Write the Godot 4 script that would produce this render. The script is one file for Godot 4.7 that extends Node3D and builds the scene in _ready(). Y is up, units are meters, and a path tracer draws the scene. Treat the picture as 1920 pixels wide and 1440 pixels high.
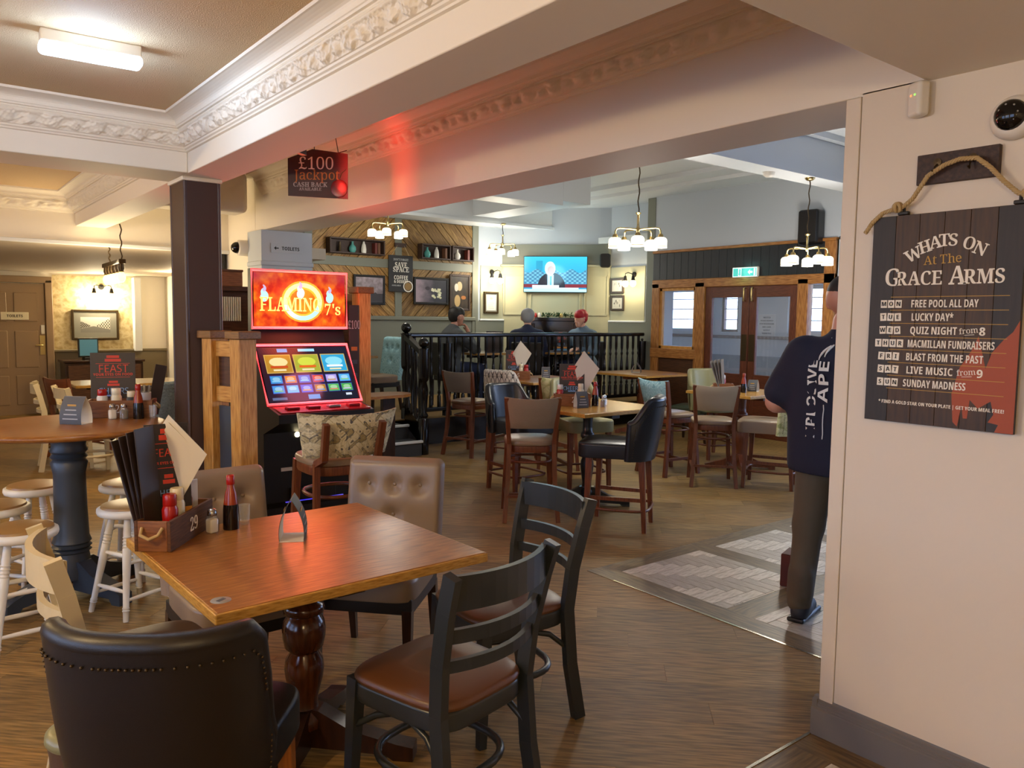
extends Node3D

# A pub interior. World axes follow the building: -Z runs away to the left of the picture, +X away to the right.

class Shape:
	var v := PackedVector3Array()
	var n := PackedVector3Array()
	var t := PackedVector2Array()
	var has_uv := false

	func tri(a: Vector3, b: Vector3, c: Vector3, na: Vector3, nb: Vector3, nc: Vector3, ua := Vector2.ZERO, ub := Vector2.ZERO, uc := Vector2.ZERO) -> void:
		if (b - a).cross(c - a).dot(na + nb + nc) > 0.0:
			v.append(a); v.append(c); v.append(b)
			n.append(na); n.append(nc); n.append(nb)
			t.append(ua); t.append(uc); t.append(ub)
		else:
			v.append(a); v.append(b); v.append(c)
			n.append(na); n.append(nb); n.append(nc)
			t.append(ua); t.append(ub); t.append(uc)

	func flat(a: Vector3, b: Vector3, c: Vector3, outward: Vector3) -> void:
		var m := (b - a).cross(c - a)
		if m.length_squared() < 1e-18:
			return
		m = m.normalized()
		if m.dot(outward) < 0.0:
			m = -m
		tri(a, b, c, m, m, m)

	func quad(a: Vector3, b: Vector3, c: Vector3, d: Vector3, outward: Vector3) -> void:
		flat(a, b, c, outward)
		flat(a, c, d, outward)

	func smooth_quad(a: Vector3, b: Vector3, c: Vector3, d: Vector3, na: Vector3, nb: Vector3, nc: Vector3, nd: Vector3) -> void:
		tri(a, b, c, na, nb, nc)
		tri(a, c, d, na, nc, nd)

	# a picture rectangle: u runs along right, v runs down
	func picture(top_left: Vector3, right: Vector3, down: Vector3) -> Shape:
		has_uv = true
		var m := down.cross(right).normalized()
		tri(top_left, top_left + right, top_left + right + down, m, m, m, Vector2(0, 0), Vector2(1, 0), Vector2(1, 1))
		tri(top_left, top_left + right + down, top_left + down, m, m, m, Vector2(0, 0), Vector2(1, 1), Vector2(0, 1))
		return self

	func box(at: Vector3, size: Vector3, b := Basis()) -> Shape:
		var h := size * 0.5
		var p := []
		for i in 8:
			p.append(at + b * Vector3(h.x if i & 1 else -h.x, h.y if i & 2 else -h.y, h.z if i & 4 else -h.z))
		quad(p[0], p[1], p[3], p[2], -b.z)
		quad(p[4], p[5], p[7], p[6], b.z)
		quad(p[0], p[2], p[6], p[4], -b.x)
		quad(p[1], p[3], p[7], p[5], b.x)
		quad(p[0], p[1], p[5], p[4], -b.y)
		quad(p[2], p[3], p[7], p[6], b.y)
		return self

	func span(lo: Vector3, hi: Vector3) -> Shape:
		return box((lo + hi) * 0.5, (hi - lo).abs())

	# a box with rounded edges of radius r; steps 1 gives a chamfer
	func soft(at: Vector3, size: Vector3, r: float, b := Basis(), steps := 1) -> Shape:
		var h := size * 0.5
		r = minf(r, minf(h.x, minf(h.y, h.z)) * 0.999)
		for axis in 3:
			for side in [-1.0, 1.0]:
				var u := (axis + 1) % 3
				var w := (axis + 2) % 3
				var cu := PackedFloat32Array()
				var cw := PackedFloat32Array()
				for k in steps + 1:
					cu.append(-h[u] + r * k / steps)
					cw.append(-h[w] + r * k / steps)
				for k in steps + 1:
					cu.append(h[u] - r + r * k / steps)
					cw.append(h[w] - r + r * k / steps)
				var pts := []
				var nms := []
				for i in cu.size():
					for j in cw.size():
						var q := Vector3.ZERO
						q[axis] = side * h[axis]
						q[u] = cu[i]
						q[w] = cw[j]
						var inner := Vector3(clampf(q.x, -h.x + r, h.x - r), clampf(q.y, -h.y + r, h.y - r), clampf(q.z, -h.z + r, h.z - r))
						var m := (q - inner).normalized()
						pts.append(at + b * (inner + m * r))
						nms.append(b * m)
				var c := cw.size()
				for i in cu.size() - 1:
					for j in c - 1:
						var a0 := i * c + j
						smooth_quad(pts[a0], pts[a0 + 1], pts[a0 + c + 1], pts[a0 + c], nms[a0], nms[a0 + 1], nms[a0 + c + 1], nms[a0 + c])
		return self

	# a beam from a to b with a rectangular section that may taper
	func bar(a: Vector3, b: Vector3, wa: Vector2, wb: Vector2, side := Vector3.RIGHT) -> Shape:
		var y := (b - a).normalized()
		if absf(y.dot(side)) > 0.95:
			side = Vector3.FORWARD
		var z := side.cross(y).normalized()
		var x := y.cross(z).normalized()
		var pa := []
		var pb := []
		for s in [Vector2(-0.5, -0.5), Vector2(0.5, -0.5), Vector2(0.5, 0.5), Vector2(-0.5, 0.5)]:
			pa.append(a + x * s.x * wa.x + z * s.y * wa.y)
			pb.append(b + x * s.x * wb.x + z * s.y * wb.y)
		for i in 4:
			var j := (i + 1) % 4
			quad(pa[i], pa[j], pb[j], pb[i], (pa[i] + pa[j]) * 0.5 - a)
		quad(pa[0], pa[1], pa[2], pa[3], -y)
		quad(pb[0], pb[1], pb[2], pb[3], y)
		return self

	# profile of (radius, height) turned about the y axis
	func lathe(profile: Array, segs := 20, at := Vector3.ZERO, b := Basis()) -> Shape:
		var cnt := profile.size()
		var dirs := []
		for i in cnt - 1:
			var d: Vector2 = profile[i + 1] - profile[i]
			dirs.append(Vector2(d.y, -d.x).normalized())
		for i in cnt - 1:
			var p0: Vector2 = profile[i]
			var p1: Vector2 = profile[i + 1]
			if p0.distance_to(p1) < 1e-6:
				continue
			var m0: Vector2 = dirs[i]
			var m1: Vector2 = dirs[i]
			if i > 0 and dirs[i - 1].dot(dirs[i]) > 0.55:
				m0 = (dirs[i - 1] + dirs[i]).normalized()
			if i < cnt - 2 and dirs[i + 1].dot(dirs[i]) > 0.55:
				m1 = (dirs[i + 1] + dirs[i]).normalized()
			for k in segs:
				var a0 := TAU * k / segs
				var a1 := TAU * (k + 1) / segs
				var c0 := Vector3(cos(a0), 0, sin(a0))
				var c1 := Vector3(cos(a1), 0, sin(a1))
				var q := [at + b * (c0 * p0.x + Vector3.UP * p0.y), at + b * (c1 * p0.x + Vector3.UP * p0.y), at + b * (c1 * p1.x + Vector3.UP * p1.y), at + b * (c0 * p1.x + Vector3.UP * p1.y)]
				var nn := [b * (c0 * m0.x + Vector3.UP * m0.y), b * (c1 * m0.x + Vector3.UP * m0.y), b * (c1 * m1.x + Vector3.UP * m1.y), b * (c0 * m1.x + Vector3.UP * m1.y)]
				if p0.x > 1e-5:
					tri(q[0], q[1], q[2], nn[0], nn[1], nn[2])
				if p1.x > 1e-5:
					tri(q[0], q[2], q[3], nn[0], nn[2], nn[3])
		return self

	func ball(at: Vector3, r: Vector3, segs := 12) -> Shape:
		var rows := segs / 2
		for i in rows:
			for k in segs:
				var q := []
				var m := []
				for c in [[i, k], [i, k + 1], [i + 1, k + 1], [i + 1, k]]:
					var la: float = PI * c[0] / rows - PI / 2
					var lo: float = TAU * c[1] / segs
					var d := Vector3(cos(la) * cos(lo), sin(la), cos(la) * sin(lo))
					q.append(at + d * r)
					m.append((d / r).normalized())
				if i > 0:
					tri(q[0], q[1], q[2], m[0], m[1], m[2])
				if i < rows - 1 or true:
					tri(q[0], q[2], q[3], m[0], m[2], m[3])
		return self

	# round section swept along points; radius may be a number or one per point
	func tube(pts: Array, radius, segs := 8, closed := false) -> Shape:
		var cnt := pts.size()
		var frames := []
		var up := Vector3.UP
		for i in cnt:
			var p: Vector3 = pts[i]
			var before: Vector3 = pts[(i - 1 + cnt) % cnt] if closed or i > 0 else p
			var after: Vector3 = pts[(i + 1) % cnt] if closed or i < cnt - 1 else p
			var d := (after - before).normalized()
			if absf(d.dot(up)) > 0.98:
				up = Vector3.RIGHT if absf(d.x) < 0.9 else Vector3.FORWARD
			var x := up.cross(d).normalized()
			var y := d.cross(x).normalized()
			up = y
			frames.append([p, x, y, d])
		var last := cnt if closed else cnt - 1
		for i in last:
			var f: Array = frames[i]
			var g: Array = frames[(i + 1) % cnt]
			var ra: float = radius[i] if radius is Array else radius
			var rb: float = radius[(i + 1) % cnt] if radius is Array else radius
			for k in segs:
				var a0 := TAU * k / segs
				var a1 := TAU * (k + 1) / segs
				var n0: Vector3 = f[1] * cos(a0) + f[2] * sin(a0)
				var n1: Vector3 = f[1] * cos(a1) + f[2] * sin(a1)
				var n2: Vector3 = g[1] * cos(a1) + g[2] * sin(a1)
				var n3: Vector3 = g[1] * cos(a0) + g[2] * sin(a0)
				smooth_quad(f[0] + n0 * ra, f[0] + n1 * ra, g[0] + n2 * rb, g[0] + n3 * rb, n0, n1, n2, n3)
		if not closed:
			for e in [0, cnt - 1]:
				var f: Array = frames[e]
				var r: float = radius[e] if radius is Array else radius
				for k in segs:
					var a0 := TAU * k / segs
					var a1 := TAU * (k + 1) / segs
					flat(f[0], f[0] + (f[1] * cos(a0) + f[2] * sin(a0)) * r, f[0] + (f[1] * cos(a1) + f[2] * sin(a1)) * r, f[3] * (-1.0 if e == 0 else 1.0))
		return self

	# polygon in the plane of b.x and b.y, drawn out along b.z from 0 to depth
	func prism(poly: PackedVector2Array, depth: float, at := Vector3.ZERO, b := Basis()) -> Shape:
		var idx := Geometry2D.triangulate_polygon(poly)
		var mid := Vector2.ZERO
		for p in poly:
			mid += p / poly.size()
		for i in range(0, idx.size(), 3):
			for z in [0.0, depth]:
				var q := []
				for k in 3:
					var p := poly[idx[i + k]]
					q.append(at + b * Vector3(p.x, p.y, z))
				flat(q[0], q[1], q[2], b.z * (1.0 if (z > 0.0) == (depth > 0.0) else -1.0))
		var ccw := not Geometry2D.is_polygon_clockwise(poly)
		for i in poly.size():
			var p := poly[i]
			var q := poly[(i + 1) % poly.size()]
			var e := q - p
			var o := Vector2(e.y, -e.x) if ccw else Vector2(-e.y, e.x)
			quad(at + b * Vector3(p.x, p.y, 0), at + b * Vector3(q.x, q.y, 0), at + b * Vector3(q.x, q.y, depth), at + b * Vector3(p.x, p.y, depth), b * Vector3(o.x, o.y, 0))
		return self

	# grid of points rows x cols with smooth normals from finite differences; flip turns the normals
	func sheet(rows: Array, flip := false) -> Shape:
		var nr := rows.size()
		var nc: int = rows[0].size()
		var nm := []
		for i in nr:
			var line := []
			for j in nc:
				var du: Vector3 = rows[i][mini(j + 1, nc - 1)] - rows[i][maxi(j - 1, 0)]
				var dv: Vector3 = rows[mini(i + 1, nr - 1)][j] - rows[maxi(i - 1, 0)][j]
				var m := du.cross(dv).normalized()
				line.append(-m if flip else m)
			nm.append(line)
		for i in nr - 1:
			for j in nc - 1:
				smooth_quad(rows[i][j], rows[i][j + 1], rows[i + 1][j + 1], rows[i + 1][j], nm[i][j], nm[i][j + 1], nm[i + 1][j + 1], nm[i + 1][j])
		return self

	func add(o: Shape, x := Transform3D()) -> Shape:
		for i in o.v.size():
			v.append(x * o.v[i])
			n.append((x.basis * o.n[i]).normalized())
		t.append_array(o.t)
		return self

	func mesh() -> ArrayMesh:
		var a := []
		a.resize(Mesh.ARRAY_MAX)
		a[Mesh.ARRAY_VERTEX] = v
		a[Mesh.ARRAY_NORMAL] = n
		if has_uv:
			a[Mesh.ARRAY_TEX_UV] = t
		var m := ArrayMesh.new()
		m.add_surface_from_arrays(Mesh.PRIMITIVE_TRIANGLES, a)
		return m


var M := {}
var taken := {}
var rng := RandomNumberGenerator.new()

func numbered(called: String) -> String:
	var k: int = taken.get(called, 0)
	taken[called] = k + 1
	return called if k == 0 else "%s_%03d" % [called, k]

func tag(o: Node, label: String, category: String, group := "") -> Node:
	o.set_meta("label", label)
	o.set_meta("category", category)
	if group:
		o.set_meta("group", group)
	return o

func thing(called: String, label: String, category: String, at := Vector3.ZERO, turn := 0.0, group := "") -> Node3D:
	var o := Node3D.new()
	o.name = numbered(called)
	add_child(o)
	o.position = at
	o.rotation.y = turn
	tag(o, label, category, group)
	return o

func part(parent: Node, called: String, s, m: Material, x := Transform3D(), label := "") -> MeshInstance3D:
	var o := MeshInstance3D.new()
	o.name = called
	o.mesh = s.mesh() if s is Shape else s
	o.material_override = m
	o.transform = x
	o.cast_shadow = GeometryInstance3D.SHADOW_CASTING_SETTING_ON
	if label:
		o.set_meta("label", label)
	parent.add_child(o, true)
	return o

func single(called: String, s, m: Material, label: String, category: String, group := "", x := Transform3D()) -> MeshInstance3D:
	var o := part(self, numbered(called), s, m, x)
	tag(o, label, category, group)
	return o

func struct(called: String, s, m: Material, x := Transform3D()) -> MeshInstance3D:
	var o := part(self, called, s, m, x)
	o.set_meta("kind", "structure")
	return o

func copy(o: Node3D, at: Vector3, turn: float, label: String) -> Node3D:
	var base: String = o.get_meta("base") if o.has_meta("base") else String(o.name)
	var c: Node3D = o.duplicate()
	c.name = numbered(base)
	add_child(c)
	c.position = at
	c.rotation.y = turn
	c.set_meta("label", label)
	return c

func facing(dx: float, dz: float) -> float:
	return atan2(-dx, -dz)

func at3(x: float, y: float, z: float) -> Transform3D:
	return Transform3D(Basis(), Vector3(x, y, z))

func lettering(parent: Node, words: String, size: float, m: Material, x: Transform3D, font := "Droid Serif", bold := true, italic := false, squeeze := 1.0, called := "lettering") -> MeshInstance3D:
	var f := SystemFont.new()
	f.font_names = PackedStringArray([font])
	f.font_weight = 700 if bold else 400
	f.font_italic = italic
	var tm := TextMesh.new()
	tm.text = words
	tm.font = f
	tm.font_size = 32
	tm.pixel_size = size / 32.0
	tm.depth = 0.0016
	tm.curve_step = 2.0
	tm.horizontal_alignment = HORIZONTAL_ALIGNMENT_CENTER
	tm.vertical_alignment = VERTICAL_ALIGNMENT_CENTER
	return part(parent, called, tm, m, x * Transform3D(Basis.from_scale(Vector3(squeeze, 1, 1)), Vector3.ZERO))

# basis whose z (the side that shows) points along out, upright
func upright(out: Vector3, roll := 0.0) -> Basis:
	var z := out.normalized()
	var x := Vector3.UP.cross(z).normalized()
	return Basis(x, z.cross(x), z) * Basis(Vector3(0, 0, 1), roll)

func lamp_light(at: Vector3, color: Color, energy: float, size := 0.05) -> OmniLight3D:
	var l := OmniLight3D.new()
	l.name = "lamp_glow"
	l.position = at
	l.light_color = color
	l.light_energy = energy
	l.light_size = size
	l.omni_range = 20.0
	l.omni_attenuation = 2.0
	l.shadow_enabled = true
	add_child(l, true)
	return l

# ---------------------------------------------------------------- materials
func hue(hex: String) -> Color:
	return Color.html(hex)

func plain(key: String, c: Color, rough := 0.6, metal := 0.0, spec := 0.5) -> StandardMaterial3D:
	var m := StandardMaterial3D.new()
	m.resource_name = key
	m.albedo_color = c
	m.roughness = rough
	m.metallic = metal
	m.metallic_specular = spec
	M[key] = m
	return m

func noise_tex(freq: float, stops: Array, seed_no: int, size := 512, octaves := 4, normal := false, bump := 4.0) -> NoiseTexture2D:
	var f := FastNoiseLite.new()
	f.noise_type = FastNoiseLite.TYPE_SIMPLEX_SMOOTH
	f.seed = seed_no
	f.frequency = freq
	f.fractal_octaves = octaves
	var tx := NoiseTexture2D.new()
	tx.width = size
	tx.height = size
	tx.seamless = true
	tx.noise = f
	if normal:
		tx.as_normal_map = true
		tx.bump_strength = bump
	else:
		var g := Gradient.new()
		var offs := PackedFloat32Array()
		var cols := PackedColorArray()
		for i in stops.size():
			offs.append(float(i) / (stops.size() - 1))
			cols.append(stops[i])
		g.offsets = offs
		g.colors = cols
		tx.color_ramp = g
	return tx

# wood whose grain runs along the axis with the small scale
func wood(key: String, tex: Texture2D, rough: float, scale: Vector3, tint := Color.WHITE, coat := 0.0) -> StandardMaterial3D:
	var m := plain(key, tint, rough)
	m.albedo_texture = tex
	m.uv1_triplanar = true
	m.uv1_scale = scale
	if coat > 0.0:
		m.clearcoat_enabled = true
		m.clearcoat = coat
		m.clearcoat_roughness = 0.12
	return m

func glow(key: String, c: Color, energy: float, base := Color(0.8, 0.8, 0.8)) -> StandardMaterial3D:
	var m := plain(key, base, 0.5)
	m.emission_enabled = true
	m.emission = c
	m.emission_energy_multiplier = energy
	return m

func pane_glass(key: String, c: Color) -> StandardMaterial3D:
	var m := plain(key, c, 0.03)
	m.transparency = BaseMaterial3D.TRANSPARENCY_ALPHA
	return m

func make_materials() -> void:
	# painted plaster
	plain("cream", hue("e0d8c8"), 0.62)
	plain("cream_wall", hue("d6cbb9"), 0.55)
	plain("far_wall", hue("b3bac0"), 0.7)
	plain("white_paint", hue("d4d8da"), 0.5)
	plain("sage", hue("a6a386"), 0.6)
	plain("grey_green", hue("75776a"), 0.6)
	plain("skirting_grey", hue("6d6a68"), 0.5)
	plain("post_brown", hue("42302b"), 0.42)
	plain("dado_olive", hue("6f6248"), 0.6)
	plain("taupe_door", hue("93795a"), 0.5)
	var stip := plain("stippled", hue("c9ad85"), 0.8)
	stip.uv1_triplanar = true
	stip.uv1_scale = Vector3.ONE * 4.5
	stip.normal_enabled = true
	stip.normal_texture = noise_tex(0.055, [], 5, 512, 3, true, 7.0)
	stip.normal_scale = 0.55
	plain("soffit", hue("c3b7a4"), 0.7)
	# floor
	var fl := noise_tex(0.012, [hue("5a4726"), hue("7a6035"), hue("947543"), hue("a98a54")], 11, 512, 5)
	for i in 5:
		var tints: Array = [Color(1, 1, 1), Color(0.93, 0.92, 0.92), Color(1.0, 0.97, 0.93), Color(0.87, 0.86, 0.86), Color(0.95, 0.95, 0.96)]
		var m := wood("plank%d" % i, fl, 0.5, Vector3(0.7, 9, 9), tints[i])
		m.metallic_specular = 0.38
		m.uv1_offset = Vector3(0.13 * i, 0.31 * i, 0.17 * i)
	var tl := noise_tex(0.014, [hue("a79c88"), hue("c4baa5"), hue("d3cab7"), hue("ded6c6")], 23, 512, 5)
	for i in 4:
		var tints: Array = [Color(1, 1, 1), Color(0.92, 0.91, 0.9), Color(1.0, 0.97, 0.9), Color(0.85, 0.84, 0.83)]
		wood("tile%d" % i, tl, 0.4, Vector3(1.6, 9, 9), tints[i])
	wood("border_plank", noise_tex(0.012, [hue("4b3d28"), hue("6b5738"), hue("857049")], 31), 0.4, Vector3(8, 8, 0.8))
	wood("border_plank_x", M.border_plank.albedo_texture, 0.4, Vector3(0.8, 8, 8))
	plain("metal_trim", hue("c9c0ae"), 0.25, 1.0)
	# furniture timbers
	var oak := noise_tex(0.014, [hue("683c16"), hue("8a5522"), hue("9e672d"), hue("b07c3c")], 41, 512, 5)
	wood("oak_top", oak, 0.3, Vector3(1.1, 12, 12), Color.WHITE, 0.0)
	wood("oak_top_gold", noise_tex(0.014, [hue("8a5d1c"), hue("ad7d2e"), hue("c69a4a")], 43, 512, 5), 0.26, Vector3(1.1, 12, 12), Color.WHITE, 0.3)
	wood("oak_edge", noise_tex(0.02, [hue("8f6420"), hue("b2853a"), hue("c49a4c")], 44), 0.35, Vector3(2, 14, 2))
	var pine := noise_tex(0.012, [hue("8a5a20"), hue("b07a34"), hue("c38f46"), hue("cf9f58")], 47, 512, 5)
	wood("pine", pine, 0.4, Vector3(10, 1.0, 10))
	wood("pine_x", pine, 0.4, Vector3(10, 10, 1.0))
	wood("pine_cap", noise_tex(0.014, [hue("5d3c16"), hue("7a5224"), hue("8d6431")], 48), 0.4, Vector3(10, 10, 1.0))
	var mah := noise_tex(0.012, [hue("4e2614"), hue("67351c"), hue("7b4526")], 53, 512, 5)
	wood("mahogany", mah, 0.35, Vector3(10, 1.0, 10))
	wood("mahogany_x", mah, 0.35, Vector3(1.0, 10, 10))
	wood("dark_oak", noise_tex(0.012, [hue("1d0f08"), hue("2d170c"), hue("3d2212")], 59, 512, 4), 0.28, Vector3(9, 1.0, 9))
	wood("orange_leg", noise_tex(0.012, [hue("7d4512"), hue("9c5c1c"), hue("b06c26")], 61), 0.35, Vector3(10, 1.0, 10))
	wood("crate_wood", noise_tex(0.014, [hue("402510"), hue("573419"), hue("684322")], 67), 0.75, Vector3(1.2, 12, 1.2))
	wood("crate_light", noise_tex(0.014, [hue("60381a"), hue("7c4c26"), hue("8c5a30")], 68), 0.5, Vector3(1.2, 12, 1.2))
	wood("door_oak", noise_tex(0.011, [hue("6d4219"), hue("8f5c28"), hue("a9733a"), hue("b68347")], 71, 512, 5), 0.38, Vector3(10, 1.0, 10))
	wood("door_mahogany", noise_tex(0.011, [hue("45200f"), hue("5b2d18"), hue("6f3c22")], 73, 512, 4), 0.38, Vector3(10, 1.0, 10))
	wood("booth_brown", noise_tex(0.012, [hue("37200f"), hue("4a2c17"), hue("5a3820")], 79), 0.45, Vector3(1.0, 10, 1.0))
	var cv := noise_tex(0.012, [hue("5d421d"), hue("86642f"), hue("a88347"), hue("c09e62")], 83, 512, 5)
	for i in 4:
		var tints: Array = [Color(1, 1, 1), Color(0.78, 0.76, 0.74), Color(1.0, 0.94, 0.84), Color(0.88, 0.88, 0.88)]
		wood("chevron%d" % i, cv, 0.55, Vector3(0.9, 10, 10), tints[i])
	wood("rustic", noise_tex(0.012, [hue("241610"), hue("38241a"), hue("4a3226")], 89), 0.6, Vector3(9, 9, 1.2))
	wood("fascia_black", noise_tex(0.014, [hue("0b0d11"), hue("15181d"), hue("1f2329")], 97), 0.45, Vector3(8, 0.8, 8))
	# paint and leather
	plain("black_paint", hue("2a2e30"), 0.3)
	plain("gloss_black", hue("0d0c0d"), 0.16)
	plain("blue_black", hue("1b232b"), 0.3)
	plain("slate_column", hue("39414a"), 0.4)
	plain("cream_paint", hue("bfae86"), 0.45)
	plain("white_stool", hue("dfdbcc"), 0.4)
	leather("tan_leather", hue("85705a"), 0.34)
	leather("brown_leather", hue("5e3a20"), 0.38)
	leather("umber_leather", hue("4f3a2b"), 0.4)
	leather("black_leather", hue("150f0b"), 0.42)
	leather("navy_leather", hue("14171d"), 0.3)
	leather("olive_leather", hue("7d7a55"), 0.36)
	leather("stool_leather", hue("94703e"), 0.36)
	# fabrics
	cloth("grey_fabric", [hue("5a5149"), hue("6f655a"), hue("80766a")], 0.15)
	cloth("brown_fabric", [hue("6d5a45"), hue("82705a"), hue("94826b")], 0.15)
	cloth("stone_fabric", [hue("8a7c66"), hue("a09179"), hue("b1a38b")], 0.15)
	damask("floral_fabric", hue("cfc29a"), hue("8c7a4c"), hue("4c4a48"), 3)
	damask("green_floral", hue("c6c79a"), hue("8d9660"), hue("a9a878"), 7)
	damask("aqua_fabric", hue("8fbac4"), hue("6d9aa8"), hue("a8cdd3"), 11)
	damask("blue_damask", hue("4d5862"), hue("5f6b74"), hue("39434c"), 13)
	trellis("trellis_fabric", hue("c9c4b8"), hue("2b2a2c"))
	# metals, glass, ceramics
	plain("brass", hue("b9a26a"), 0.28, 1.0)
	plain("steel", hue("a8a8a8"), 0.25, 1.0)
	plain("bronze", hue("4a3c28"), 0.4, 0.8)
	plain("iron", hue("1a1817"), 0.45, 0.4)
	plain("white_plastic", hue("d9d4c8"), 0.35)
	plain("grey_plastic", hue("8c8984"), 0.5)
	plain("black_plastic", hue("101012"), 0.35)
	plain("dome_black", hue("0a0a0b"), 0.06)
	pane_glass("clear_glass", Color(0.9, 0.95, 0.95, 0.12))
	pane_glass("door_glass", Color(0.85, 0.9, 0.95, 0.10))
	plain("ketchup_red", hue("9c1712"), 0.25)
	plain("mayo_cream", hue("d8cfae"), 0.3)
	plain("mustard_brown", hue("8a4a20"), 0.3)
	plain("sauce_black", hue("140b08"), 0.12)
	plain("sauce_orange", hue("8d3213"), 0.25)
	plain("paper_white", hue("d6d2c9"), 0.8)
	plain("napkin", hue("cfc8b6"), 0.85)
	plain("card_black", hue("1d1b1c"), 0.55)
	plain("card_grey", hue("4a4d52"), 0.6)
	plain("menu_dark", hue("2a2224"), 0.4)
	plain("menu_brown", hue("30231b"), 0.5)
	plain("ink_white", hue("e6e0d2"), 0.6)
	plain("ink_grey", hue("a7a7a5"), 0.6)
	plain("ink_red", hue("d1402c"), 0.6)
	plain("ink_blue", hue("7fa9d6"), 0.6)
	plain("ink_gold", hue("b58a2b"), 0.5)
	plain("ink_orange", hue("a9661c"), 0.5)
	plain("ink_black", hue("1b1a19"), 0.6)
	plain("band_orange", hue("d08a2a"), 0.5)
	plain("band_blue", hue("4f92bd"), 0.5)
	plain("salt", hue("e2dccd"), 0.6)
	plain("pepper", hue("6b5640"), 0.7)
	plain("rope", hue("b0976a"), 0.9)
	plain("flame_orange", hue("9a4118"), 0.55)
	plain("flame_red", hue("b3301c"), 0.55)
	plain("cherry", hue("6d0f12"), 0.3)
	plain("leaf_green", hue("2f4a25"), 0.6)
	plain("coffee", hue("8a6a34"), 0.5)
	plain("teal_glaze", hue("4b8f8a"), 0.2)
	plain("white_glaze", hue("cfcac0"), 0.25)
	plain("rust_red", hue("5e2217"), 0.6)
	plain("book_brown", hue("5f3b25"), 0.7)
	plain("vestibule_white", hue("c9ccc9"), 0.6)
	plain("vestibule_grey", hue("737a80"), 0.6)
	plain("rug_dark", hue("3a3c40"), 0.9)
	# people
	plain("skin", hue("c08a72"), 0.5)
	plain("skin_pale", hue("cf9f88"), 0.5)
	plain("navy_cloth", hue("14172a"), 0.85)
	plain("khaki_cloth", hue("574d3d"), 0.85)
	plain("charcoal_cloth", hue("45484a"), 0.85)
	plain("deep_blue_cloth", hue("1b2440"), 0.85)
	plain("denim_cloth", hue("5d7488"), 0.85)
	plain("hair_dark", hue("17120f"), 0.6)
	plain("hair_grey", hue("8d8f92"), 0.6)
	plain("hair_red", hue("a51420"), 0.5)
	plain("trainer", hue("1c1f28"), 0.6)
	plain("trainer_white", hue("b9bcc4"), 0.6)

func leather(key: String, c: Color, rough: float) -> void:
	var m := plain(key, c, rough)
	m.uv1_triplanar = true
	m.uv1_scale = Vector3.ONE * 6.0
	m.normal_enabled = true
	if not M.has("_leather_bump"):
		M["_leather_bump"] = noise_tex(0.09, [], 101, 512, 2, true, 2.0)
	m.normal_texture = M["_leather_bump"]
	m.normal_scale = 0.35

func cloth(key: String, stops: Array, rimness: float) -> void:
	var m := plain(key, Color.WHITE, 0.9)
	m.albedo_texture = noise_tex(0.22, stops, key.hash() % 1000, 256, 2)
	m.uv1_triplanar = true
	m.uv1_scale = Vector3.ONE * 5.0
	m.rim_enabled = true
	m.rim = rimness

# scrolling floral weave drawn into an image
func damask(key: String, ground: Color, motif: Color, dark: Color, seed_no: int) -> void:
	var sz := 256
	var im := Image.create(sz, sz, false, Image.FORMAT_RGB8)
	var f := FastNoiseLite.new()
	f.seed = seed_no
	f.frequency = 0.07
	for y in sz:
		for x in sz:
			var u := TAU * x / sz
			var v := TAU * y / sz
			var a := sin(u * 2.0 + 1.3 * sin(v * 2.0)) * cos(v * 2.0 + 1.1 * sin(u * 2.0))
			var b := sin(u * 4.0 + 2.0 * cos(v * 2.0)) * sin(v * 4.0 + 2.0 * cos(u * 2.0))
			var w := f.get_noise_2d(x, y) * 0.25
			var c := ground
			if a + w > 0.38:
				c = motif
			if absf(a + w - 0.38) < 0.09 or b + w > 0.8:
				c = dark
			if absf(b + w) < 0.06:
				c = motif.lerp(ground, 0.3)
			im.set_pixel(x, y, c)
	var m := plain(key, Color.WHITE, 0.85)
	m.albedo_texture = ImageTexture.create_from_image(im)
	m.uv1_triplanar = true
	m.uv1_scale = Vector3.ONE * 3.4

func trellis(key: String, ground: Color, line: Color) -> void:
	var sz := 128
	var im := Image.create(sz, sz, false, Image.FORMAT_RGB8)
	for y in sz:
		for x in sz:
			var u := fposmod(float(x) / sz * 2.0, 1.0) - 0.5
			var v := float(y) / sz
			var wave := 0.22 + 0.16 * cos(TAU * v)
			var d := absf(absf(u) - wave)
			im.set_pixel(x, y, line if d < 0.075 or absf(u) < 0.05 and absf(v - 0.5) < 0.2 else ground)
	var m := plain(key, Color.WHITE, 0.85)
	m.albedo_texture = ImageTexture.create_from_image(im)
	m.uv1_triplanar = true
	m.uv1_scale = Vector3.ONE * 9.0

# ---------------------------------------------------------------- the building
const CEIL := 2.62
const SOFFIT := 2.335
const BAY := 2.82
const PLATFORM := 0.32
const WOODZ := -10.55

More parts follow.
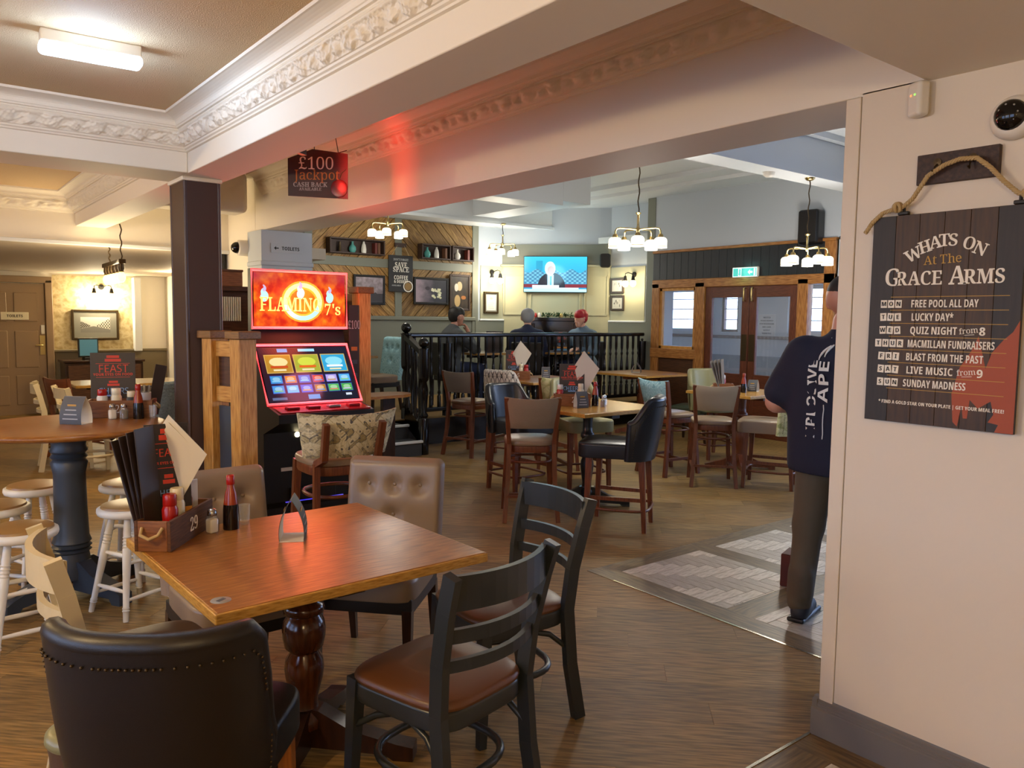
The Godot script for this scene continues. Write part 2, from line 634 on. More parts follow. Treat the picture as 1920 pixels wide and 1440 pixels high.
func build_floor() -> void:
	var fl := struct("floor", Shape.new().span(Vector3(-3.4, -0.12, -14.2), Vector3(11.2, -0.004, 2.8)), M.plank3)
	# vinyl planks laid on the diagonal
	var along := Vector3(1, 0, 1).normalized()
	var across := Vector3(1, 0, -1).normalized()
	var bas := Basis(along, Vector3.UP, along.cross(Vector3.UP))
	var pw := 0.17
	var pl := 1.22
	var spots := []
	for row in range(-8, 96):
		var shift := fposmod(row * 0.437, 1.0) * pl
		for col in range(-14, 12):
			var c := across * (row * pw) + along * (col * pl + shift)
			var d := c.x * 0.6186 - c.z * 0.7857
			var lat := c.x * 0.7857 + c.z * 0.6186
			if d < 1.2 or absf(lat) > d * 0.70 + 0.7 or c.z < -14.2 or c.x > 9.3 or c.x > 4.9 and c.z < -8.6:
				continue
			spots.append([d, c, (row * 7 + col * 13 + 400) % 5, (row * 5 + col * 3 + 400) % 4])
	spots.sort_custom(func(a, b): return a[0] < b[0])
	var meshes := []
	for k in 4:
		var off := Vector3(k * 3.7, 0, k * 1.9)
		meshes.append([Shape.new().box(off, Vector3(pl - 0.0012, 0.004, pw - 0.0012)).mesh(), off])
	var rest := [Shape.new(), Shape.new(), Shape.new(), Shape.new(), Shape.new()]
	for i in spots.size():
		var s: Array = spots[i]
		var c: Vector3 = s[1] + Vector3(0, -0.002, 0)
		if i < 300:
			var off: Vector3 = meshes[s[3]][1]
			part(fl, "plank", meshes[s[3]][0], M["plank%d" % s[2]], Transform3D(bas, c - bas * off))
		else:
			rest[s[2]].box(c, Vector3(pl - 0.0012, 0.004, pw - 0.0012), bas)
	var joined := ArrayMesh.new()
	for k in 5:
		var a := []
		a.resize(Mesh.ARRAY_MAX)
		a[Mesh.ARRAY_VERTEX] = rest[k].v
		a[Mesh.ARRAY_NORMAL] = rest[k].n
		joined.add_surface_from_arrays(Mesh.PRIMITIVE_TRIANGLES, a)
		joined.surface_set_material(k, M["plank%d" % k])
	var far := part(fl, "far_planks", joined, null)
	far.set_meta("kind", "stuff")
	inlay(fl, 3.31, -3.43, [[3.47, 4.225], [4.39, 5.12], [5.29, 6.02]], [[-3.29, -2.51], [-2.335, -1.56]], 6.2, -1.4)
	inlay(fl, 1.0, -1.52, [[1.05, 1.72], [1.86, 2.53]], [[-1.37, -0.62]], 2.665, -0.4)
	part(fl, "metal_strip", Shape.new().span(Vector3(3.305, 0, -3.2), Vector3(3.317, 0.004, -1.3)), M.metal_trim)
	part(fl, "metal_strip", Shape.new().span(Vector3(0.8, 0, -1.536), Vector3(2.665, 0.004, -1.524)), M.metal_trim)

# a field of pale herringbone squares framed by darker boards
func inlay(fl: Node, x0: float, z0: float, cols: Array, rows: Array, x1: float, z1: float) -> void:
	var edge_x := [x0]
	for c in cols:
		edge_x.append_array(c)
	edge_x.append(x1)
	for k in range(0, edge_x.size(), 2):
		part(fl, "border_board", Shape.new().span(Vector3(edge_x[k], -0.003, z0), Vector3(edge_x[k + 1], 0.0022, z1)), M.border_plank)
	var edge_z := [z0]
	for r in rows:
		edge_z.append_array(r)
	edge_z.append(z1)
	for c in cols:
		for k in range(0, edge_z.size(), 2):
			part(fl, "border_board", Shape.new().span(Vector3(c[0], -0.003, edge_z[k]), Vector3(c[1], 0.0022, edge_z[k + 1])), M.border_plank_x)
	var w := 0.0765
	for c in cols:
		for r in rows:
			var cells := []
			for b in range(-2, 13):
				for q in range(-3, 3):
					cells.append(Rect2(b + 8 * q, b, 4, 1))
				for q in range(-3, 3):
					cells.append(Rect2(b, b - 7 + 8 * q, 1, 4))
			for e in cells:
				var cut: Rect2 = Rect2(e.position * w, e.size * w).intersection(Rect2(0, 0, c[1] - c[0], r[1] - r[0]))
				if cut.size.x < 0.012 or cut.size.y < 0.012:
					continue
				var long_x: bool = e.size.x > 1.5
				var at := Vector3(c[0] + cut.get_center().x, 0.0, r[0] + cut.get_center().y)
				var size := Vector3(cut.size.x - 0.004, 0.006, cut.size.y - 0.004)
				var tone := absi(int(e.position.x * 5 + e.position.y * 3)) % 4
				if long_x:
					part(fl, "tile", Shape.new().box(Vector3.ZERO, size), M["tile%d" % tone], Transform3D(Basis(), at))
				else:
					var turned := Basis(Vector3.UP, PI / 2)
					part(fl, "tile", Shape.new().box(Vector3.ZERO, Vector3(size.z, size.y, size.x)), M["tile%d" % tone], Transform3D(turned, at))
			part(fl, "grout", Shape.new().span(Vector3(c[0], -0.003, r[0]), Vector3(c[1], 0.001, r[1])), M.pepper)

# cornice with an acanthus frieze, running along dir from a; out points into the room
func cornice(parent: Node, a: Vector3, dir: Vector3, length: float, out: Vector3, fine: bool) -> void:
	# profile: (distance out of the beam face, drop below the ceiling)
	var prof := [Vector2(0.0, 0.175), Vector2(0.012, 0.172), Vector2(0.014, 0.165), Vector2(0.022, 0.160), Vector2(0.024, 0.152), Vector2(0.03, 0.150)]
	var upper := [Vector2(0.062, 0.078), Vector2(0.066, 0.074), Vector2(0.066, 0.068), Vector2(0.076, 0.066), Vector2(0.078, 0.058)]
	for k in 7:
		var s := k / 6.0
		upper.append(Vector2(0.082 + 0.058 * s * s, 0.055 - 0.043 * sqrt(s)))
	upper.append_array([Vector2(0.15, 0.012), Vector2(0.152, 0.0)])
	var lay := func(q: Vector2, u: float) -> Vector3: return a + dir * u + out * q.x + Vector3.UP * -q.y
	for run in [prof, upper]:
		var s := Shape.new()
		for i in run.size() - 1:
			var p: Vector2 = run[i]
			var q: Vector2 = run[i + 1]
			var e := q - p
			s.quad(lay.call(p, -q.x * 0.0), lay.call(p, length), lay.call(q, length), lay.call(q, 0.0), out * absf(e.y) + Vector3.DOWN * absf(e.x) + out * 0.001)
		part(parent, "cornice_moulding", s, M.cream)
	var rows := []
	var nv := 16 if fine else 9
	var step := 0.009 if fine else 0.016
	var nu := int(length / step)
	for i in nv + 1:
		var v := float(i) / nv
		var line := []
		var base: Vector2 = Vector2(0.03, 0.150).lerp(Vector2(0.062, 0.078), v)
		for j in nu + 1:
			var u := length * j / nu
			line.append(lay.call(base + Vector2(0.85, 0.45) * frieze(u, v), u))
		rows.append(line)
	var sh := Shape.new()
	sh.sheet(rows)
	if sh.n[0].dot(out) < 0.0:
		sh = Shape.new()
		sh.sheet(rows, true)
	part(parent, "acanthus_frieze", sh, M.cream)

# relief of the frieze in metres: leaf sprays, shells and a beaded upper edge
func frieze(u: float, v: float) -> float:
	var p := 0.2
	var x := fposmod(u, p) / p
	var k := int(floor(u / p))
	var h := 0.0
	# hanging leaf with ribs
	var dx := (x - 0.28) / 0.22
	var body := 1.0 - dx * dx - pow((v - 0.52) / 0.5, 2.0)
	if body > 0.0:
		h += 0.017 * sqrt(body) * (0.55 + 0.45 * absf(cos(dx * 9.0 + (v - 0.3) * 6.0)))
	# shell
	var ex := (x - 0.78) / 0.13
	var shell := 1.0 - ex * ex - pow((v - 0.36) / 0.3, 2.0)
	if shell > 0.0:
		h += 0.016 * sqrt(shell) * (0.5 + 0.5 * absf(cos(atan2(ex, v - 0.1) * 7.0)))
	# tendrils
	h += 0.006 * pow(maxf(0.0, cos((v - 0.5 - 0.28 * sin(TAU * x + k * 1.7)) * 14.0)), 3.0) * (1.0 if v < 0.85 else 0.0)
	# overhanging beaded lip
	if v > 0.78:
		var w := (v - 0.78) / 0.22
		h += 0.013 * sin(PI * minf(w, 1.0)) * (0.45 + 0.55 * absf(sin(u / 0.021 * PI)))
	h += 0.002 * sin(u * 310.0 + v * 21.0) * sin(v * 40.0)
	return h if v > 0.02 and v < 0.98 else h * 0.3

func build_ceiling() -> void:
	var c := struct("ceiling", Shape.new().span(Vector3(-3.4, CEIL, -8.1), Vector3(1.45, CEIL + 0.12, 2.8)), M.stippled)
	part(c, "bay_ceiling", Shape.new().span(Vector3(1.44, BAY, -8.1), Vector3(2.7, BAY + 0.12, 2.8)), M.cream)
	var bm := func(lo: Vector3, hi: Vector3, m: Material) -> void: part(c, "beam", Shape.new().soft((lo + hi) * 0.5, hi - lo, 0.006), m)
	bm.call(Vector3(1.315, SOFFIT, -8.05), Vector3(1.57, BAY + 0.01, -1.2), M.cream)
	bm.call(Vector3(-3.4, SOFFIT, -4.98), Vector3(1.315, CEIL + 0.01, -4.60), M.cream)
	bm.call(Vector3(2.68, SOFFIT, -7.3), Vector3(3.05, 3.52, -1.235), M.cream)
	bm.call(Vector3(1.32, SOFFIT + 0.003, -1.235), Vector3(3.05, BAY + 0.01, 2.8), M.cream)
	bm.call(Vector3(-3.4, 2.18, -8.3), Vector3(2.7, BAY + 0.01, -8.05), M.cream)
	bm.call(Vector3(-3.4, 2.165, -8.06), Vector3(2.68, 2.2, -8.02), M.white_paint)
	# bulkhead with a rounded nose between the post and the pier
	part(c, "bulkhead", Shape.new().soft(Vector3(2.0, 2.65, -7.25), Vector3(1.1, 0.36, 0.3), 0.05, Basis(), 3), M.cream)
	part(c, "corridor_ceiling", Shape.new().span(Vector3(-3.4, 2.18, -14.2), Vector3(3.8, 2.3, -8.2)), M.soffit)
	# coffered ceiling of the far room
	part(c, "far_ceiling", Shape.new().span(Vector3(3.0, 3.5, -10.9), Vector3(9.7, 3.62, 2.8)), M.white_paint)
	bm.call(Vector3(3.05, 3.05, -4.86), Vector3(9.08, 3.51, -4.57), M.white_paint)
	part(c, "beam_moulding", Shape.new().span(Vector3(3.05, 3.05, -4.57), Vector3(9.08, 3.09, -4.555)), M.white_paint)
	part(c, "beam_moulding", Shape.new().span(Vector3(3.05, 3.44, -4.56), Vector3(9.08, 3.5, -4.48)), M.white_paint)
	bm.call(Vector3(3.05, 3.06, -8.3), Vector3(7.05, 3.51, -7.9), M.white_paint)
	bm.call(Vector3(7.05, 3.12, -10.0), Vector3(7.55, 3.51, -7.9), M.white_paint)
	bm.call(Vector3(3.05, 3.05, -10.75), Vector3(9.5, 3.51, -9.97), M.white_paint)
	part(c, "beam_moulding", Shape.new().span(Vector3(3.05, 3.03, -9.99), Vector3(9.4, 3.075, -9.94)), M.white_paint)
	bm.call(Vector3(8.55, 3.39, -9.97), Vector3(9.4, 3.51, -4.86), M.white_paint)
	bm.call(Vector3(8.2, 3.44, -9.97), Vector3(8.56, 3.51, -4.86), M.white_paint)
	cornice(c, Vector3(1.315, CEIL, -4.6), Vector3(0, 0, 1), 3.5, Vector3(-1, 0, 0), true)
	cornice(c, Vector3(-0.6, CEIL, -4.6), Vector3(1, 0, 0), 1.915, Vector3(0, 0, 1), true)
	cornice(c, Vector3(1.315, CEIL, -8.05), Vector3(0, 0, 1), 3.07, Vector3(-1, 0, 0), false)
	cornice(c, Vector3(0.3, CEIL, -8.05), Vector3(1, 0, 0), 1.015, Vector3(0, 0, 1), false)
	cornice(c, Vector3(2.68, BAY, -7.1), Vector3(0, 0, 1), 5.87, Vector3(-1, 0, 0), false)

func cased(called: String, rects: Array, m: Material) -> MeshInstance3D:
	var s := Shape.new()
	for r in rects:
		s.span(r[0], r[1])
	return struct(called, s, m)

func build_walls() -> void:
	# the partition with the notice board
	struct("wall_right", Shape.new().span(Vector3(2.68, 0, -1.452), Vector3(2.86, SOFFIT + 0.01, 2.7)), M.cream_wall)
	struct("trim_1", Shape.new().soft(Vector3(2.7645, SOFFIT / 2, -1.4825), Vector3(0.175, SOFFIT, 0.055), 0.004), M.cream_wall)
	var prof := PackedVector2Array([Vector2(0.02, 0), Vector2(-0.02, 0), Vector2(-0.02, 0.104), Vector2(-0.016, 0.107), Vector2(-0.016, 0.113), Vector2(-0.012, 0.115), Vector2(-0.012, 0.123), Vector2(-0.007, 0.126), Vector2(-0.007, 0.136), Vector2(-0.002, 0.139), Vector2(0.0, 0.146), Vector2(0.02, 0.146)])
	var skirt := Shape.new().prism(prof, 4.2, Vector3(2.68, 0, -1.53))
	skirt.span(Vector3(2.665, 0, -1.529), Vector3(2.86, 0.14, -1.51))
	struct("baseboard_right", skirt, M.skirting_grey)
	# post where the two near beams cross
	var post := struct("trim_2", Shape.new().soft(Vector3(1.42, SOFFIT / 2, -4.84), Vector3(0.2, SOFFIT, 0.28), 0.008), M.post_brown)
	for e in [[1.326, -4.706], [1.514, -4.706], [1.326, -4.974]]:
		part(post, "corner_bead", Shape.new().tube([Vector3(e[0], 0.02, e[1]), Vector3(e[0], SOFFIT - 0.005, e[1])], 0.011, 8), M.post_brown)
	part(post, "post_cap", Shape.new().soft(Vector3(1.42, SOFFIT - 0.012, -4.84), Vector3(0.225, 0.024, 0.305), 0.006), M.cream)
	# outer shell beside and behind the camera, with tall unseen windows on the left
	cased("wall_left", [[Vector3(-3.6, 0, -14.2), Vector3(-3.4, 3.6, -6.4)], [Vector3(-3.6, 0, -6.4), Vector3(-3.4, 0.8, 2.8)], [Vector3(-3.6, 2.3, -6.4), Vector3(-3.4, 3.6, 2.8)], [Vector3(-3.6, 0.8, -4.4), Vector3(-3.4, 2.3, -3.8)], [Vector3(-3.6, 0.8, -1.8), Vector3(-3.4, 2.3, -1.2)], [Vector3(-3.6, 0.8, 0.8), Vector3(-3.4, 2.3, 2.8)]], M.cream)
	for k in 3:  # out of view, placed to send cool daylight onto beam faces and partition
		var z := -6.4 + k * 2.6
		var w := struct("window_%d" % (k + 1), Shape.new().span(Vector3(-3.5, 0.8, z), Vector3(-3.494, 2.3, z + 2.0)), M.clear_glass)
		var fr := Shape.new()
		for q in 4:
			fr.box(Vector3(-3.5, 1.55, z + q * 2.0 / 3.0), Vector3(0.06, 1.5, 0.05))
		for y in [0.82, 1.75, 2.28]:
			fr.box(Vector3(-3.5, y, z + 1.0), Vector3(0.06, 0.05, 2.0))
		part(w, "window_frame", fr, M.white_paint)
	struct("wall_rear", Shape.new().span(Vector3(-3.6, 0, 2.7), Vector3(9.4, 3.6, 2.9)), M.cream)
	# pier that carries the long beam, and the wall running back from it
	struct("wall_pier", Shape.new().span(Vector3(2.66, 0, -7.45), Vector3(3.15, SOFFIT, -7.1)), M.far_wall)
	struct("trim_3", Shape.new().soft(Vector3(2.905, 2.035, -7.27), Vector3(0.515, 0.045, 0.37), 0.012), M.far_wall)
	cased("wall_inner", [[Vector3(2.68, 0, -9.0), Vector3(2.9, BAY + 0.1, -7.3)], [Vector3(2.68, 0, -9.0), Vector3(3.8, CEIL, -8.86)], [Vector3(2.9, 2.3, -10.9), Vector3(3.05, 3.6, -7.3)], [Vector3(3.0, 0, -10.9), Vector3(3.15, 3.6, -8.9)]], M.cream)
	struct("wall_corridor", Shape.new().span(Vector3(3.6, 0, -14.2), Vector3(3.8, 2.3, -8.9)), M.cream)
	# end wall of the corridor: panelled dado, paper above, door on the left
	var back := cased("wall_back", [[Vector3(-3.4, 0, -14.25), Vector3(3.8, 2.3, -14.05)]], M.cream)
	part(back, "wallpaper", Shape.new().span(Vector3(1.95, 0.97, -14.05), Vector3(3.1, 2.15, -14.04)), M.wallpaper)
	part(back, "dado_panel", Shape.new().span(Vector3(1.95, 0, -14.05), Vector3(3.8, 0.95, -14.02)), M.dado_olive)
	part(back, "dado_rail", Shape.new().soft(Vector3(2.85, 0.965, -14.02), Vector3(1.9, 0.04, 0.06), 0.01), M.dado_olive)
	part(back, "pilaster", Shape.new().soft(Vector3(3.14, 1.55, -13.98), Vector3(0.11, 1.2, 0.16), 0.01), M.white_paint)
	# far room: door wall above and below the timber screen
	var dw := cased("wall_front", [[Vector3(9.06, 2.56, -8.2), Vector3(9.2, 3.6, -4.3)], [Vector3(9.06, 0, -5.12), Vector3(9.2, 2.6, -4.3)], [Vector3(9.06, 0, -4.3), Vector3(9.2, 0.7, 2.8)], [Vector3(9.06, 2.5, -4.3), Vector3(9.2, 3.6, 2.8)], [Vector3(9.06, 0.7, 0.6), Vector3(9.2, 2.5, 2.8)], [Vector3(9.06, 0.7, -2.0), Vector3(9.2, 2.5, -1.7)], [Vector3(9.06, 0, -8.2), Vector3(9.5, 3.6, -8.05)]], M.far_wall)
	part(dw, "pilaster", Shape.new().span(Vector3(9.05, 0.0, -8.21), Vector3(9.2, 3.39, -8.06)), M.grey_green)
	for k in 2:  # unseen windows behind the partition, placed for bluish daylight on the far floor
		var z := -4.3 + k * 2.6
		var w := struct("window_%d" % (k + 4), Shape.new().span(Vector3(9.12, 0.7, z), Vector3(9.126, 2.5, z + 2.3)), M.clear_glass)
		var fr := Shape.new()
		for q in 4:
			fr.box(Vector3(9.12, 1.6, z + q * 2.3 / 3.0), Vector3(0.07, 1.8, 0.06))
		for y in [0.72, 1.9, 2.48]:
			fr.box(Vector3(9.12, y, z + 1.15), Vector3(0.07, 0.06, 2.3))
		part(w, "window_frame", fr, M.door_oak)
	# corner beyond the railing
	struct("wall_side", Shape.new().span(Vector3(9.35, 0, -9.28), Vector3(9.5, 3.6, -8.1)), M.far_wall)
	var side := struct("wall_panel", Shape.new().span(Vector3(9.335, 1.53, -9.25), Vector3(9.352, 2.41, -8.5)), M.sage)
	side.set_meta("kind", "structure")
	part(side, "dado_rail", Shape.new().soft(Vector3(9.33, 1.53, -8.87), Vector3(0.05, 0.03, 0.8), 0.008), M.white_paint)
	part(side, "dado_panel", Shape.new().span(Vector3(9.32, PLATFORM, -9.28), Vector3(9.352, 1.515, -8.2)), M.grey_green)
	# canted chimney breast with panelling
	var cb := Basis(Vector3(1, 0, 1).normalized(), Vector3.UP, Vector3(-1, 0, 1).normalized())
	var cx := Transform3D(cb, Vector3(8.707, 0, -9.918))
	var cant := struct("wall_chimney", Shape.new().box(Vector3(0, 1.75, -0.12), Vector3(1.86, 3.5, 0.24)), M.far_wall, cx)
	part(cant, "panelling", Shape.new().span(Vector3(-0.91, PLATFORM, 0), Vector3(0.91, 2.43, 0.02)), M.sage)
	part(cant, "frieze_board", Shape.new().span(Vector3(-0.91, 2.43, 0), Vector3(0.91, 2.79, 0.03)), M.grey_green)
	for p in [[-0.87, -0.48], [-0.42, 0.42], [0.48, 0.87]]:
		var fr := Shape.new()
		for e in [[Vector3(p[0], 1.62, 0.02), Vector3(p[1], 1.64, 0.035)], [Vector3(p[0], 2.27, 0.02), Vector3(p[1], 2.29, 0.035)], [Vector3(p[0], 1.62, 0.02), Vector3(p[0] + 0.02, 2.29, 0.035)], [Vector3(p[1] - 0.02, 1.62, 0.02), Vector3(p[1], 2.29, 0.035)]]:
			fr.span(e[0], e[1])
		part(cant, "panel_moulding", fr, M.sage)
	part(cant, "cornice_shelf", Shape.new().soft(Vector3(0, 2.44, 0.03), Vector3(1.84, 0.035, 0.08), 0.01), M.sage)
	# the wall to the left of the chimney
	struct("wall_far", Shape.new().span(Vector3(7.55, 0, -10.75), Vector3(8.15, 3.5, -10.53)), M.far_wall)
	var sp := struct("wall_far_panel", Shape.new().span(Vector3(7.6, 1.55, -10.53), Vector3(8.05, 2.42, -10.515)), M.sage)
	part(sp, "dado_rail", Shape.new().soft(Vector3(7.83, 1.53, -10.52), Vector3(0.5, 0.03, 0.05), 0.008), M.white_paint)
	part(sp, "dado_panel", Shape.new().span(Vector3(7.5, PLATFORM, -10.53), Vector3(8.1, 1.515, -10.51)), M.grey_green)
	build_chevron_wall()
	build_vestibule()

func build_chevron_wall() -> void:
	var w := struct("wall_timber", Shape.new().span(Vector3(2.9, 0, -10.75), Vector3(7.56, 3.5, WOODZ - 0.02)), M.grey_green)
	part(w, "dado_panel", Shape.new().span(Vector3(3.0, PLATFORM, WOODZ - 0.02), Vector3(7.5, 1.53, WOODZ + 0.01)), M.grey_green)
	part(w, "dado_rail", Shape.new().soft(Vector3(5.25, 1.54, WOODZ + 0.01), Vector3(4.5, 0.06, 0.06), 0.012), M.grey_green)
	part(w, "cross_rail", Shape.new().soft(Vector3(5.25, 2.36, WOODZ + 0.005), Vector3(4.5, 0.13, 0.03), 0.006), M.grey_green)
	part(w, "upright", Shape.new().soft(Vector3(6.065, 2.31, WOODZ + 0.006), Vector3(0.12, 1.5, 0.03), 0.006), M.grey_green)
	part(w, "upright", Shape.new().soft(Vector3(7.5, 1.75, WOODZ + 0.006), Vector3(0.12, 3.45, 0.04), 0.006), M.grey_green)
	part(w, "upright", Shape.new().soft(Vector3(4.62, 2.31, WOODZ + 0.006), Vector3(0.12, 1.5, 0.03), 0.006), M.grey_green)
	# four fields of diagonal boards
	var k := 0
	for f in [[4.68, 6.005, 2.425, 3.04, 1.0], [6.125, 7.44, 2.425, 3.04, -1.0], [4.68, 6.005, 1.575, 2.295, -1.0], [6.125, 7.44, 1.575, 2.295, 1.0]]:
		var rect := PackedVector2Array([Vector2(f[0], f[2]), Vector2(f[1], f[2]), Vector2(f[1], f[3]), Vector2(f[0], f[3])])
		var dir := Vector2(1, f[4]).normalized()
		var nor := Vector2(-dir.y, dir.x)
		var mid := Vector2((f[0] + f[1]) * 0.5, (f[2] + f[3]) * 0.5)
		var bw := 0.098
		for i in range(-9, 10):
			var c := mid + nor * (i * bw)
			var h := nor * (bw * 0.5 - 0.003)
			var strip := PackedVector2Array([c - dir * 2.0 - h, c + dir * 2.0 - h, c + dir * 2.0 + h, c - dir * 2.0 + h])
			for cut in Geometry2D.intersect_polygons(rect, strip):
				var turn := atan2(dir.y, dir.x)
				var lo := Transform3D(Basis(Vector3(0, 0, 1), turn), Vector3(c.x, c.y, WOODZ - 0.02))
				var inv := lo.affine_inverse()
				var poly := PackedVector2Array()
				for q in cut:
					var p: Vector3 = inv * Vector3(q.x, q.y, WOODZ - 0.02)
					poly.append(Vector2(p.x, p.y))
				k += 1
				part(w, "board", Shape.new().prism(poly, 0.02 + 0.006 * (k % 3)), M["chevron%d" % ((k * 7 + i * i) % 4)], lo)

func build_vestibule() -> void:
	# porch behind the glazed screen: outer wall with windows to the street
	var ow := cased("wall_porch", [[Vector3(10.9, 0, -9.8), Vector3(11.05, 1.38, -4.6)], [Vector3(10.9, 2.1, -9.8), Vector3(11.05, 2.9, -4.6)], [Vector3(10.9, 1.38, -9.8), Vector3(11.05, 2.1, -9.5)], [Vector3(10.9, 1.38, -8.72), Vector3(11.05, 2.1, -8.2)], [Vector3(10.9, 1.38, -7.86), Vector3(11.05, 2.1, -6.95)], [Vector3(10.9, 1.38, -6.35), Vector3(11.05, 2.1, -5.75)], [Vector3(10.9, 1.38, -5.0), Vector3(11.05, 2.1, -4.6)]], M.vestibule_white)
	part(ow, "dado_panel", Shape.new().span(Vector3(10.88, 0, -9.7), Vector3(10.9, 1.0, -4.7)), M.vestibule_grey)
	part(ow, "dado_rail", Shape.new().soft(Vector3(10.87, 1.3, -8.0), Vector3(0.05, 0.05, 3.4), 0.01), M.door_mahogany)
	cased("wall_porch_end", [[Vector3(9.2, 2.3, -4.75), Vector3(11.05, 2.9, -4.6)], [Vector3(9.2, 0, -4.75), Vector3(9.4, 2.9, -4.6)], [Vector3(10.85, 0, -4.75), Vector3(11.05, 2.9, -4.6)], [Vector3(9.5, 0, -9.8), Vector3(11.05, 2.9, -9.65)]], M.vestibule_white)
	struct("ceiling_porch", Shape.new().span(Vector3(9.2, 2.8, -9.8), Vector3(11.05, 2.9, -4.6)), M.vestibule_white)
	var street := struct("door_4", Shape.new().span(Vector3(9.4, 0.1, -4.68), Vector3(10.85, 2.3, -4.675)), M.clear_glass)  # unseen glazed street door, placed to let more daylight into the porch
	for x in [9.43, 10.12, 10.82]:
		part(street, "stile", Shape.new().soft(Vector3(x, 1.15, -4.68), Vector3(0.08, 2.3, 0.05), 0.004), M.door_oak)
	part(street, "bottom_rail", Shape.new().soft(Vector3(10.12, 0.12, -4.68), Vector3(1.45, 0.24, 0.05), 0.004), M.door_oak)
	var n := 6
	for r in [[-9.5, -8.72], [-8.2, -7.86], [-6.95, -6.35], [-5.75, -5.0]]:
		var w := struct("window_%d" % n, Shape.new().span(Vector3(10.97, 1.38, r[0]), Vector3(10.975, 2.1, r[1])), M.clear_glass)
		n += 1
		var fr := Shape.new()
		for z in [r[0] + 0.02, r[1] - 0.02]:
			fr.box(Vector3(10.96, 1.74, z), Vector3(0.06, 0.72, 0.045))
		for y in [1.4, 2.08]:
			fr.box(Vector3(10.96, y, (r[0] + r[1]) * 0.5), Vector3(0.06, 0.045, r[1] - r[0]))
		part(w, "window_frame", fr, M.door_mahogany if n % 2 == 0 else M.white_paint)
		for y in [1.58, 1.76, 1.93]:
			part(w, "glazing_bar", Shape.new().box(Vector3(10.96, y, (r[0] + r[1]) * 0.5), Vector3(0.02, 0.014, r[1] - r[0])), M.grey_plastic)
	var nb := thing("notice", "white printed notice hung on the porch wall seen through the right-hand door", "notice", Vector3(10.885, 1.49, -7.3))
	part(nb, "board", Shape.new().soft(Vector3.ZERO, Vector3(0.015, 0.36, 0.3), 0.003), M.paper_white)
	var words := ["NOTICE", "PLEASE RESPECT", "OUR NEIGHBOURS", "AND LEAVE", "QUIETLY", "THANK YOU"]
	for i in words.size():
		lettering(nb, words[i], 0.03 if i else 0.036, M.ink_black, Transform3D(upright(Vector3(-1, 0, 0)), Vector3(-0.0095, 0.13 - i * 0.05, 0)), "Droid Sans", true)

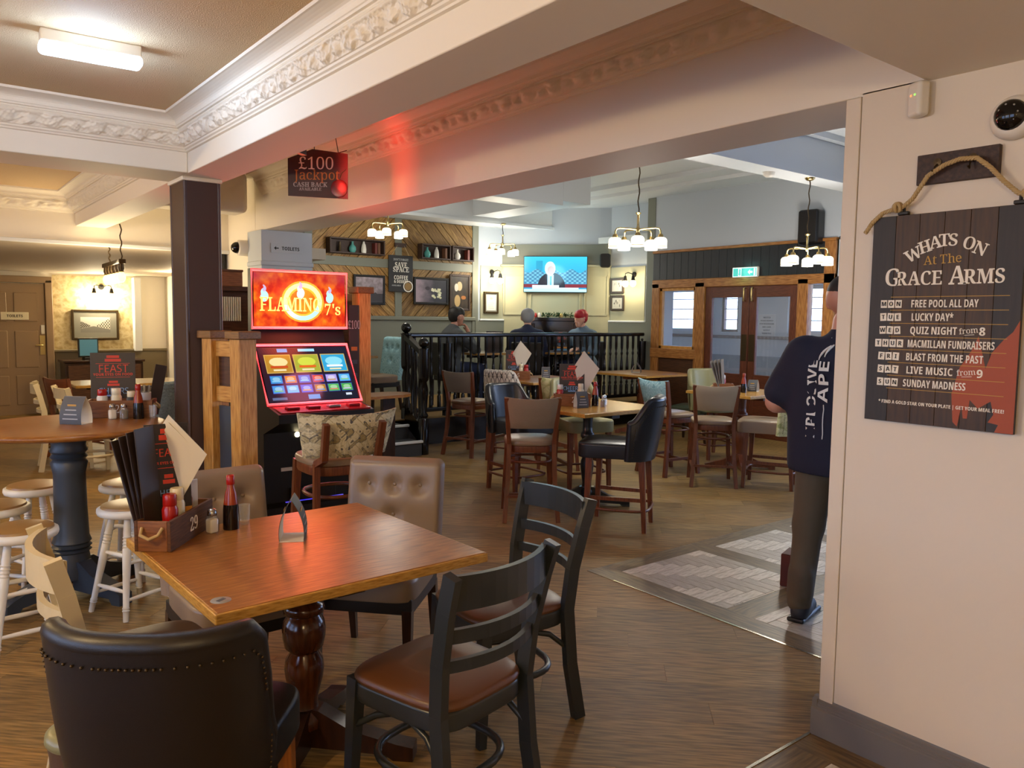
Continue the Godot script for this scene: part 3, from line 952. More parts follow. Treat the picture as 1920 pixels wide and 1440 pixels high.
# ---------------------------------------------------------------- doors and the timber screen
func build_doors() -> void:
	# toilet door at the end of the corridor
	var d := struct("door_1", Shape.new().soft(Vector3(1.36, 1.0, -14.01), Vector3(0.94, 2.0, 0.05), 0.004), M.taupe_door)
	for r in [[1.02, 1.33, 1.42, 1.86], [1.42, 1.73, 1.42, 1.86], [1.02, 1.33, 0.72, 1.28], [1.42, 1.73, 0.72, 1.28], [1.02, 1.33, 0.15, 0.6], [1.42, 1.73, 0.15, 0.6]]:
		part(d, "panel", Shape.new().soft(Vector3((r[0] + r[1]) * 0.5, (r[2] + r[3]) * 0.5, -13.985), Vector3(r[1] - r[0], r[3] - r[2], 0.025), 0.012), M.taupe_door)
	var fr := Shape.new()
	fr.soft(Vector3(1.885, 1.02, -14.0), Vector3(0.1, 2.08, 0.09), 0.01)
	fr.soft(Vector3(1.36, 2.06, -14.0), Vector3(1.15, 0.1, 0.09), 0.01)
	part(d, "door_frame", fr, M.taupe_door)
	part(d, "push_plate", Shape.new().soft(Vector3(1.78, 1.06, -13.975), Vector3(0.07, 0.3, 0.012), 0.003), M.brass)
	part(d, "lever_handle", Shape.new().tube([Vector3(1.78, 1.06, -13.97), Vector3(1.78, 1.06, -13.92), Vector3(1.68, 1.06, -13.92)], 0.011, 8), M.brass)
	part(d, "keypad", Shape.new().soft(Vector3(1.79, 1.3, -13.975), Vector3(0.05, 0.14, 0.03), 0.008), M.white_plastic)
	var sg := thing("door_sign", "cream sign reading toilets on the panelled taupe door", "sign", Vector3(1.43, 1.505, -13.965))
	part(sg, "plate", Shape.new().soft(Vector3.ZERO, Vector3(0.36, 0.115, 0.01), 0.002), M.mayo_cream)
	lettering(sg, "TOILETS", 0.055, M.ink_black, at3(0, 0, 0.006), "Droid Sans", true)

	# oak screen with black fascia
	var sc := thing("door_screen", "oak framed glazed screen with a black boarded fascia around the double doors", "door screen", Vector3(9.03, 0, -6.6))
	var z0 := -8.05 + 6.6
	var z1 := -5.12 + 6.6
	part(sc, "fascia", Shape.new().span(Vector3(0.0, 2.15, z0), Vector3(0.05, 2.56, z1)), M.iron)
	var wdt := (z1 - z0) / 22.0
	for i in 22:
		part(sc, "fascia_board", Shape.new().soft(Vector3(-0.004, 2.355, z0 + wdt * (i + 0.5)), Vector3(0.014, 0.40, wdt - 0.004), 0.003), M.fascia_black)
	var rail := func(called: String, lo: Vector3, hi: Vector3, m: Material) -> void: part(sc, called, Shape.new().soft((lo + hi) * 0.5, hi - lo, 0.008), m)
	rail.call("top_rail", Vector3(-0.04, 2.545, z0), Vector3(0.06, 2.585, z1), M.door_oak_z)
	rail.call("head_rail", Vector3(-0.03, 2.03, z0), Vector3(0.09, 2.155, z1), M.door_oak_z)
	rail.call("stile", Vector3(-0.03, 0, z0), Vector3(0.09, 2.1, z0 + 0.14), M.door_oak)
	rail.call("stile", Vector3(-0.03, 0, -7.24 + 6.6), Vector3(0.09, 2.1, -7.075 + 6.6), M.door_oak)
	rail.call("stile", Vector3(-0.03, 0, -5.62 + 6.6), Vector3(0.09, 2.1, -5.47 + 6.6), M.door_oak)
	rail.call("stile", Vector3(-0.03, 0, -5.27 + 6.6), Vector3(0.09, 2.57, z1), M.door_oak)
	rail.call("sill", Vector3(-0.04, 1.0, z0), Vector3(0.09, 1.14, -7.2 + 6.6), M.door_oak_z)
	rail.call("sill", Vector3(-0.04, 0.86, -5.5 + 6.6), Vector3(0.09, 0.98, z1), M.door_oak_z)
	rail.call("base_panel", Vector3(0.0, 0, -7.95 + 6.6), Vector3(0.06, 1.0, -7.2 + 6.6), M.booth_brown)
	rail.call("base_panel", Vector3(0.0, 0, -5.5 + 6.6), Vector3(0.06, 0.9, -5.25 + 6.6), M.door_oak)
	part(sc, "window_pane", Shape.new().span(Vector3(0.03, 1.12, -7.93 + 6.6), Vector3(0.036, 2.05, -7.22 + 6.6)), M.door_glass)
	part(sc, "window_pane", Shape.new().span(Vector3(0.03, 0.96, -5.48 + 6.6), Vector3(0.036, 2.05, -5.26 + 6.6)), M.door_glass)
	var inner := Shape.new()
	for e in [[Vector3(0, 1.14, -7.91), Vector3(0.06, 1.18, -7.24)], [Vector3(0, 1.99, -7.91), Vector3(0.06, 2.03, -7.24)], [Vector3(0, 1.14, -7.91), Vector3(0.06, 2.03, -7.87)], [Vector3(0, 1.14, -7.28), Vector3(0.06, 2.03, -7.24)]]:
		inner.span(e[0] + Vector3(0, 0, 6.6), e[1] + Vector3(0, 0, 6.6))
	part(sc, "pane_bead", inner, M.pine)

	# the two glazed leaves
	var k := 2
	for e in [[-7.07, -6.352], [-6.342, -5.625]]:
		var zc: float = (e[0] + e[1]) * 0.5
		var wd: float = e[1] - e[0]
		var leaf := struct("door_%d" % k, Shape.new().soft(Vector3(9.06, 1.955, zc), Vector3(0.045, 0.15, wd), 0.004), M.door_mahogany_z)
		k += 1
		part(leaf, "bottom_rail", Shape.new().soft(Vector3(9.06, 0.42, zc), Vector3(0.045, 0.84, wd), 0.004), M.door_mahogany_z)
		for s in [-1.0, 1.0]:
			part(leaf, "stile", Shape.new().soft(Vector3(9.058, 1.0, zc + s * (wd * 0.5 - 0.055)), Vector3(0.05, 2.0, 0.11), 0.004), M.door_mahogany)
		part(leaf, "window_pane", Shape.new().span(Vector3(9.058, 0.82, e[0] + 0.1), Vector3(9.064, 1.9, e[1] - 0.1)), M.door_glass)
		var s := 1.0 if k == 3 else -1.0
		var zi: float = zc + s * (wd * 0.5 - 0.055)
		part(leaf, "push_plate", Shape.new().soft(Vector3(9.03, 1.2, zi), Vector3(0.006, 0.36, 0.085), 0.002), M.bronze)
		part(leaf, "pull_handle", Shape.new().tube([Vector3(9.03, 1.83, zi), Vector3(8.99, 1.83, zi), Vector3(8.99, 2.0, zi), Vector3(9.03, 2.0, zi)], 0.011, 8), M.brass)
	# illuminated exit sign
	var ex := thing("exit_sign", "illuminated green running-man exit sign with arrow above the double doors", "exit sign", Vector3(8.985, 2.212, -6.4))
	part(ex, "casing", Shape.new().soft(Vector3(0.02, 0, 0), Vector3(0.04, 0.14, 0.41), 0.012), M.white_plastic)
	part(ex, "lit_panel", Shape.new().picture(Vector3(-0.002, 0.06, -0.19), Vector3(0, 0, 0.38), Vector3(0, -0.12, 0)), M.exit_picture)
	lamp_light(Vector3(8.93, 2.22, -6.4), Color(0.55, 1.0, 0.95), 0.05, 0.1)

func exit_image() -> Image:
	var im := Image.create(192, 64, false, Image.FORMAT_RGB8)
	im.fill(hue("e8fffb"))
	im.fill_rect(Rect2i(4, 4, 184, 56), hue("14b3a4"))
	im.fill_rect(Rect2i(44, 4, 26, 56), hue("e8fffb"))
	im.fill_rect(Rect2i(50, 8, 14, 48), hue("4fd0c4"))
	for x in 40:
		var h := int(20.0 * (1.0 - absf(x - 20) / 20.0)) if x < 20 else 7
		im.fill_rect(Rect2i(118 + x, 32 - h, 1, h * 2), hue("e8fffb"))
	im.fill_rect(Rect2i(166, 6, 16, 52), hue("c9fff7"))
	# running figure
	for p in [Vector2(56, 18), Vector2(54, 28), Vector2(58, 36), Vector2(50, 44), Vector2(62, 46)]:
		im.fill_rect(Rect2i(int(p.x) - 3, int(p.y) - 4, 6, 9), hue("14b3a4"))
	return im

func screen_material(key: String, im: Image, energy: float) -> StandardMaterial3D:
	var m := plain(key, Color(0.02, 0.02, 0.02), 0.25)
	m.emission_enabled = true
	m.emission = Color.WHITE
	m.emission_operator = BaseMaterial3D.EMISSION_OP_MULTIPLY
	m.emission_texture = ImageTexture.create_from_image(im)
	m.emission_energy_multiplier = energy
	return m

func picture_material(key: String, im: Image, rough := 0.5) -> StandardMaterial3D:
	var m := plain(key, Color.WHITE, rough)
	m.albedo_texture = ImageTexture.create_from_image(im)
	return m

func disc(im: Image, c: Vector2, r: Vector2, col: Color) -> void:
	for y in range(maxi(0, int(c.y - r.y)), mini(im.get_height(), int(c.y + r.y) + 1)):
		for x in range(maxi(0, int(c.x - r.x)), mini(im.get_width(), int(c.x + r.x) + 1)):
			if pow((x - c.x) / r.x, 2) + pow((y - c.y) / r.y, 2) <= 1.0:
				im.set_pixel(x, y, col)

# ---------------------------------------------------------------- furniture
# every chair is built facing -Z with its origin on the floor under the seat

func arc_slat(half: float, y0: float, y1: float, z: float, bow: float, thick: float, n := 10) -> Shape:
	# slat bowed backwards in plan
	var s := Shape.new()
	var rows := []
	var ring := [Vector2(-0.5, 0), Vector2(-0.5, 1), Vector2(0.5, 1), Vector2(0.5, 0)]
	for i in n + 1:
		var u := -1.0 + 2.0 * i / n
		var line := []
		for q in ring:
			line.append(Vector3(u * half, y0 + (y1 - y0) * q.y, z + bow * (1.0 - u * u) + q.x * thick))
		rows.append(line)
	for i in n:
		for k in 4:
			var a: Vector3 = rows[i][k]
			var b: Vector3 = rows[i + 1][k]
			var c: Vector3 = rows[i + 1][(k + 1) % 4]
			var d: Vector3 = rows[i][(k + 1) % 4]
			var o := Vector3(0, 0, -1) if k == 0 else Vector3.UP if k == 1 else Vector3(0, 0, 1) if k == 2 else Vector3.DOWN
			s.quad(a, b, c, d, o)
	s.quad(rows[0][0], rows[0][1], rows[0][2], rows[0][3], Vector3.LEFT)
	s.quad(rows[n][0], rows[n][1], rows[n][2], rows[n][3], Vector3.RIGHT)
	return s

# seat pad: superellipse plan, domed top; front is wider than the back
func seat_pad(wf: float, wb: float, depth: float, y0: float, y1: float, dome: float, power := 4.0, segs := 40) -> Shape:
	var s := Shape.new()
	var plan := func(a: float) -> Vector2:
		var c := cos(a)
		var d := sin(a)
		var x := signf(c) * pow(absf(c), 2.0 / power)
		var z := signf(d) * pow(absf(d), 2.0 / power)
		var w := lerpf(wf, wb, z * 0.5 + 0.5)
		return Vector2(x * w * 0.5, z * depth * 0.5)
	var rings := [[0.985, y0], [1.0, y0 + 0.008], [1.0, y1 - 0.012], [0.985, y1 - 0.003], [0.95, y1 + dome * 0.25], [0.8, y1 + dome * 0.7], [0.5, y1 + dome], [0.0, y1 + dome * 1.05]]
	var rows := []
	for r in rings:
		var line := []
		for k in segs + 1:
			var p: Vector2 = plan.call(TAU * k / segs)
			line.append(Vector3(p.x * r[0], r[1], p.y * r[0]))
		rows.append(line)
	s.sheet(rows, true)
	if s.n[segs * 6 * 3].dot(Vector3.UP) < -0.2 or s.n[0].dot(s.v[0] * Vector3(1, 0, 1)) < 0.0:
		s = Shape.new()
		s.sheet(rows)
	var under := []
	for k in segs:
		s.flat(Vector3(0, y0, 0), rows[0][k], rows[0][k + 1], Vector3.DOWN)
	return s

func ring_path(rx: float, rz: float, y: float, n := 28, power := 2.6) -> Array:
	var pts := []
	for k in n:
		var a := TAU * k / n
		pts.append(Vector3(signf(cos(a)) * pow(absf(cos(a)), 2.0 / power) * rx, y, signf(sin(a)) * pow(absf(sin(a)), 2.0 / power) * rz))
	return pts

func ladder_chair(called: String, label: String, frame: Material, pad: Material, group := "") -> Node3D:
	var t := thing(called, label, "chair", Vector3.ZERO, 0, group)
	t.set_meta("base", called)
	for s in [-1.0, 1.0]:
		# back stile and rear leg in one sweep
		var st := Shape.new()
		var path := [Vector3(s * 0.195, 0, 0.245), Vector3(s * 0.19, 0.22, 0.205), Vector3(s * 0.19, 0.44, 0.185), Vector3(s * 0.2, 0.6, 0.2), Vector3(s * 0.213, 0.76, 0.235), Vector3(s * 0.22, 0.865, 0.265)]
		for i in path.size() - 1:
			var wa := Vector2(0.032, 0.048).lerp(Vector2(0.026, 0.046), i / 5.0)
			st.bar(path[i], path[i + 1] + (path[i + 1] - path[i]).normalized() * 0.004, wa, wa)
		part(t, "stile", st, frame)
		part(t, "leg", Shape.new().bar(Vector3(s * 0.2, 0, -0.195), Vector3(s * 0.185, 0.45, -0.175), Vector2(0.03, 0.03), Vector2(0.042, 0.042)), frame)
	part(t, "crest_rail", arc_slat(0.214, 0.765, 0.862, 0.24, 0.06, 0.02), frame)
	part(t, "slat", arc_slat(0.205, 0.665, 0.705, 0.218, 0.058, 0.018), frame)
	part(t, "slat", arc_slat(0.2, 0.575, 0.61, 0.2, 0.055, 0.018), frame)
	part(t, "seat_frame", seat_pad(0.43, 0.38, 0.42, 0.385, 0.445, 0.0, 5.0), frame)
	part(t, "seat", seat_pad(0.44, 0.385, 0.43, 0.445, 0.468, 0.018, 4.5), pad)
	part(t, "hoop_stretcher", Shape.new().tube(ring_path(0.175, 0.18, 0.205), 0.013, 8, true), frame)
	for s in [-1.0, 1.0]:
		part(t, "side_brace", Shape.new().tube([Vector3(s * 0.19, 0.3, -0.17), Vector3(s * 0.17, 0.345, -0.1), Vector3(s * 0.16, 0.385, 0.0), Vector3(s * 0.17, 0.35, 0.12), Vector3(s * 0.185, 0.29, 0.19)], 0.011, 6), frame)
	return t

# curved upholstered shell; returns the shell and the line along its rim
func tub_shell(r: Vector2, y0: float, top: float, arm: float, spread: float, thick: float, rake: float, flat_back := 0.5, flare_by := 0.08) -> Array:
	var n := 28
	var rows_in := []
	var rows_out := []
	var rim := []
	var edge := []
	for i in n + 1:
		var u := -1.0 + 2.0 * i / n
		var a := u * spread
		var e := 2.0 / 2.7
		var dirx := signf(sin(a)) * pow(absf(sin(a)), e)
		var dirz := signf(cos(a)) * pow(absf(cos(a)), e)
		var k := smoothstep(flat_back, 1.0, absf(u))
		var h := lerpf(top, arm, k)
		var ins := []
		var outs := []
		for j in 9:
			var v := j / 8.0
			var y := y0 + (h - y0) * v
			var lean := rake * (y - y0) * maxf(0.0, dirz)
			var flare := 1.0 + flare_by * (y - y0) * absf(dirx)
			var bulge := thick * (0.5 + 0.16 * sin(PI * v))
			var c := Vector3(dirx * r.x * flare, y, dirz * r.y + lean)
			var o := Vector3(dirx / r.x, 0, dirz / r.y).normalized()
			ins.append(c - o * bulge)
			outs.append(c + o * bulge)
		rows_in.append(ins)
		rows_out.append(outs)
		rim.append((ins[8] + outs[8]) * 0.5)
		edge.append(outs[8] + Vector3(0, -thick * 0.75, 0))
	var s := Shape.new()
	var so := Shape.new()
	so.sheet(rows_out)
	var mid_n: Vector3 = so.n[so.n.size() / 2]
	if mid_n.z < 0.0:
		so = Shape.new()
		so.sheet(rows_out, true)
	s.add(so)
	var si := Shape.new()
	si.sheet(rows_in)
	if si.n[si.n.size() / 2].z > 0.0:
		si = Shape.new()
		si.sheet(rows_in, true)
	s.add(si)
	# rolled rim
	var roll := []
	for i in n + 1:
		roll.append(rim[i])
	s.tube(roll, thick * 0.53, 10)
	for i in [0, n]:
		var col := []
		for j in 9:
			col.append((rows_in[i][j] + rows_out[i][j]) * 0.5)
		s.tube(col, thick * 0.52, 10)
		s.ball(rim[i], Vector3.ONE * thick * 0.54, 10)
	var under := Shape.new()
	for i in n:
		s.quad(rows_in[i][0], rows_in[i + 1][0], rows_out[i + 1][0], rows_out[i][0], Vector3.DOWN)
	# nail line on the outside, under the rim and down both front edges
	var nails := []
	for i in range(1, n):
		nails.append(edge[i])
	for i in [1, n - 1]:
		for j in range(1, 8):
			nails.append(rows_out[i][j])
	return [s, nails]

func studs(line: Array, gap: float, r: float) -> Shape:
	var s := Shape.new()
	for p in line:
		s.ball(p, Vector3.ONE * r, 6)
	return s

func tub_chair(called: String, label: String, hide: Material, outer: Material, leg_m: Material, seat_y: float, top: float, arm: float, bar_rails: bool, group := "", spread := 1.3, half := Vector2(0.225, 0.215), flat_back := 0.5, flare_by := 0.08) -> Node3D:
	var t := thing(called, label, "chair", Vector3.ZERO, 0, group)
	t.set_meta("base", called)
	var sh := tub_shell(half, seat_y - 0.13, top, arm, spread, 0.055, 0.16, flat_back, flare_by)
	var rest := part(t, "backrest", sh[0], outer)
	var dense := []
	var nails: Array = sh[1]
	for i in nails.size() - 1:
		var a: Vector3 = nails[i]
		var b: Vector3 = nails[i + 1]
		if a.distance_to(b) > 0.12:
			continue
		var cnt := maxi(1, int(a.distance_to(b) / 0.014))
		for k in cnt:
			dense.append(a.lerp(b, float(k) / cnt))
	var st := part(rest, "nailhead_trim", studs(dense, 0.014, 0.0042), M.bronze)
	st.set_meta("kind", "stuff")
	part(t, "seat", seat_pad(0.48, 0.41, 0.5, seat_y - 0.12, seat_y - 0.015, 0.02, 5.0), hide, at3(0, 0, -0.06))
	for q in [Vector2(-0.19, -0.21), Vector2(0.19, -0.21), Vector2(-0.16, 0.17), Vector2(0.16, 0.17)]:
		var k := 1.08 if q.y < 0 else 1.2
		part(t, "leg", Shape.new().bar(Vector3(q.x * 1.05, 0, q.y * k), Vector3(q.x, seat_y - 0.1, q.y), Vector2(0.03, 0.03), Vector2(0.045, 0.045)), leg_m)
	if bar_rails:
		part(t, "hoop_stretcher", Shape.new().tube(ring_path(0.205, 0.225, 0.16, 28, 4.0), 0.011, 6, true), leg_m)
		for s in [-1.0, 1.0]:
			part(t, "stretcher", Shape.new().bar(Vector3(s * 0.19, 0.24, -0.21), Vector3(s * 0.17, 0.24, 0.18), Vector2(0.02, 0.028), Vector2(0.02, 0.028)), leg_m)
	return t

# parsons chair with a buttoned slab back
func buttoned_chair(called: String, label: String, group := "") -> Node3D:
	var t := thing(called, label, "chair", Vector3.ZERO, 0, group)
	t.set_meta("base", called)
	var w := 0.235
	var y0 := 0.40
	var y1 := 0.885
	var rows := []
	var buttons := [Vector2(-0.125, 0.76), Vector2(0.0, 0.76), Vector2(0.125, 0.76), Vector2(0.0, 0.62)]
	var nu := 44
	var nv := 44
	var front := []
	var rear := []
	for j in nv + 1:
		var fl := []
		var rl := []
		for i in nu + 1:
			var u := -1.0 + 2.0 * i / nu
			var v := float(j) / nv
			# rounded outline
			var x := u * w
			var y := lerpf(y0, y1, v)
			var dx := maxf(0.0, absf(x) - (w - 0.035))
			var dy := maxf(0.0, y - (y1 - 0.035))
			var e := minf(1.0, sqrt(dx * dx + dy * dy) / 0.035)
			if dx > 0.0 and dy > 0.0:
				var dd := Vector2(dx, dy)
				var most := dd.normalized() * minf(0.035, maxf(dx, dy))
				x = signf(x) * (w - 0.035 + most.x)
				y = y1 - 0.035 + most.y
				e = minf(1.0, most.length() / 0.035)
			var swell := 0.043 * sqrt(maxf(0.0, 1.0 - e * e))
			var dent := 0.0
			for b in buttons:
				var q: Vector2 = Vector2(x, y) - b
				dent += 0.024 * exp(-q.length_squared() / 0.0011)
			var z := 0.19 + (y - y0) * 0.17
			fl.append(Vector3(x, y, z - swell + dent))
			rl.append(Vector3(x, y, z + swell))
		front.append(fl)
		rear.append(rl)
	var s := Shape.new()
	var a := Shape.new().sheet(front)
	s.add(a if a.n[a.n.size() / 2].z < 0.0 else Shape.new().sheet(front, true))
	a = Shape.new().sheet(rear)
	s.add(a if a.n[a.n.size() / 2].z > 0.0 else Shape.new().sheet(rear, true))
	var rest := part(t, "backrest", s, M.tan_leather)
	for b in buttons:
		part(rest, "button", Shape.new().ball(Vector3(b.x, b.y, 0.19 + (b.y - y0) * 0.17 - 0.021), Vector3(0.009, 0.009, 0.006), 10), M.tan_leather)
	part(t, "seat", seat_pad(0.47, 0.45, 0.47, 0.37, 0.455, 0.022, 6.0), M.tan_leather, at3(0, 0, -0.04))
	part(t, "apron", Shape.new().soft(Vector3(0, 0.345, -0.03), Vector3(0.44, 0.07, 0.43), 0.006), M.black_leather)
	for q in [Vector2(-0.2, -0.23), Vector2(0.2, -0.23), Vector2(-0.2, 0.17), Vector2(0.2, 0.17)]:
		part(t, "leg", Shape.new().bar(Vector3(q.x, 0, q.y * (1.0 if q.y < 0 else 1.3)), Vector3(q.x, 0.33, q.y), Vector2(0.026, 0.026), Vector2(0.042, 0.042)), M.dark_oak)
	return t

# timber stool-height chair with an upholstered panel in its back
func bar_chair(called: String, label: String, seat_y: float, top: float, fabric: Material, pad: Material, timber: Material, group := "", wide := 1.0, gap := 0.28) -> Node3D:
	var t := thing(called, label, "chair", Vector3.ZERO, 0, group)
	t.set_meta("base", called)
	var y2 := seat_y + (top - seat_y) * gap
	var tuck := 0.03 if wide > 1.0 else 0.0
	for s in [-1.0, 1.0]:
		var path := [Vector3(s * 0.205, 0, 0.25), Vector3(s * 0.18, seat_y * 0.5, 0.205), Vector3(s * 0.172, seat_y - 0.03, 0.185), Vector3(s * (0.182 - tuck), y2, 0.2 + tuck * 1.7), Vector3(s * (0.2 - tuck * 1.4), top - tuck * 1.6, 0.25 + tuck * 1.9)]
		var st := Shape.new()
		for i in path.size() - 1:
			st.bar(path[i], path[i + 1] + (path[i + 1] - path[i]).normalized() * 0.004, Vector2(0.034, 0.036), Vector2(0.032, 0.034))
		part(t, "stile", st, timber)
		part(t, "leg", Shape.new().bar(Vector3(s * 0.195, 0, -0.215), Vector3(s * 0.165, seat_y - 0.05, -0.165), Vector2(0.032, 0.032), Vector2(0.042, 0.042)), timber)
	# back panel: trapezoid, bowed in plan
	var rows_f := []
	var rows_b := []
	for j in 7:
		var v := j / 6.0
		var fl := []
		var bl := []
		for i in 13:
			var u := -1.0 + i / 6.0
			var y := lerpf(y2, top + 0.012, v) - 0.018 * (1.0 - u * u) * v
			var x := u * lerpf(0.178, 0.215, v) * wide
			var z := lerpf(0.2, 0.252, v) + 0.028 * (1.0 - u * u) - 0.16 * (wide - 1.0) * pow(absf(u), 3.0)
			var e := 1.0 - pow(absf(u), 8.0)
			var g := 1.0 - pow(absf(v * 2.0 - 1.0), 8.0)
			var th := 0.008 + 0.016 * e * g
			fl.append(Vector3(x, y, z - th))
			bl.append(Vector3(x, y, z + th))
		rows_f.append(fl)
		rows_b.append(bl)
	var s := Shape.new()
	for pair in [[rows_f, -1.0], [rows_b, 1.0]]:
		var a := Shape.new().sheet(pair[0])
		s.add(a if a.n[a.n.size() / 2].z * pair[1] > 0.0 else Shape.new().sheet(pair[0], true))
	for i in 12:
		for row in [0, 6]:
			s.quad(rows_f[row][i], rows_f[row][i + 1], rows_b[row][i + 1], rows_b[row][i], Vector3.UP if row else Vector3.DOWN)
	for j in 6:
		for i in [0, 12]:
			s.quad(rows_f[j][i], rows_f[j + 1][i], rows_b[j + 1][i], rows_b[j][i], Vector3.RIGHT if i else Vector3.LEFT)
	part(t, "backrest", s, fabric)
	part(t, "seat_frame", seat_pad(0.4, 0.36, 0.39, seat_y - 0.1, seat_y - 0.045, 0.0, 3.4), timber)
	part(t, "seat", seat_pad(0.42, 0.37, 0.41, seat_y - 0.045, seat_y - 0.012, 0.02, 3.4), pad)
	part(t, "hoop_stretcher", Shape.new().tube(ring_path(0.17, 0.18, seat_y * 0.72, 26, 2.4), 0.011, 6, true), timber)
	for s2 in [-1.0, 1.0]:
		part(t, "stretcher", Shape.new().bar(Vector3(s2 * 0.182, 0.17, -0.2), Vector3(s2 * 0.19, 0.17, 0.225), Vector2(0.02, 0.026), Vector2(0.02, 0.026)), timber)
	part(t, "stretcher", Shape.new().bar(Vector3(-0.19, 0.12, -0.205), Vector3(0.19, 0.12, -0.205), Vector2(0.03, 0.02), Vector2(0.03, 0.02)), timber)
	part(t, "stretcher", Shape.new().bar(Vector3(-0.19, 0.2, 0.23), Vector3(0.19, 0.2, 0.23), Vector2(0.02, 0.02), Vector2(0.02, 0.02)), timber)
	return t

func painted_stool(called: String, label: String, seat_y: float, group := "") -> Node3D:
	var t := thing(called, label, "stool", Vector3.ZERO, 0, group)
	t.set_meta("base", called)
	part(t, "seat_rim", Shape.new().lathe([Vector2(0, seat_y - 0.05), Vector2(0.135, seat_y - 0.05), Vector2(0.155, seat_y - 0.042), Vector2(0.16, seat_y - 0.03), Vector2(0.158, seat_y - 0.012), Vector2(0.148, seat_y - 0.006), Vector2(0.0, seat_y - 0.006)], 32), M.white_stool)
	part(t, "seat", Shape.new().lathe([Vector2(0.142, seat_y - 0.008), Vector2(0.138, seat_y + 0.004), Vector2(0.1, seat_y + 0.014), Vector2(0.04, seat_y + 0.018), Vector2(0, seat_y + 0.019)], 32), M.stool_leather)
	var feet := []
	for k in 4:
		var a := PI / 4 + k * PI / 2
		var d := Vector3(cos(a), 0, sin(a))
		var top := d * 0.085 + Vector3.UP * (seat_y - 0.05)
		var foot := d * 0.2
		feet.append([top, foot])
		var y := (top - foot).normalized()
		var x := y.cross(Vector3.UP).normalized()
		var b := Basis(x, y, x.cross(y))
		var l := (top - foot).length()
		var prof := [Vector2(0, 0), Vector2(0.013, 0), Vector2(0.015, 0.05), Vector2(0.019, 0.055), Vector2(0.015, 0.06), Vector2(0.019, 0.068), Vector2(0.015, 0.075), Vector2(0.017, l * 0.35), Vector2(0.021, l * 0.6), Vector2(0.021, l * 0.7)]
		for i in 4:
			prof.append_array([Vector2(0.018, l * 0.7 + i * 0.016 + 0.003), Vector2(0.022, l * 0.7 + i * 0.016 + 0.008), Vector2(0.018, l * 0.7 + i * 0.016 + 0.014)])
		prof.append_array([Vector2(0.019, l * 0.85), Vector2(0.015, l), Vector2(0, l)])
		part(t, "leg", Shape.new().lathe(prof, 10, foot, b), M.white_stool)
	for k in 4:
		var h := 0.22 if k % 2 == 0 else 0.3
		for e in [0.28 if k % 2 else 0.2, 0.62 if k % 2 else 0.55]:
			var p: Vector3 = feet[k][1].lerp(feet[k][0], e)
			var q: Vector3 = feet[(k + 1) % 4][1].lerp(feet[(k + 1) % 4][0], e)
			part(t, "rung", Shape.new().tube([p, p.lerp(q, 0.3), p.lerp(q, 0.5), p.lerp(q, 0.7), q], [0.008, 0.011, 0.012, 0.011, 0.008], 8), M.white_stool)
	return t

func square_top(t: Node3D, size: Vector2, y: float, top_m: Material, thick := 0.032) -> void:
	var top := part(t, "table_top", Shape.new().soft(Vector3(0, y - thick * 0.5 + 0.0005, 0), Vector3(size.x - 0.012, thick, size.y - 0.012), 0.003), top_m)
	for e in [[Vector3(0, y - thick * 0.5, size.y * 0.5 - 0.005), Vector3(size.x, thick - 0.003, 0.012)], [Vector3(0, y - thick * 0.5, -size.y * 0.5 + 0.005), Vector3(size.x, thick - 0.003, 0.012)], [Vector3(size.x * 0.5 - 0.005, y - thick * 0.5, 0), Vector3(0.012, thick - 0.003, size.y)], [Vector3(-size.x * 0.5 + 0.005, y - thick * 0.5, 0), Vector3(0.012, thick - 0.003, size.y)]]:
		part(top, "edge_lipping", Shape.new().soft(e[0], e[1], 0.004), M.oak_edge)

func turned_column(y0: float, y1: float, r: float) -> Array:
	var h := y1 - y0
	var p := [Vector2(0, y0), Vector2(r * 1.1, y0), Vector2(r * 1.15, y0 + 0.03), Vector2(r * 0.8, y0 + 0.06), Vector2(r * 0.75, y0 + 0.1), Vector2(r * 1.05, y0 + h * 0.3), Vector2(r * 1.12, y0 + h * 0.36), Vector2(r * 1.05, y0 + h * 0.42), Vector2(r * 0.82, y0 + h * 0.46), Vector2(r * 0.8, y0 + h * 0.47)]
	p.append_array([Vector2(r * 1.08, y0 + h * 0.5), Vector2(r * 1.2, y0 + h * 0.56), Vector2(r * 1.22, y0 + h * 0.61), Vector2(r * 1.14, y0 + h * 0.66), Vector2(r * 0.95, y0 + h * 0.69), Vector2(r * 0.9, y0 + h * 0.7), Vector2(r * 1.12, y0 + h * 0.715), Vector2(r * 1.18, y0 + h * 0.74), Vector2(r * 1.1, y0 + h * 0.765), Vector2(r * 0.85, y0 + h * 0.785), Vector2(r * 0.8, y0 + h * 0.85), Vector2(r * 0.85, y1), Vector2(0, y1)])
	return p

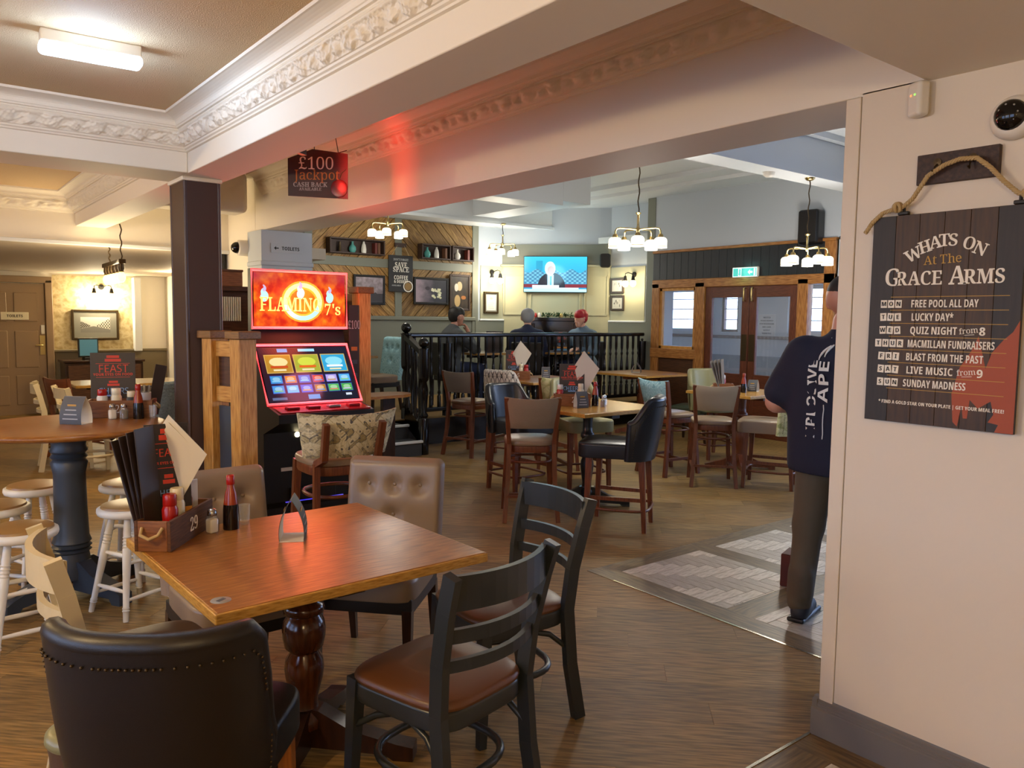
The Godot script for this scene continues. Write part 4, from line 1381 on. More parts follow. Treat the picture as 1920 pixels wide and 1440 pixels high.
func pub_table(called: String, label: String, size: Vector2, y: float, top_m: Material, col_m: Material, at: Vector3, turn := 0.0, r := 0.058) -> Node3D:
	var t := thing(called, label, "table", at, turn)
	square_top(t, size, y, top_m)
	part(t, "under_frame", Shape.new().soft(Vector3(0, y - 0.055, 0), Vector3(size.x * 0.72, 0.045, 0.09), 0.006), col_m)
	part(t, "under_frame", Shape.new().soft(Vector3(0, y - 0.056, 0), Vector3(0.09, 0.045, size.y * 0.72), 0.006), col_m)
	part(t, "column", Shape.new().lathe(turned_column(0.09, y - 0.075, r), 24), col_m)
	for k in 4:
		var b := Basis(Vector3.UP, k * PI / 2 + PI / 4)
		var poly := PackedVector2Array([Vector2(0.02, 0.03), Vector2(0.02, 0.16), Vector2(0.06, 0.155), Vector2(0.18, 0.09), Vector2(0.32, 0.055), Vector2(0.36, 0.045), Vector2(0.36, 0.0), Vector2(0.3, 0.0), Vector2(0.28, 0.02)])
		part(t, "foot", Shape.new().prism(poly, 0.06, b * Vector3(0, 0, -0.03), b), col_m)
	return t

# ---------------------------------------------------------------- things on tables
func tabletop_crate(number: String, label: String, at: Vector3, turn: float, l := 0.35, w := 0.13, h := 0.1, light := false) -> Node3D:
	# long side with the number faces +Z of the crate
	var t := thing("condiment_crate", label, "crate", at, turn)
	var m: Material = M.crate_light if light else M.crate_wood
	for s in [-1.0, 1.0]:
		part(t, "side_board", Shape.new().soft(Vector3(0, h * 0.5, s * (w * 0.5 - 0.006)), Vector3(l, h, 0.012), 0.002), m)
		part(t, "end_board", Shape.new().soft(Vector3(s * (l * 0.5 - 0.006), h * 0.5, 0), Vector3(0.012, h * 1.0, w - 0.024), 0.002), M.crate_light)
	part(t, "bottom_board", Shape.new().box(Vector3(0, 0.006, 0), Vector3(l - 0.02, 0.01, w - 0.02)), m)
	part(t, "divider", Shape.new().box(Vector3(0.02, h * 0.4, 0), Vector3(0.008, h * 0.75, w - 0.02)), m)
	if number:
		lettering(t, number, h * 0.62, M.ink_white, at3(l * 0.02, h * 0.5, w * 0.5 + 0.0008), "Droid Serif", false, false, 0.9, "number")
	for s in [-1.0, 1.0]:
		part(t, "rope_handle", Shape.new().tube([Vector3(s * l * 0.5, h * 0.78, -0.035), Vector3(s * (l * 0.5 + 0.022), h * 0.6, -0.03), Vector3(s * (l * 0.5 + 0.026), h * 0.48, 0.0), Vector3(s * (l * 0.5 + 0.022), h * 0.6, 0.03), Vector3(s * l * 0.5, h * 0.78, 0.035)], 0.006, 8), M.rope)
	return t

func squeezy_bottle(called: String, label: String, category: String, at: Vector3, body: Material, cap: Material, h := 0.18, r := 0.028) -> Node3D:
	var t := thing(called, label, category, at)
	part(t, "body", Shape.new().lathe([Vector2(0, 0), Vector2(r * 0.95, 0), Vector2(r, 0.008), Vector2(r * 0.92, h * 0.35), Vector2(r, h * 0.68), Vector2(r * 0.8, h * 0.76), Vector2(0, h * 0.76)], 18), body)
	part(t, "cap", Shape.new().lathe([Vector2(r * 0.82, h * 0.755), Vector2(r * 0.86, h * 0.77), Vector2(r * 0.84, h * 0.97), Vector2(r * 0.76, h), Vector2(0, h)], 18), cap)
	return t

func sauce_bottle(label: String, at: Vector3, cap: Material, upper: Material, h := 0.19) -> Node3D:
	var t := thing("sauce_bottle", label, "bottle", at)
	var r := 0.029
	part(t, "body", Shape.new().lathe([Vector2(0, 0), Vector2(r, 0), Vector2(r * 1.02, 0.01), Vector2(r * 0.98, h * 0.38), Vector2(r * 0.92, h * 0.46), Vector2(0, h * 0.46)], 18), M.sauce_black)
	part(t, "shoulder_label", Shape.new().lathe([Vector2(r * 0.92, h * 0.455), Vector2(r * 0.72, h * 0.66), Vector2(r * 0.5, h * 0.76), Vector2(r * 0.44, h * 0.83), Vector2(0, h * 0.83)], 18), upper)
	part(t, "cap", Shape.new().lathe([Vector2(r * 0.5, h * 0.825), Vector2(r * 0.54, h * 0.84), Vector2(r * 0.52, h * 0.98), Vector2(r * 0.4, h), Vector2(0, h)], 14), cap)
	return t

func shaker(label: String, at: Vector3, filling: Material, group := "") -> Node3D:
	var t := thing("shaker", label, "shaker", at, 0.3, group)
	part(t, "filling", Shape.new().soft(Vector3(0, 0.028, 0), Vector3(0.034, 0.052, 0.034), 0.007, Basis(), 2), filling)
	part(t, "glass_body", Shape.new().lathe([Vector2(0.0245, 0.0), Vector2(0.0255, 0.05), Vector2(0.017, 0.064), Vector2(0.014, 0.07)], 8), M.clear_glass)
	part(t, "lid", Shape.new().lathe([Vector2(0.0165, 0.066), Vector2(0.0175, 0.07), Vector2(0.016, 0.084), Vector2(0.01, 0.09), Vector2(0, 0.091)], 16), M.steel)
	return t

func small_glass(label: String, at: Vector3) -> Node3D:
	var t := thing("shot_glass", label, "glass", at)
	part(t, "wall", Shape.new().lathe([Vector2(0.0, 0.0), Vector2(0.017, 0.0), Vector2(0.022, 0.075), Vector2(0.0205, 0.075), Vector2(0.016, 0.012), Vector2(0, 0.012)], 20), M.clear_glass)
	return t

# tall printed menu; the print faces +Z and the card leans by lean radians
func menu_card(called: String, label: String, at: Vector3, turn: float, lean: float, w := 0.15, h := 0.33, m: Material = null, printed := true) -> Node3D:
	var t := thing(called, label, "menu", at)
	t.basis = Basis(Vector3.UP, turn) * Basis(Vector3(1, 0, 0), lean)
	part(t, "card", Shape.new().soft(Vector3(0, h * 0.5, 0), Vector3(w, h, 0.004), 0.0015), m if m else M.menu_dark)
	if printed:
		part(t, "logo_mark", Shape.new().box(Vector3(0, h * 0.935, 0.0028), Vector3(w * 0.28, h * 0.042, 0.0012)), M.ink_red)
		part(t, "logo_mark", Shape.new().box(Vector3(0, h * 0.878, 0.0028), Vector3(w * 0.36, h * 0.046, 0.0012)), M.ink_red)
		part(t, "frame_line", Shape.new().box(Vector3(0, h * 0.825, 0.0028), Vector3(w * 0.76, 0.0022, 0.0012)), M.ink_red)
		lettering(t, "FEAST", w * 0.25, M.ink_red, at3(0, h * 0.74, 0.0028), "Droid Sans", false)
		lettering(t, "YOUR EYES ON FOOD", w * 0.088, M.ink_red, at3(0, h * 0.65, 0.0028), "Droid Sans", true)
		part(t, "frame_line", Shape.new().box(Vector3(0, h * 0.605, 0.0028), Vector3(w * 0.76, 0.0022, 0.0012)), M.ink_red)
		part(t, "logo_mark", Shape.new().box(Vector3(0, h * 0.53, 0.0028), Vector3(w * 0.2, h * 0.035, 0.0012)), M.ink_red)
		part(t, "logo_mark", Shape.new().box(Vector3(0, h * 0.482, 0.0028), Vector3(w * 0.27, h * 0.036, 0.0012)), M.ink_red)
		lettering(t, "CHEERS", w * 0.2, M.ink_blue, at3(0, h * 0.38, 0.0028), "Droid Sans", false)
		part(t, "print_line", Shape.new().box(Vector3(0, h * 0.31, 0.0028), Vector3(w * 0.3, h * 0.025, 0.0012)), M.ink_blue)
		part(t, "orange_band", Shape.new().box(Vector3(0, h * 0.2, 0.0024), Vector3(w, h * 0.08, 0.0012)), M.band_orange)
		part(t, "blue_band", Shape.new().box(Vector3(0, h * 0.1, 0.0024), Vector3(w, h * 0.09, 0.0012)), M.band_blue)
	return t

func napkin_sheet(label: String, at: Vector3, turn: float, size := 0.2) -> Node3D:
	var t := thing("napkin", label, "napkin", at, turn)
	var r := size * 0.62
	var poly := PackedVector2Array([Vector2(0, 0), Vector2(r * 0.45, r * 0.9), Vector2(r, r * 1.9), Vector2(r * 0.12, r * 2.9), Vector2(-r * 0.5, r * 1.9), Vector2(-r * 0.2, r * 0.6)])
	part(t, "sheet", Shape.new().prism(poly, 0.004), M.napkin)
	part(t, "fold", Shape.new().prism(PackedVector2Array([Vector2(0, 0.02), Vector2(r * 0.35, r * 0.9), Vector2(r * 0.85, r * 1.85), Vector2(r * 0.1, r * 2.7), Vector2(-r * 0.4, r * 1.8)]), 0.003, Vector3(0.004, 0.002, 0.006), Basis(Vector3.UP, 0.06)), M.napkin)
	return t

# folded table talker: pointed arch section, print on both outer faces; ends face +-Z of the card
func tent_card(label: String, at: Vector3, turn: float, w := 0.085, h := 0.15, l := 0.115) -> Node3D:
	var t := thing("tent_card", label, "card", at, turn)
	var n := 10
	for s in [-1.0, 1.0]:
		var inner := []
		var outer := []
		for i in n + 1:
			var v := float(i) / n
			var x: float = s * (w * 0.5 * (1.0 - v * v) + 0.006 * sin(PI * v))
			inner.append([Vector3(x - s * 0.0015, h * v, -l * 0.5), Vector3(x - s * 0.0015, h * v, l * 0.5)])
			outer.append([Vector3(x, h * v, -l * 0.5), Vector3(x, h * v, l * 0.5)])
		var o := Shape.new().sheet(outer)
		if o.n[0].x * s < 0.0:
			o = Shape.new().sheet(outer, true)
		part(t, "printed_face", o, M.card_black if s > 0 else M.card_grey)
		var q := Shape.new().sheet(inner)
		if q.n[0].x * s > 0.0:
			q = Shape.new().sheet(inner, true)
		part(t, "inner_face", q, M.paper_white)
		for i in 4:
			var v := 0.2 + 0.16 * i
			var x: float = s * (w * 0.5 * (1.0 - v * v) + 0.006 * sin(PI * v) + 0.0012)
			part(t, "print_line", Shape.new().box(Vector3(x, h * v, 0), Vector3(0.001, 0.006 if i < 3 else 0.012, l * (0.7 - 0.1 * i))), M.ink_grey if i < 3 else M.ink_gold)
	part(t, "base", Shape.new().box(Vector3(0, 0.001, 0), Vector3(w, 0.0016, l)), M.paper_white)
	return t

func build_table_things() -> void:
	# --- table 29
	var lt := facing(0.64, -0.77) + PI / 2   # crate's +X runs away along the table, +Z faces the right
	var cb := Basis(Vector3.UP, 0.877)
	var cc := Vector3(0.765, 0.7505, -2.915)
	tabletop_crate("29", "dark wooden condiment crate numbered 29 with a rope handle", cc, 0.877, 0.35, 0.125, 0.105)
	squeezy_bottle("ketchup_bottle", "upturned red ketchup bottle in the crate numbered 29", "bottle", cc + cb * Vector3(-0.075, 0.0122, 0.015), M.ketchup_red, M.ketchup_red, 0.165, 0.027)
	squeezy_bottle("mayonnaise_bottle", "cream mayonnaise bottle in the crate on the nearest table", "bottle", cc + cb * Vector3(-0.02, 0.0122, 0.015), M.mayo_cream, M.mayo_cream, 0.175, 0.027)
	squeezy_bottle("brown_sauce_bottle", "dark brown sauce bottle in the crate numbered 29", "bottle", cc + cb * Vector3(0.055, 0.0122, 0.01), M.mustard_brown, M.menu_brown, 0.175, 0.026)
	var pl := thing("paper_pad", "white folded paper standing in the end of the crate numbered 29", "paper", cc + cb * Vector3(0.125, 0.0122, -0.005), 0.5)
	part(pl, "sheet", Shape.new().soft(Vector3(0, 0.085, 0), Vector3(0.08, 0.17, 0.006), 0.002), M.paper_white)
	menu_card("menu", "tall printed FEAST menu standing in the crate numbered 29", cc + cb * Vector3(-0.01, 0.0125, -0.012), 0.0, -0.1, 0.15, 0.4)
	for k in 4:
		var o := menu_card("menu", ["outermost dark closed menu leaning left in crate 29", "second dark closed menu from the left in crate 29", "third dark closed menu from the left in crate 29", "dark closed menu right behind the FEAST menu in crate 29"][k], cc + cb * Vector3(-0.118 + 0.013 * k, 0.0125, -0.035), 1.45, 0.0, 0.1, 0.375 + 0.008 * k, M.menu_brown, false)
		o.basis = Basis(Vector3.UP, -0.67) * Basis(Vector3(0, 0, 1), 0.25 - 0.055 * k) * Basis(Vector3.UP, 1.38)
		o.set_meta("group", "closed menus in crate 29")
	napkin_sheet("large pale paper napkin standing behind the FEAST menu in crate 29", cc + cb * Vector3(0.02, 0.02, -0.045), -0.5, 0.235)
	shaker("square glass salt shaker with steel lid beside crate 29", Vector3(0.889, 0.7505, -2.905), M.salt)
	sauce_bottle("red-capped bottle of dark sauce beside the salt shaker on table 29", Vector3(0.965, 0.7505, -2.925), M.ketchup_red, M.sauce_orange, 0.205)
	small_glass("small clear glass behind the red-capped sauce bottle on table 29", Vector3(1.03, 0.7505, -2.965))
	tent_card("arched black and white table card standing on table 29", Vector3(1.105, 0.7505, -2.675), -0.5, 0.085, 0.152, 0.12)
	var st := single("table_sticker", Shape.new().lathe([Vector2(0, 0.0012), Vector2(0.028, 0.0012), Vector2(0.029, 0.0)], 24), M.grey_plastic, "round grey sticker on the near left corner of table 29", "sticker", "", at3(0.69, 0.7502, -2.19))
	part(st, "print", Shape.new().box(Vector3(0, 0.0018, 0), Vector3(0.028, 0.0006, 0.012), Basis(Vector3.UP, 0.5)), M.card_grey)

	# --- round table 28
	var c28 := Vector3(1.03, 0.9505, -5.02)
	var b28 := Basis(Vector3.UP, -0.42)
	tabletop_crate("28", "brown wooden condiment crate numbered 28 on the round table", c28, -0.42, 0.36, 0.14, 0.1, true)
	squeezy_bottle("ketchup_bottle", "white-labelled red ketchup bottle in the crate on the round table", "bottle", c28 + b28 * Vector3(-0.1, 0.0122, 0.01), M.white_glaze, M.ketchup_red, 0.15, 0.03)
	squeezy_bottle("mayonnaise_bottle", "cream mayonnaise bottle in the crate on the round table", "bottle", c28 + b28 * Vector3(-0.025, 0.0122, 0.01), M.mayo_cream, M.mayo_cream, 0.155, 0.03)
	squeezy_bottle("brown_sauce_bottle", "dark-labelled bottle in the middle of the crate numbered 28", "bottle", c28 + b28 * Vector3(0.06, 0.0122, 0.03), M.charcoal_cloth, M.mayo_cream, 0.14, 0.026)
	var cup := thing("cutlery_pot", "pale pot of steel cutlery in the crate on the round table", "pot", c28 + b28 * Vector3(0.125, 0.0122, 0.0))
	part(cup, "pot", Shape.new().lathe([Vector2(0, 0), Vector2(0.033, 0), Vector2(0.038, 0.13), Vector2(0.034, 0.13), Vector2(0.03, 0.01), Vector2(0, 0.01)], 18), M.white_glaze)
	for k in 5:
		var a := k * 1.25
		part(cup, "cutlery", Shape.new().bar(Vector3(cos(a) * 0.008, 0.02, sin(a) * 0.008), Vector3(cos(a) * 0.028, 0.17, sin(a) * 0.028), Vector2(0.006, 0.003), Vector2(0.016, 0.003)), M.steel)
	menu_card("menu", "large FEAST and CHEERS menu standing behind crate 28", c28 + b28 * Vector3(-0.06, 0.001, -0.085), -0.25, -0.05, 0.24, 0.37)
	var dm := menu_card("menu", "dark menu leaning right beside the pale pot of crate 28", c28 + b28 * Vector3(0.15, 0.001, -0.09), 0.3, 0.0, 0.07, 0.3, M.menu_brown, false)
	dm.basis = Basis(Vector3.UP, 0.1) * Basis(Vector3(0, 0, 1), -0.2)
	shaker("salt shaker in front of the crate numbered 28", c28 + b28 * Vector3(-0.02, 0, 0.13), M.salt)
	shaker("pepper shaker in front of the crate numbered 28", c28 + b28 * Vector3(0.04, 0, 0.13), M.pepper)
	sauce_bottle("red-topped bottle of dark sauce in front of crate 28", c28 + b28 * Vector3(0.115, 0, 0.12), M.ketchup_red, M.sauce_orange, 0.2)
	small_glass("small glass at the right end of crate 28", c28 + b28 * Vector3(0.19, 0, 0.11))
	tent_card("grey and white arched table card on the round table 28", Vector3(0.76, 0.9505, -4.82), 0.75, 0.09, 0.15, 0.13)

	# --- table 2
	var c2 := Vector3(4.4, 0.8405, -4.78)
	var b2 := Basis(Vector3.UP, 0.25)
	tabletop_crate("2", "brown condiment crate numbered 2 on the high table", c2, 0.25 - 0.9, 0.3, 0.13, 0.1, true)
	b2 = Basis(Vector3.UP, 0.25 - 0.9)
	squeezy_bottle("ketchup_bottle", "red ketchup bottle on the golden high table", "bottle", c2 + b2 * Vector3(-0.1, 0.0122, 0), M.ketchup_red, M.white_glaze, 0.16, 0.03)
	squeezy_bottle("mayonnaise_bottle", "cream mayonnaise bottle on the golden high table", "bottle", c2 + b2 * Vector3(0.07, 0.0122, 0.01), M.mayo_cream, M.mayo_cream, 0.17, 0.026)
	sauce_bottle("orange-topped sauce bottle beside the crate numbered 2", c2 + b2 * Vector3(0.19, 0, 0.02), M.ketchup_red, M.sauce_orange, 0.2)
	shaker("salt shaker at the right of the crate numbered 2", c2 + b2 * Vector3(0.27, 0, 0.0), M.salt)
	shaker("pepper shaker at the right of the crate numbered 2", c2 + b2 * Vector3(0.25, 0, 0.07), M.pepper)
	menu_card("menu", "FEAST menu standing on the golden high table behind the black leather chair", c2 + b2 * Vector3(0.0, 0.0125, -0.03), -0.66, -0.06, 0.21, 0.33)
	napkin_sheet("pale napkin fanned behind the menu of crate 2", c2 + b2 * Vector3(0.08, 0.02, -0.05), -0.66, 0.24)
	tent_card("dark table card in front of the crate numbered 2", c2 + b2 * Vector3(0.06, 0, 0.15), -0.66 + PI / 2 + 0.3, 0.08, 0.13, 0.1)

	# --- table 5
	var c5 := Vector3(5.5, 0.8405, -7.05)
	var b5 := Basis(Vector3.UP, -0.75)
	c5 = Vector3(5.78, 0.8405, -7.22)
	tabletop_crate("5", "brown condiment crate numbered 5 near the black railing", c5, -0.75, 0.28, 0.13, 0.1, true)
	squeezy_bottle("ketchup_bottle", "red ketchup bottle in the crate beside the black railing", "bottle", c5 + b5 * Vector3(0.09, 0.0122, 0), M.ketchup_red, M.ketchup_red, 0.16, 0.03)
	squeezy_bottle("mayonnaise_bottle", "cream mayonnaise bottle in the crate beside the black railing", "bottle", c5 + b5 * Vector3(0.03, 0.0122, 0), M.mayo_cream, M.mayo_cream, 0.17, 0.026)
	menu_card("menu", "FEAST menu standing in the crate beside the black railing", c5 + b5 * Vector3(-0.06, 0.0125, -0.03), -0.66, -0.05, 0.19, 0.33)
	napkin_sheet("pale napkin standing behind the menu of crate 5", c5 + b5 * Vector3(0.0, 0.02, -0.05), -0.66, 0.24)
	tent_card("pale arched table card on the table numbered 5", Vector3(6.12, 0.8405, -7.12), 0.9, 0.08, 0.14, 0.1)

	# --- table by the doors
	tent_card("dark grey table card on the long table by the oak screen", Vector3(7.95, 0.8405, -7.35), -0.9, 0.12, 0.13, 0.24)
	# --- table with the pot of menus
	var cr := Vector3(6.72, 0.8205, -5.0)
	tabletop_crate("", "small light condiment crate on the table in front of the oak doors", cr, 2.3, 0.2, 0.12, 0.09, true)
	squeezy_bottle("ketchup_bottle", "red and white ketchup bottle on the table in front of the oak doors", "bottle", cr + Vector3(0.03, 0.0122, -0.03), M.ketchup_red, M.white_glaze, 0.16, 0.032)
	for k in 4:
		var o := menu_card("menu", ["leftmost fanned grey menu in the crate before the oak doors", "second fanned grey menu in the crate before the oak doors", "third fanned grey menu in the crate before the oak doors", "rightmost fanned grey menu in the crate before the oak doors"][k], cr + Vector3(-0.05 + 0.014 * k, 0.013, 0.01), 0, 0, 0.07, 0.33, M.grey_fabric, false)
		o.basis = Basis(Vector3.UP, -0.66) * Basis(Vector3(0, 0, 1), 0.34 - 0.09 * k) * Basis(Vector3.UP, 0.9)
		o.set_meta("group", "fanned menus before the oak doors")
	sauce_bottle("orange sauce bottle on the table in front of the oak doors", Vector3(6.86, 0.8205, -4.85), M.sauce_orange, M.sauce_orange, 0.2)
	shaker("pepper shaker on the table in front of the oak doors", Vector3(6.98, 0.8205, -4.92), M.pepper)
	tent_card("small white folded card on the table in front of the oak doors", Vector3(7.1, 0.8205, -4.9), 0.3, 0.09, 0.12, 0.1)

# ---------------------------------------------------------------- lamps, machine, joinery, wall things
func five_arm_pendant(label: String, at: Vector3, ceiling_y: float, turn: float, energy: float) -> void:
	# at is the hub of the arms
	var t := thing("pendant_lamp", label, "pendant lamp", at, turn, "brass five-arm pendants")
	part(t, "stem", Shape.new().lathe([Vector2(0, -0.03), Vector2(0.012, -0.025), Vector2(0.02, 0.0), Vector2(0.014, 0.02), Vector2(0.01, 0.04), Vector2(0.011, 0.13), Vector2(0.022, 0.14), Vector2(0.028, 0.15), Vector2(0.01, 0.155), Vector2(0, 0.156)], 14), M.brass)
	var up := ceiling_y - at.y
	var links := []
	var n := maxi(4, int((up - 0.17) / 0.035))
	for i in n + 1:
		links.append(Vector3(0.006 * sin(i * 1.3), lerpf(0.15, up - 0.02, float(i) / n), 0.006 * cos(i * 1.3)))
	part(t, "chain", Shape.new().tube(links, 0.006, 6), M.bronze)
	part(t, "ceiling_rose", Shape.new().lathe([Vector2(0, up - 0.03), Vector2(0.03, up - 0.028), Vector2(0.05, up - 0.012), Vector2(0.052, up - 0.001), Vector2(0, up - 0.001)], 18), M.brass)
	for k in 5:
		var a := TAU * k / 5.0
		var d := Vector3(cos(a), 0, sin(a))
		var arm := part(t, "arm", Shape.new().tube([d * 0.015 + Vector3.UP * 0.0, d * 0.06 + Vector3.UP * 0.006, d * 0.17 + Vector3.UP * 0.01, d * 0.2 + Vector3.UP * 0.002, d * 0.212 + Vector3.UP * -0.02, d * 0.214 + Vector3.UP * -0.05], 0.0075, 8), M.brass)
		var c := d * 0.214
		part(arm, "gallery", Shape.new().lathe([Vector2(0, -0.045), Vector2(0.018, -0.048), Vector2(0.026, -0.07), Vector2(0.026, -0.078), Vector2(0, -0.078)], 14, c), M.brass)
		var rib := []
		for j in 9:
			rib.append(Vector2(0.058 + (0.0015 if j % 2 else 0.0), -0.105 - 0.0075 * j))
		var prof := [Vector2(0.024, -0.076), Vector2(0.04, -0.08), Vector2(0.052, -0.09), Vector2(0.058, -0.103)]
		prof.append_array(rib)
		prof.append(Vector2(0.059, -0.172))
		part(arm, "glass_shade", Shape.new().lathe(prof, 20, c), M.shade_glow)
		part(arm, "shade_band", Shape.new().lathe([Vector2(0.0602, -0.157), Vector2(0.0608, -0.159), Vector2(0.0602, -0.161)], 20, c), M.brass)
		part(arm, "bulb", Shape.new().ball(c + Vector3(0, -0.135, 0), Vector3(0.026, 0.032, 0.026), 12), M.bulb_glow)
	lamp_light(at + Vector3(0, -0.21, 0), Color(1.0, 0.97, 0.92), energy * 0.8, 0.2)

func wall_sconce(label: String, at: Vector3, out: Vector3, gap: float, energy: float) -> void:
	# two hanging bulbs on an iron arm
	var t := thing("wall_lamp", label, "wall lamp", at)
	t.basis = upright(out)
	part(t, "back_plate", Shape.new().lathe([Vector2(0, 0), Vector2(0.045, 0), Vector2(0.04, 0.018), Vector2(0.015, 0.025), Vector2(0, 0.026)], 16, Vector3.ZERO, Basis(Vector3(1, 0, 0), PI / 2)), M.iron)
	for s in [-1.0, 1.0]:
		var arm := part(t, "arm", Shape.new().tube([Vector3(0, 0, 0.02), Vector3(s * gap * 0.3, 0.03, 0.09), Vector3(s * gap * 0.48, 0.015, 0.12), Vector3(s * gap * 0.5, -0.03, 0.12)], 0.007, 6), M.iron)
		part(arm, "bulb_holder", Shape.new().lathe([Vector2(0, -0.02), Vector2(0.02, -0.025), Vector2(0.025, -0.06), Vector2(0.035, -0.1), Vector2(0, -0.1)], 12, Vector3(s * gap * 0.5, 0, 0.12)), M.iron)
		part(arm, "bulb", Shape.new().ball(Vector3(s * gap * 0.5, -0.145, 0.12), Vector3(0.054, 0.062, 0.054), 14), M.sconce_glow)
		lamp_light(at + upright(out) * Vector3(s * gap * 0.5, -0.145, 0.12), Color(1.0, 0.92, 0.76), energy, 0.04)

func build_lamps() -> void:
	five_arm_pendant("brass five-arm pendant in front of the chevron timber wall, leftmost in the far room", Vector3(5.17, 2.78, -9.25), 3.5, 0.35, 1.0)
	five_arm_pendant("brass five-arm pendant beside the television, in front of the grey pier", Vector3(7.62, 2.72, -9.96), 3.05, 0.2, 1.0)
	five_arm_pendant("largest brass five-arm pendant hanging over the high tables", Vector3(5.36, 2.375, -4.98), 3.5, 0.12, 1.9)
	five_arm_pendant("brass five-arm pendant in front of the black fascia and wall loudspeaker", Vector3(7.55, 2.32, -4.62), 3.05, 0.5, 1.9)
	wall_sconce("iron twin wall lamp above the framed certificate left of the television", Vector3(7.82, 2.32, -10.51), Vector3(0, 0, 1), 0.17, 0.3)
	wall_sconce("iron twin wall lamp beside the two small frames right of the television", Vector3(9.33, 2.28, -8.72), Vector3(-1, 0, 0), 0.17, 0.3)
	wall_sconce("twin-bulb wall lamp above the framed street photograph in the corridor", Vector3(2.63, 1.98, -14.03), Vector3(0, 0, 1), 0.25, 0.8)
	# single bulb further along the corridor
	var sb := thing("wall_lamp", "single bare bulb on a bracket at the corridor corner beside the dark post", "wall lamp", Vector3(3.3, 2.0, -12.2))
	part(sb, "bracket", Shape.new().tube([Vector3(0.28, -0.12, 0), Vector3(0.1, -0.14, 0), Vector3(0, -0.12, 0), Vector3(0, -0.06, 0)], 0.009, 6), M.iron)
	part(sb, "bulb", Shape.new().ball(Vector3.ZERO, Vector3(0.05, 0.065, 0.05), 14), M.sconce_glow)
	lamp_light(Vector3(3.3, 2.0, -12.2), Color(1.0, 0.9, 0.72), 0.8, 0.04)
	# row of bulbs on a hanging bar
	var bp := thing("bar_pendant", "hanging row of warm filament bulbs in bronze holders beyond the dark post", "pendant lamp", Vector3(1.6, 1.98, -7.96), -0.04)
	part(bp, "bar", Shape.new().soft(Vector3(0, 0.03, 0), Vector3(0.06, 0.04, 0.9), 0.008), M.bronze)
	for k in 6:
		var z := -0.38 + 0.152 * k
		var hold := part(bp, "bulb_holder", Shape.new().lathe([Vector2(0, 0.02), Vector2(0.022, 0.02), Vector2(0.028, -0.03), Vector2(0.02, -0.05), Vector2(0.026, -0.06), Vector2(0, -0.06)], 12, Vector3(0, 0, z)), M.bronze)
		part(hold, "bulb", Shape.new().ball(Vector3(0, -0.105, z), Vector3(0.036, 0.05, 0.036), 12), M.amber_glow)
	for z in [-0.2, 0.4]:
		var links := []
		for i in 13:
			links.append(Vector3(0.007 * sin(i * 1.4), lerpf(0.05, 0.2 if z < 0.0 else 0.355, i / 12.0), z + 0.007 * cos(i * 1.4)))
		part(bp, "chain", Shape.new().tube(links, 0.006, 6), M.bronze)
	lamp_light(Vector3(1.6, 1.8, -7.9), Color(1.0, 0.9, 0.72), 1.3, 0.3)
	# fluorescent batten
	var bt := thing("emergency_light", "glowing white fluorescent batten on the stippled ceiling", "ceiling light", Vector3(0.65, CEIL, -3.51), -0.05)
	part(bt, "housing", Shape.new().soft(Vector3(0, -0.022, 0), Vector3(0.35, 0.044, 0.075), 0.005), M.white_plastic)
	part(bt, "diffuser", Shape.new().soft(Vector3(0, -0.062, 0), Vector3(0.36, 0.045, 0.085), 0.018, Basis(), 3), M.tube_glow)
	lamp_light(Vector3(0.65, CEIL - 0.11, -3.51), Color(0.72, 0.84, 1.0), 0.5, 0.1)
	# unseen warm pendants, out of view, placed to light the near beams and partition
	for p in [[Vector3(-0.9, 2.0, -2.2), "unseen warm globe pendant left of the view, lighting the near beam and partition"], [Vector3(-0.6, 2.0, 0.9), "unseen warm globe pendant behind the camera, lighting the partition from the left"], [Vector3(-1.0, 2.0, -5.9), "unseen warm globe pendant out of view, lighting the round table from the left"]]:
		var g := thing("unseen_globe_pendant", p[1], "pendant lamp", p[0], 0, "unseen warm globe pendants")
		part(g, "globe", Shape.new().ball(Vector3.ZERO, Vector3.ONE * 0.09, 16), M.globe_glow)
		part(g, "cap", Shape.new().lathe([Vector2(0, 0.12), Vector2(0.03, 0.118), Vector2(0.04, 0.085), Vector2(0, 0.085)], 14), M.brass)
		part(g, "flex", Shape.new().tube([Vector3(0, 0.11, 0), Vector3(0, 0.31, 0)], 0.004, 6), M.iron)
		lamp_light(p[0], Color(1.0, 0.86, 0.63), globe_energy, 0.08)
	# added red light hidden behind the near beam, slotted to cast a band
	var rs := thing("added_red_light", "added red light hidden behind the near beam to cast a red band on the ceiling", "spotlight", Vector3(1.62, 2.42, -3.86), atan2(0.72, 1.0))
	for s in [-1.0, 1.0]:
		part(rs, "shade_plate", Shape.new().box(Vector3(0.045, 0, s * 0.012), Vector3(0.11, 0.08, 0.003)), M.black_plastic)
	part(rs, "bottom_plate", Shape.new().box(Vector3(0.045, -0.04, 0), Vector3(0.11, 0.003, 0.028)), M.black_plastic)
	part(rs, "back_plate", Shape.new().box(Vector3(-0.012, 0, 0), Vector3(0.003, 0.08, 0.028)), M.black_plastic)
	part(rs, "bracket", Shape.new().box(Vector3(-0.03, 0, 0), Vector3(0.04, 0.02, 0.02)), M.black_plastic)
	lamp_light(Vector3(1.62, 2.42, -3.86), Color(1.0, 0.2, 0.16), 1.2, 0.004)

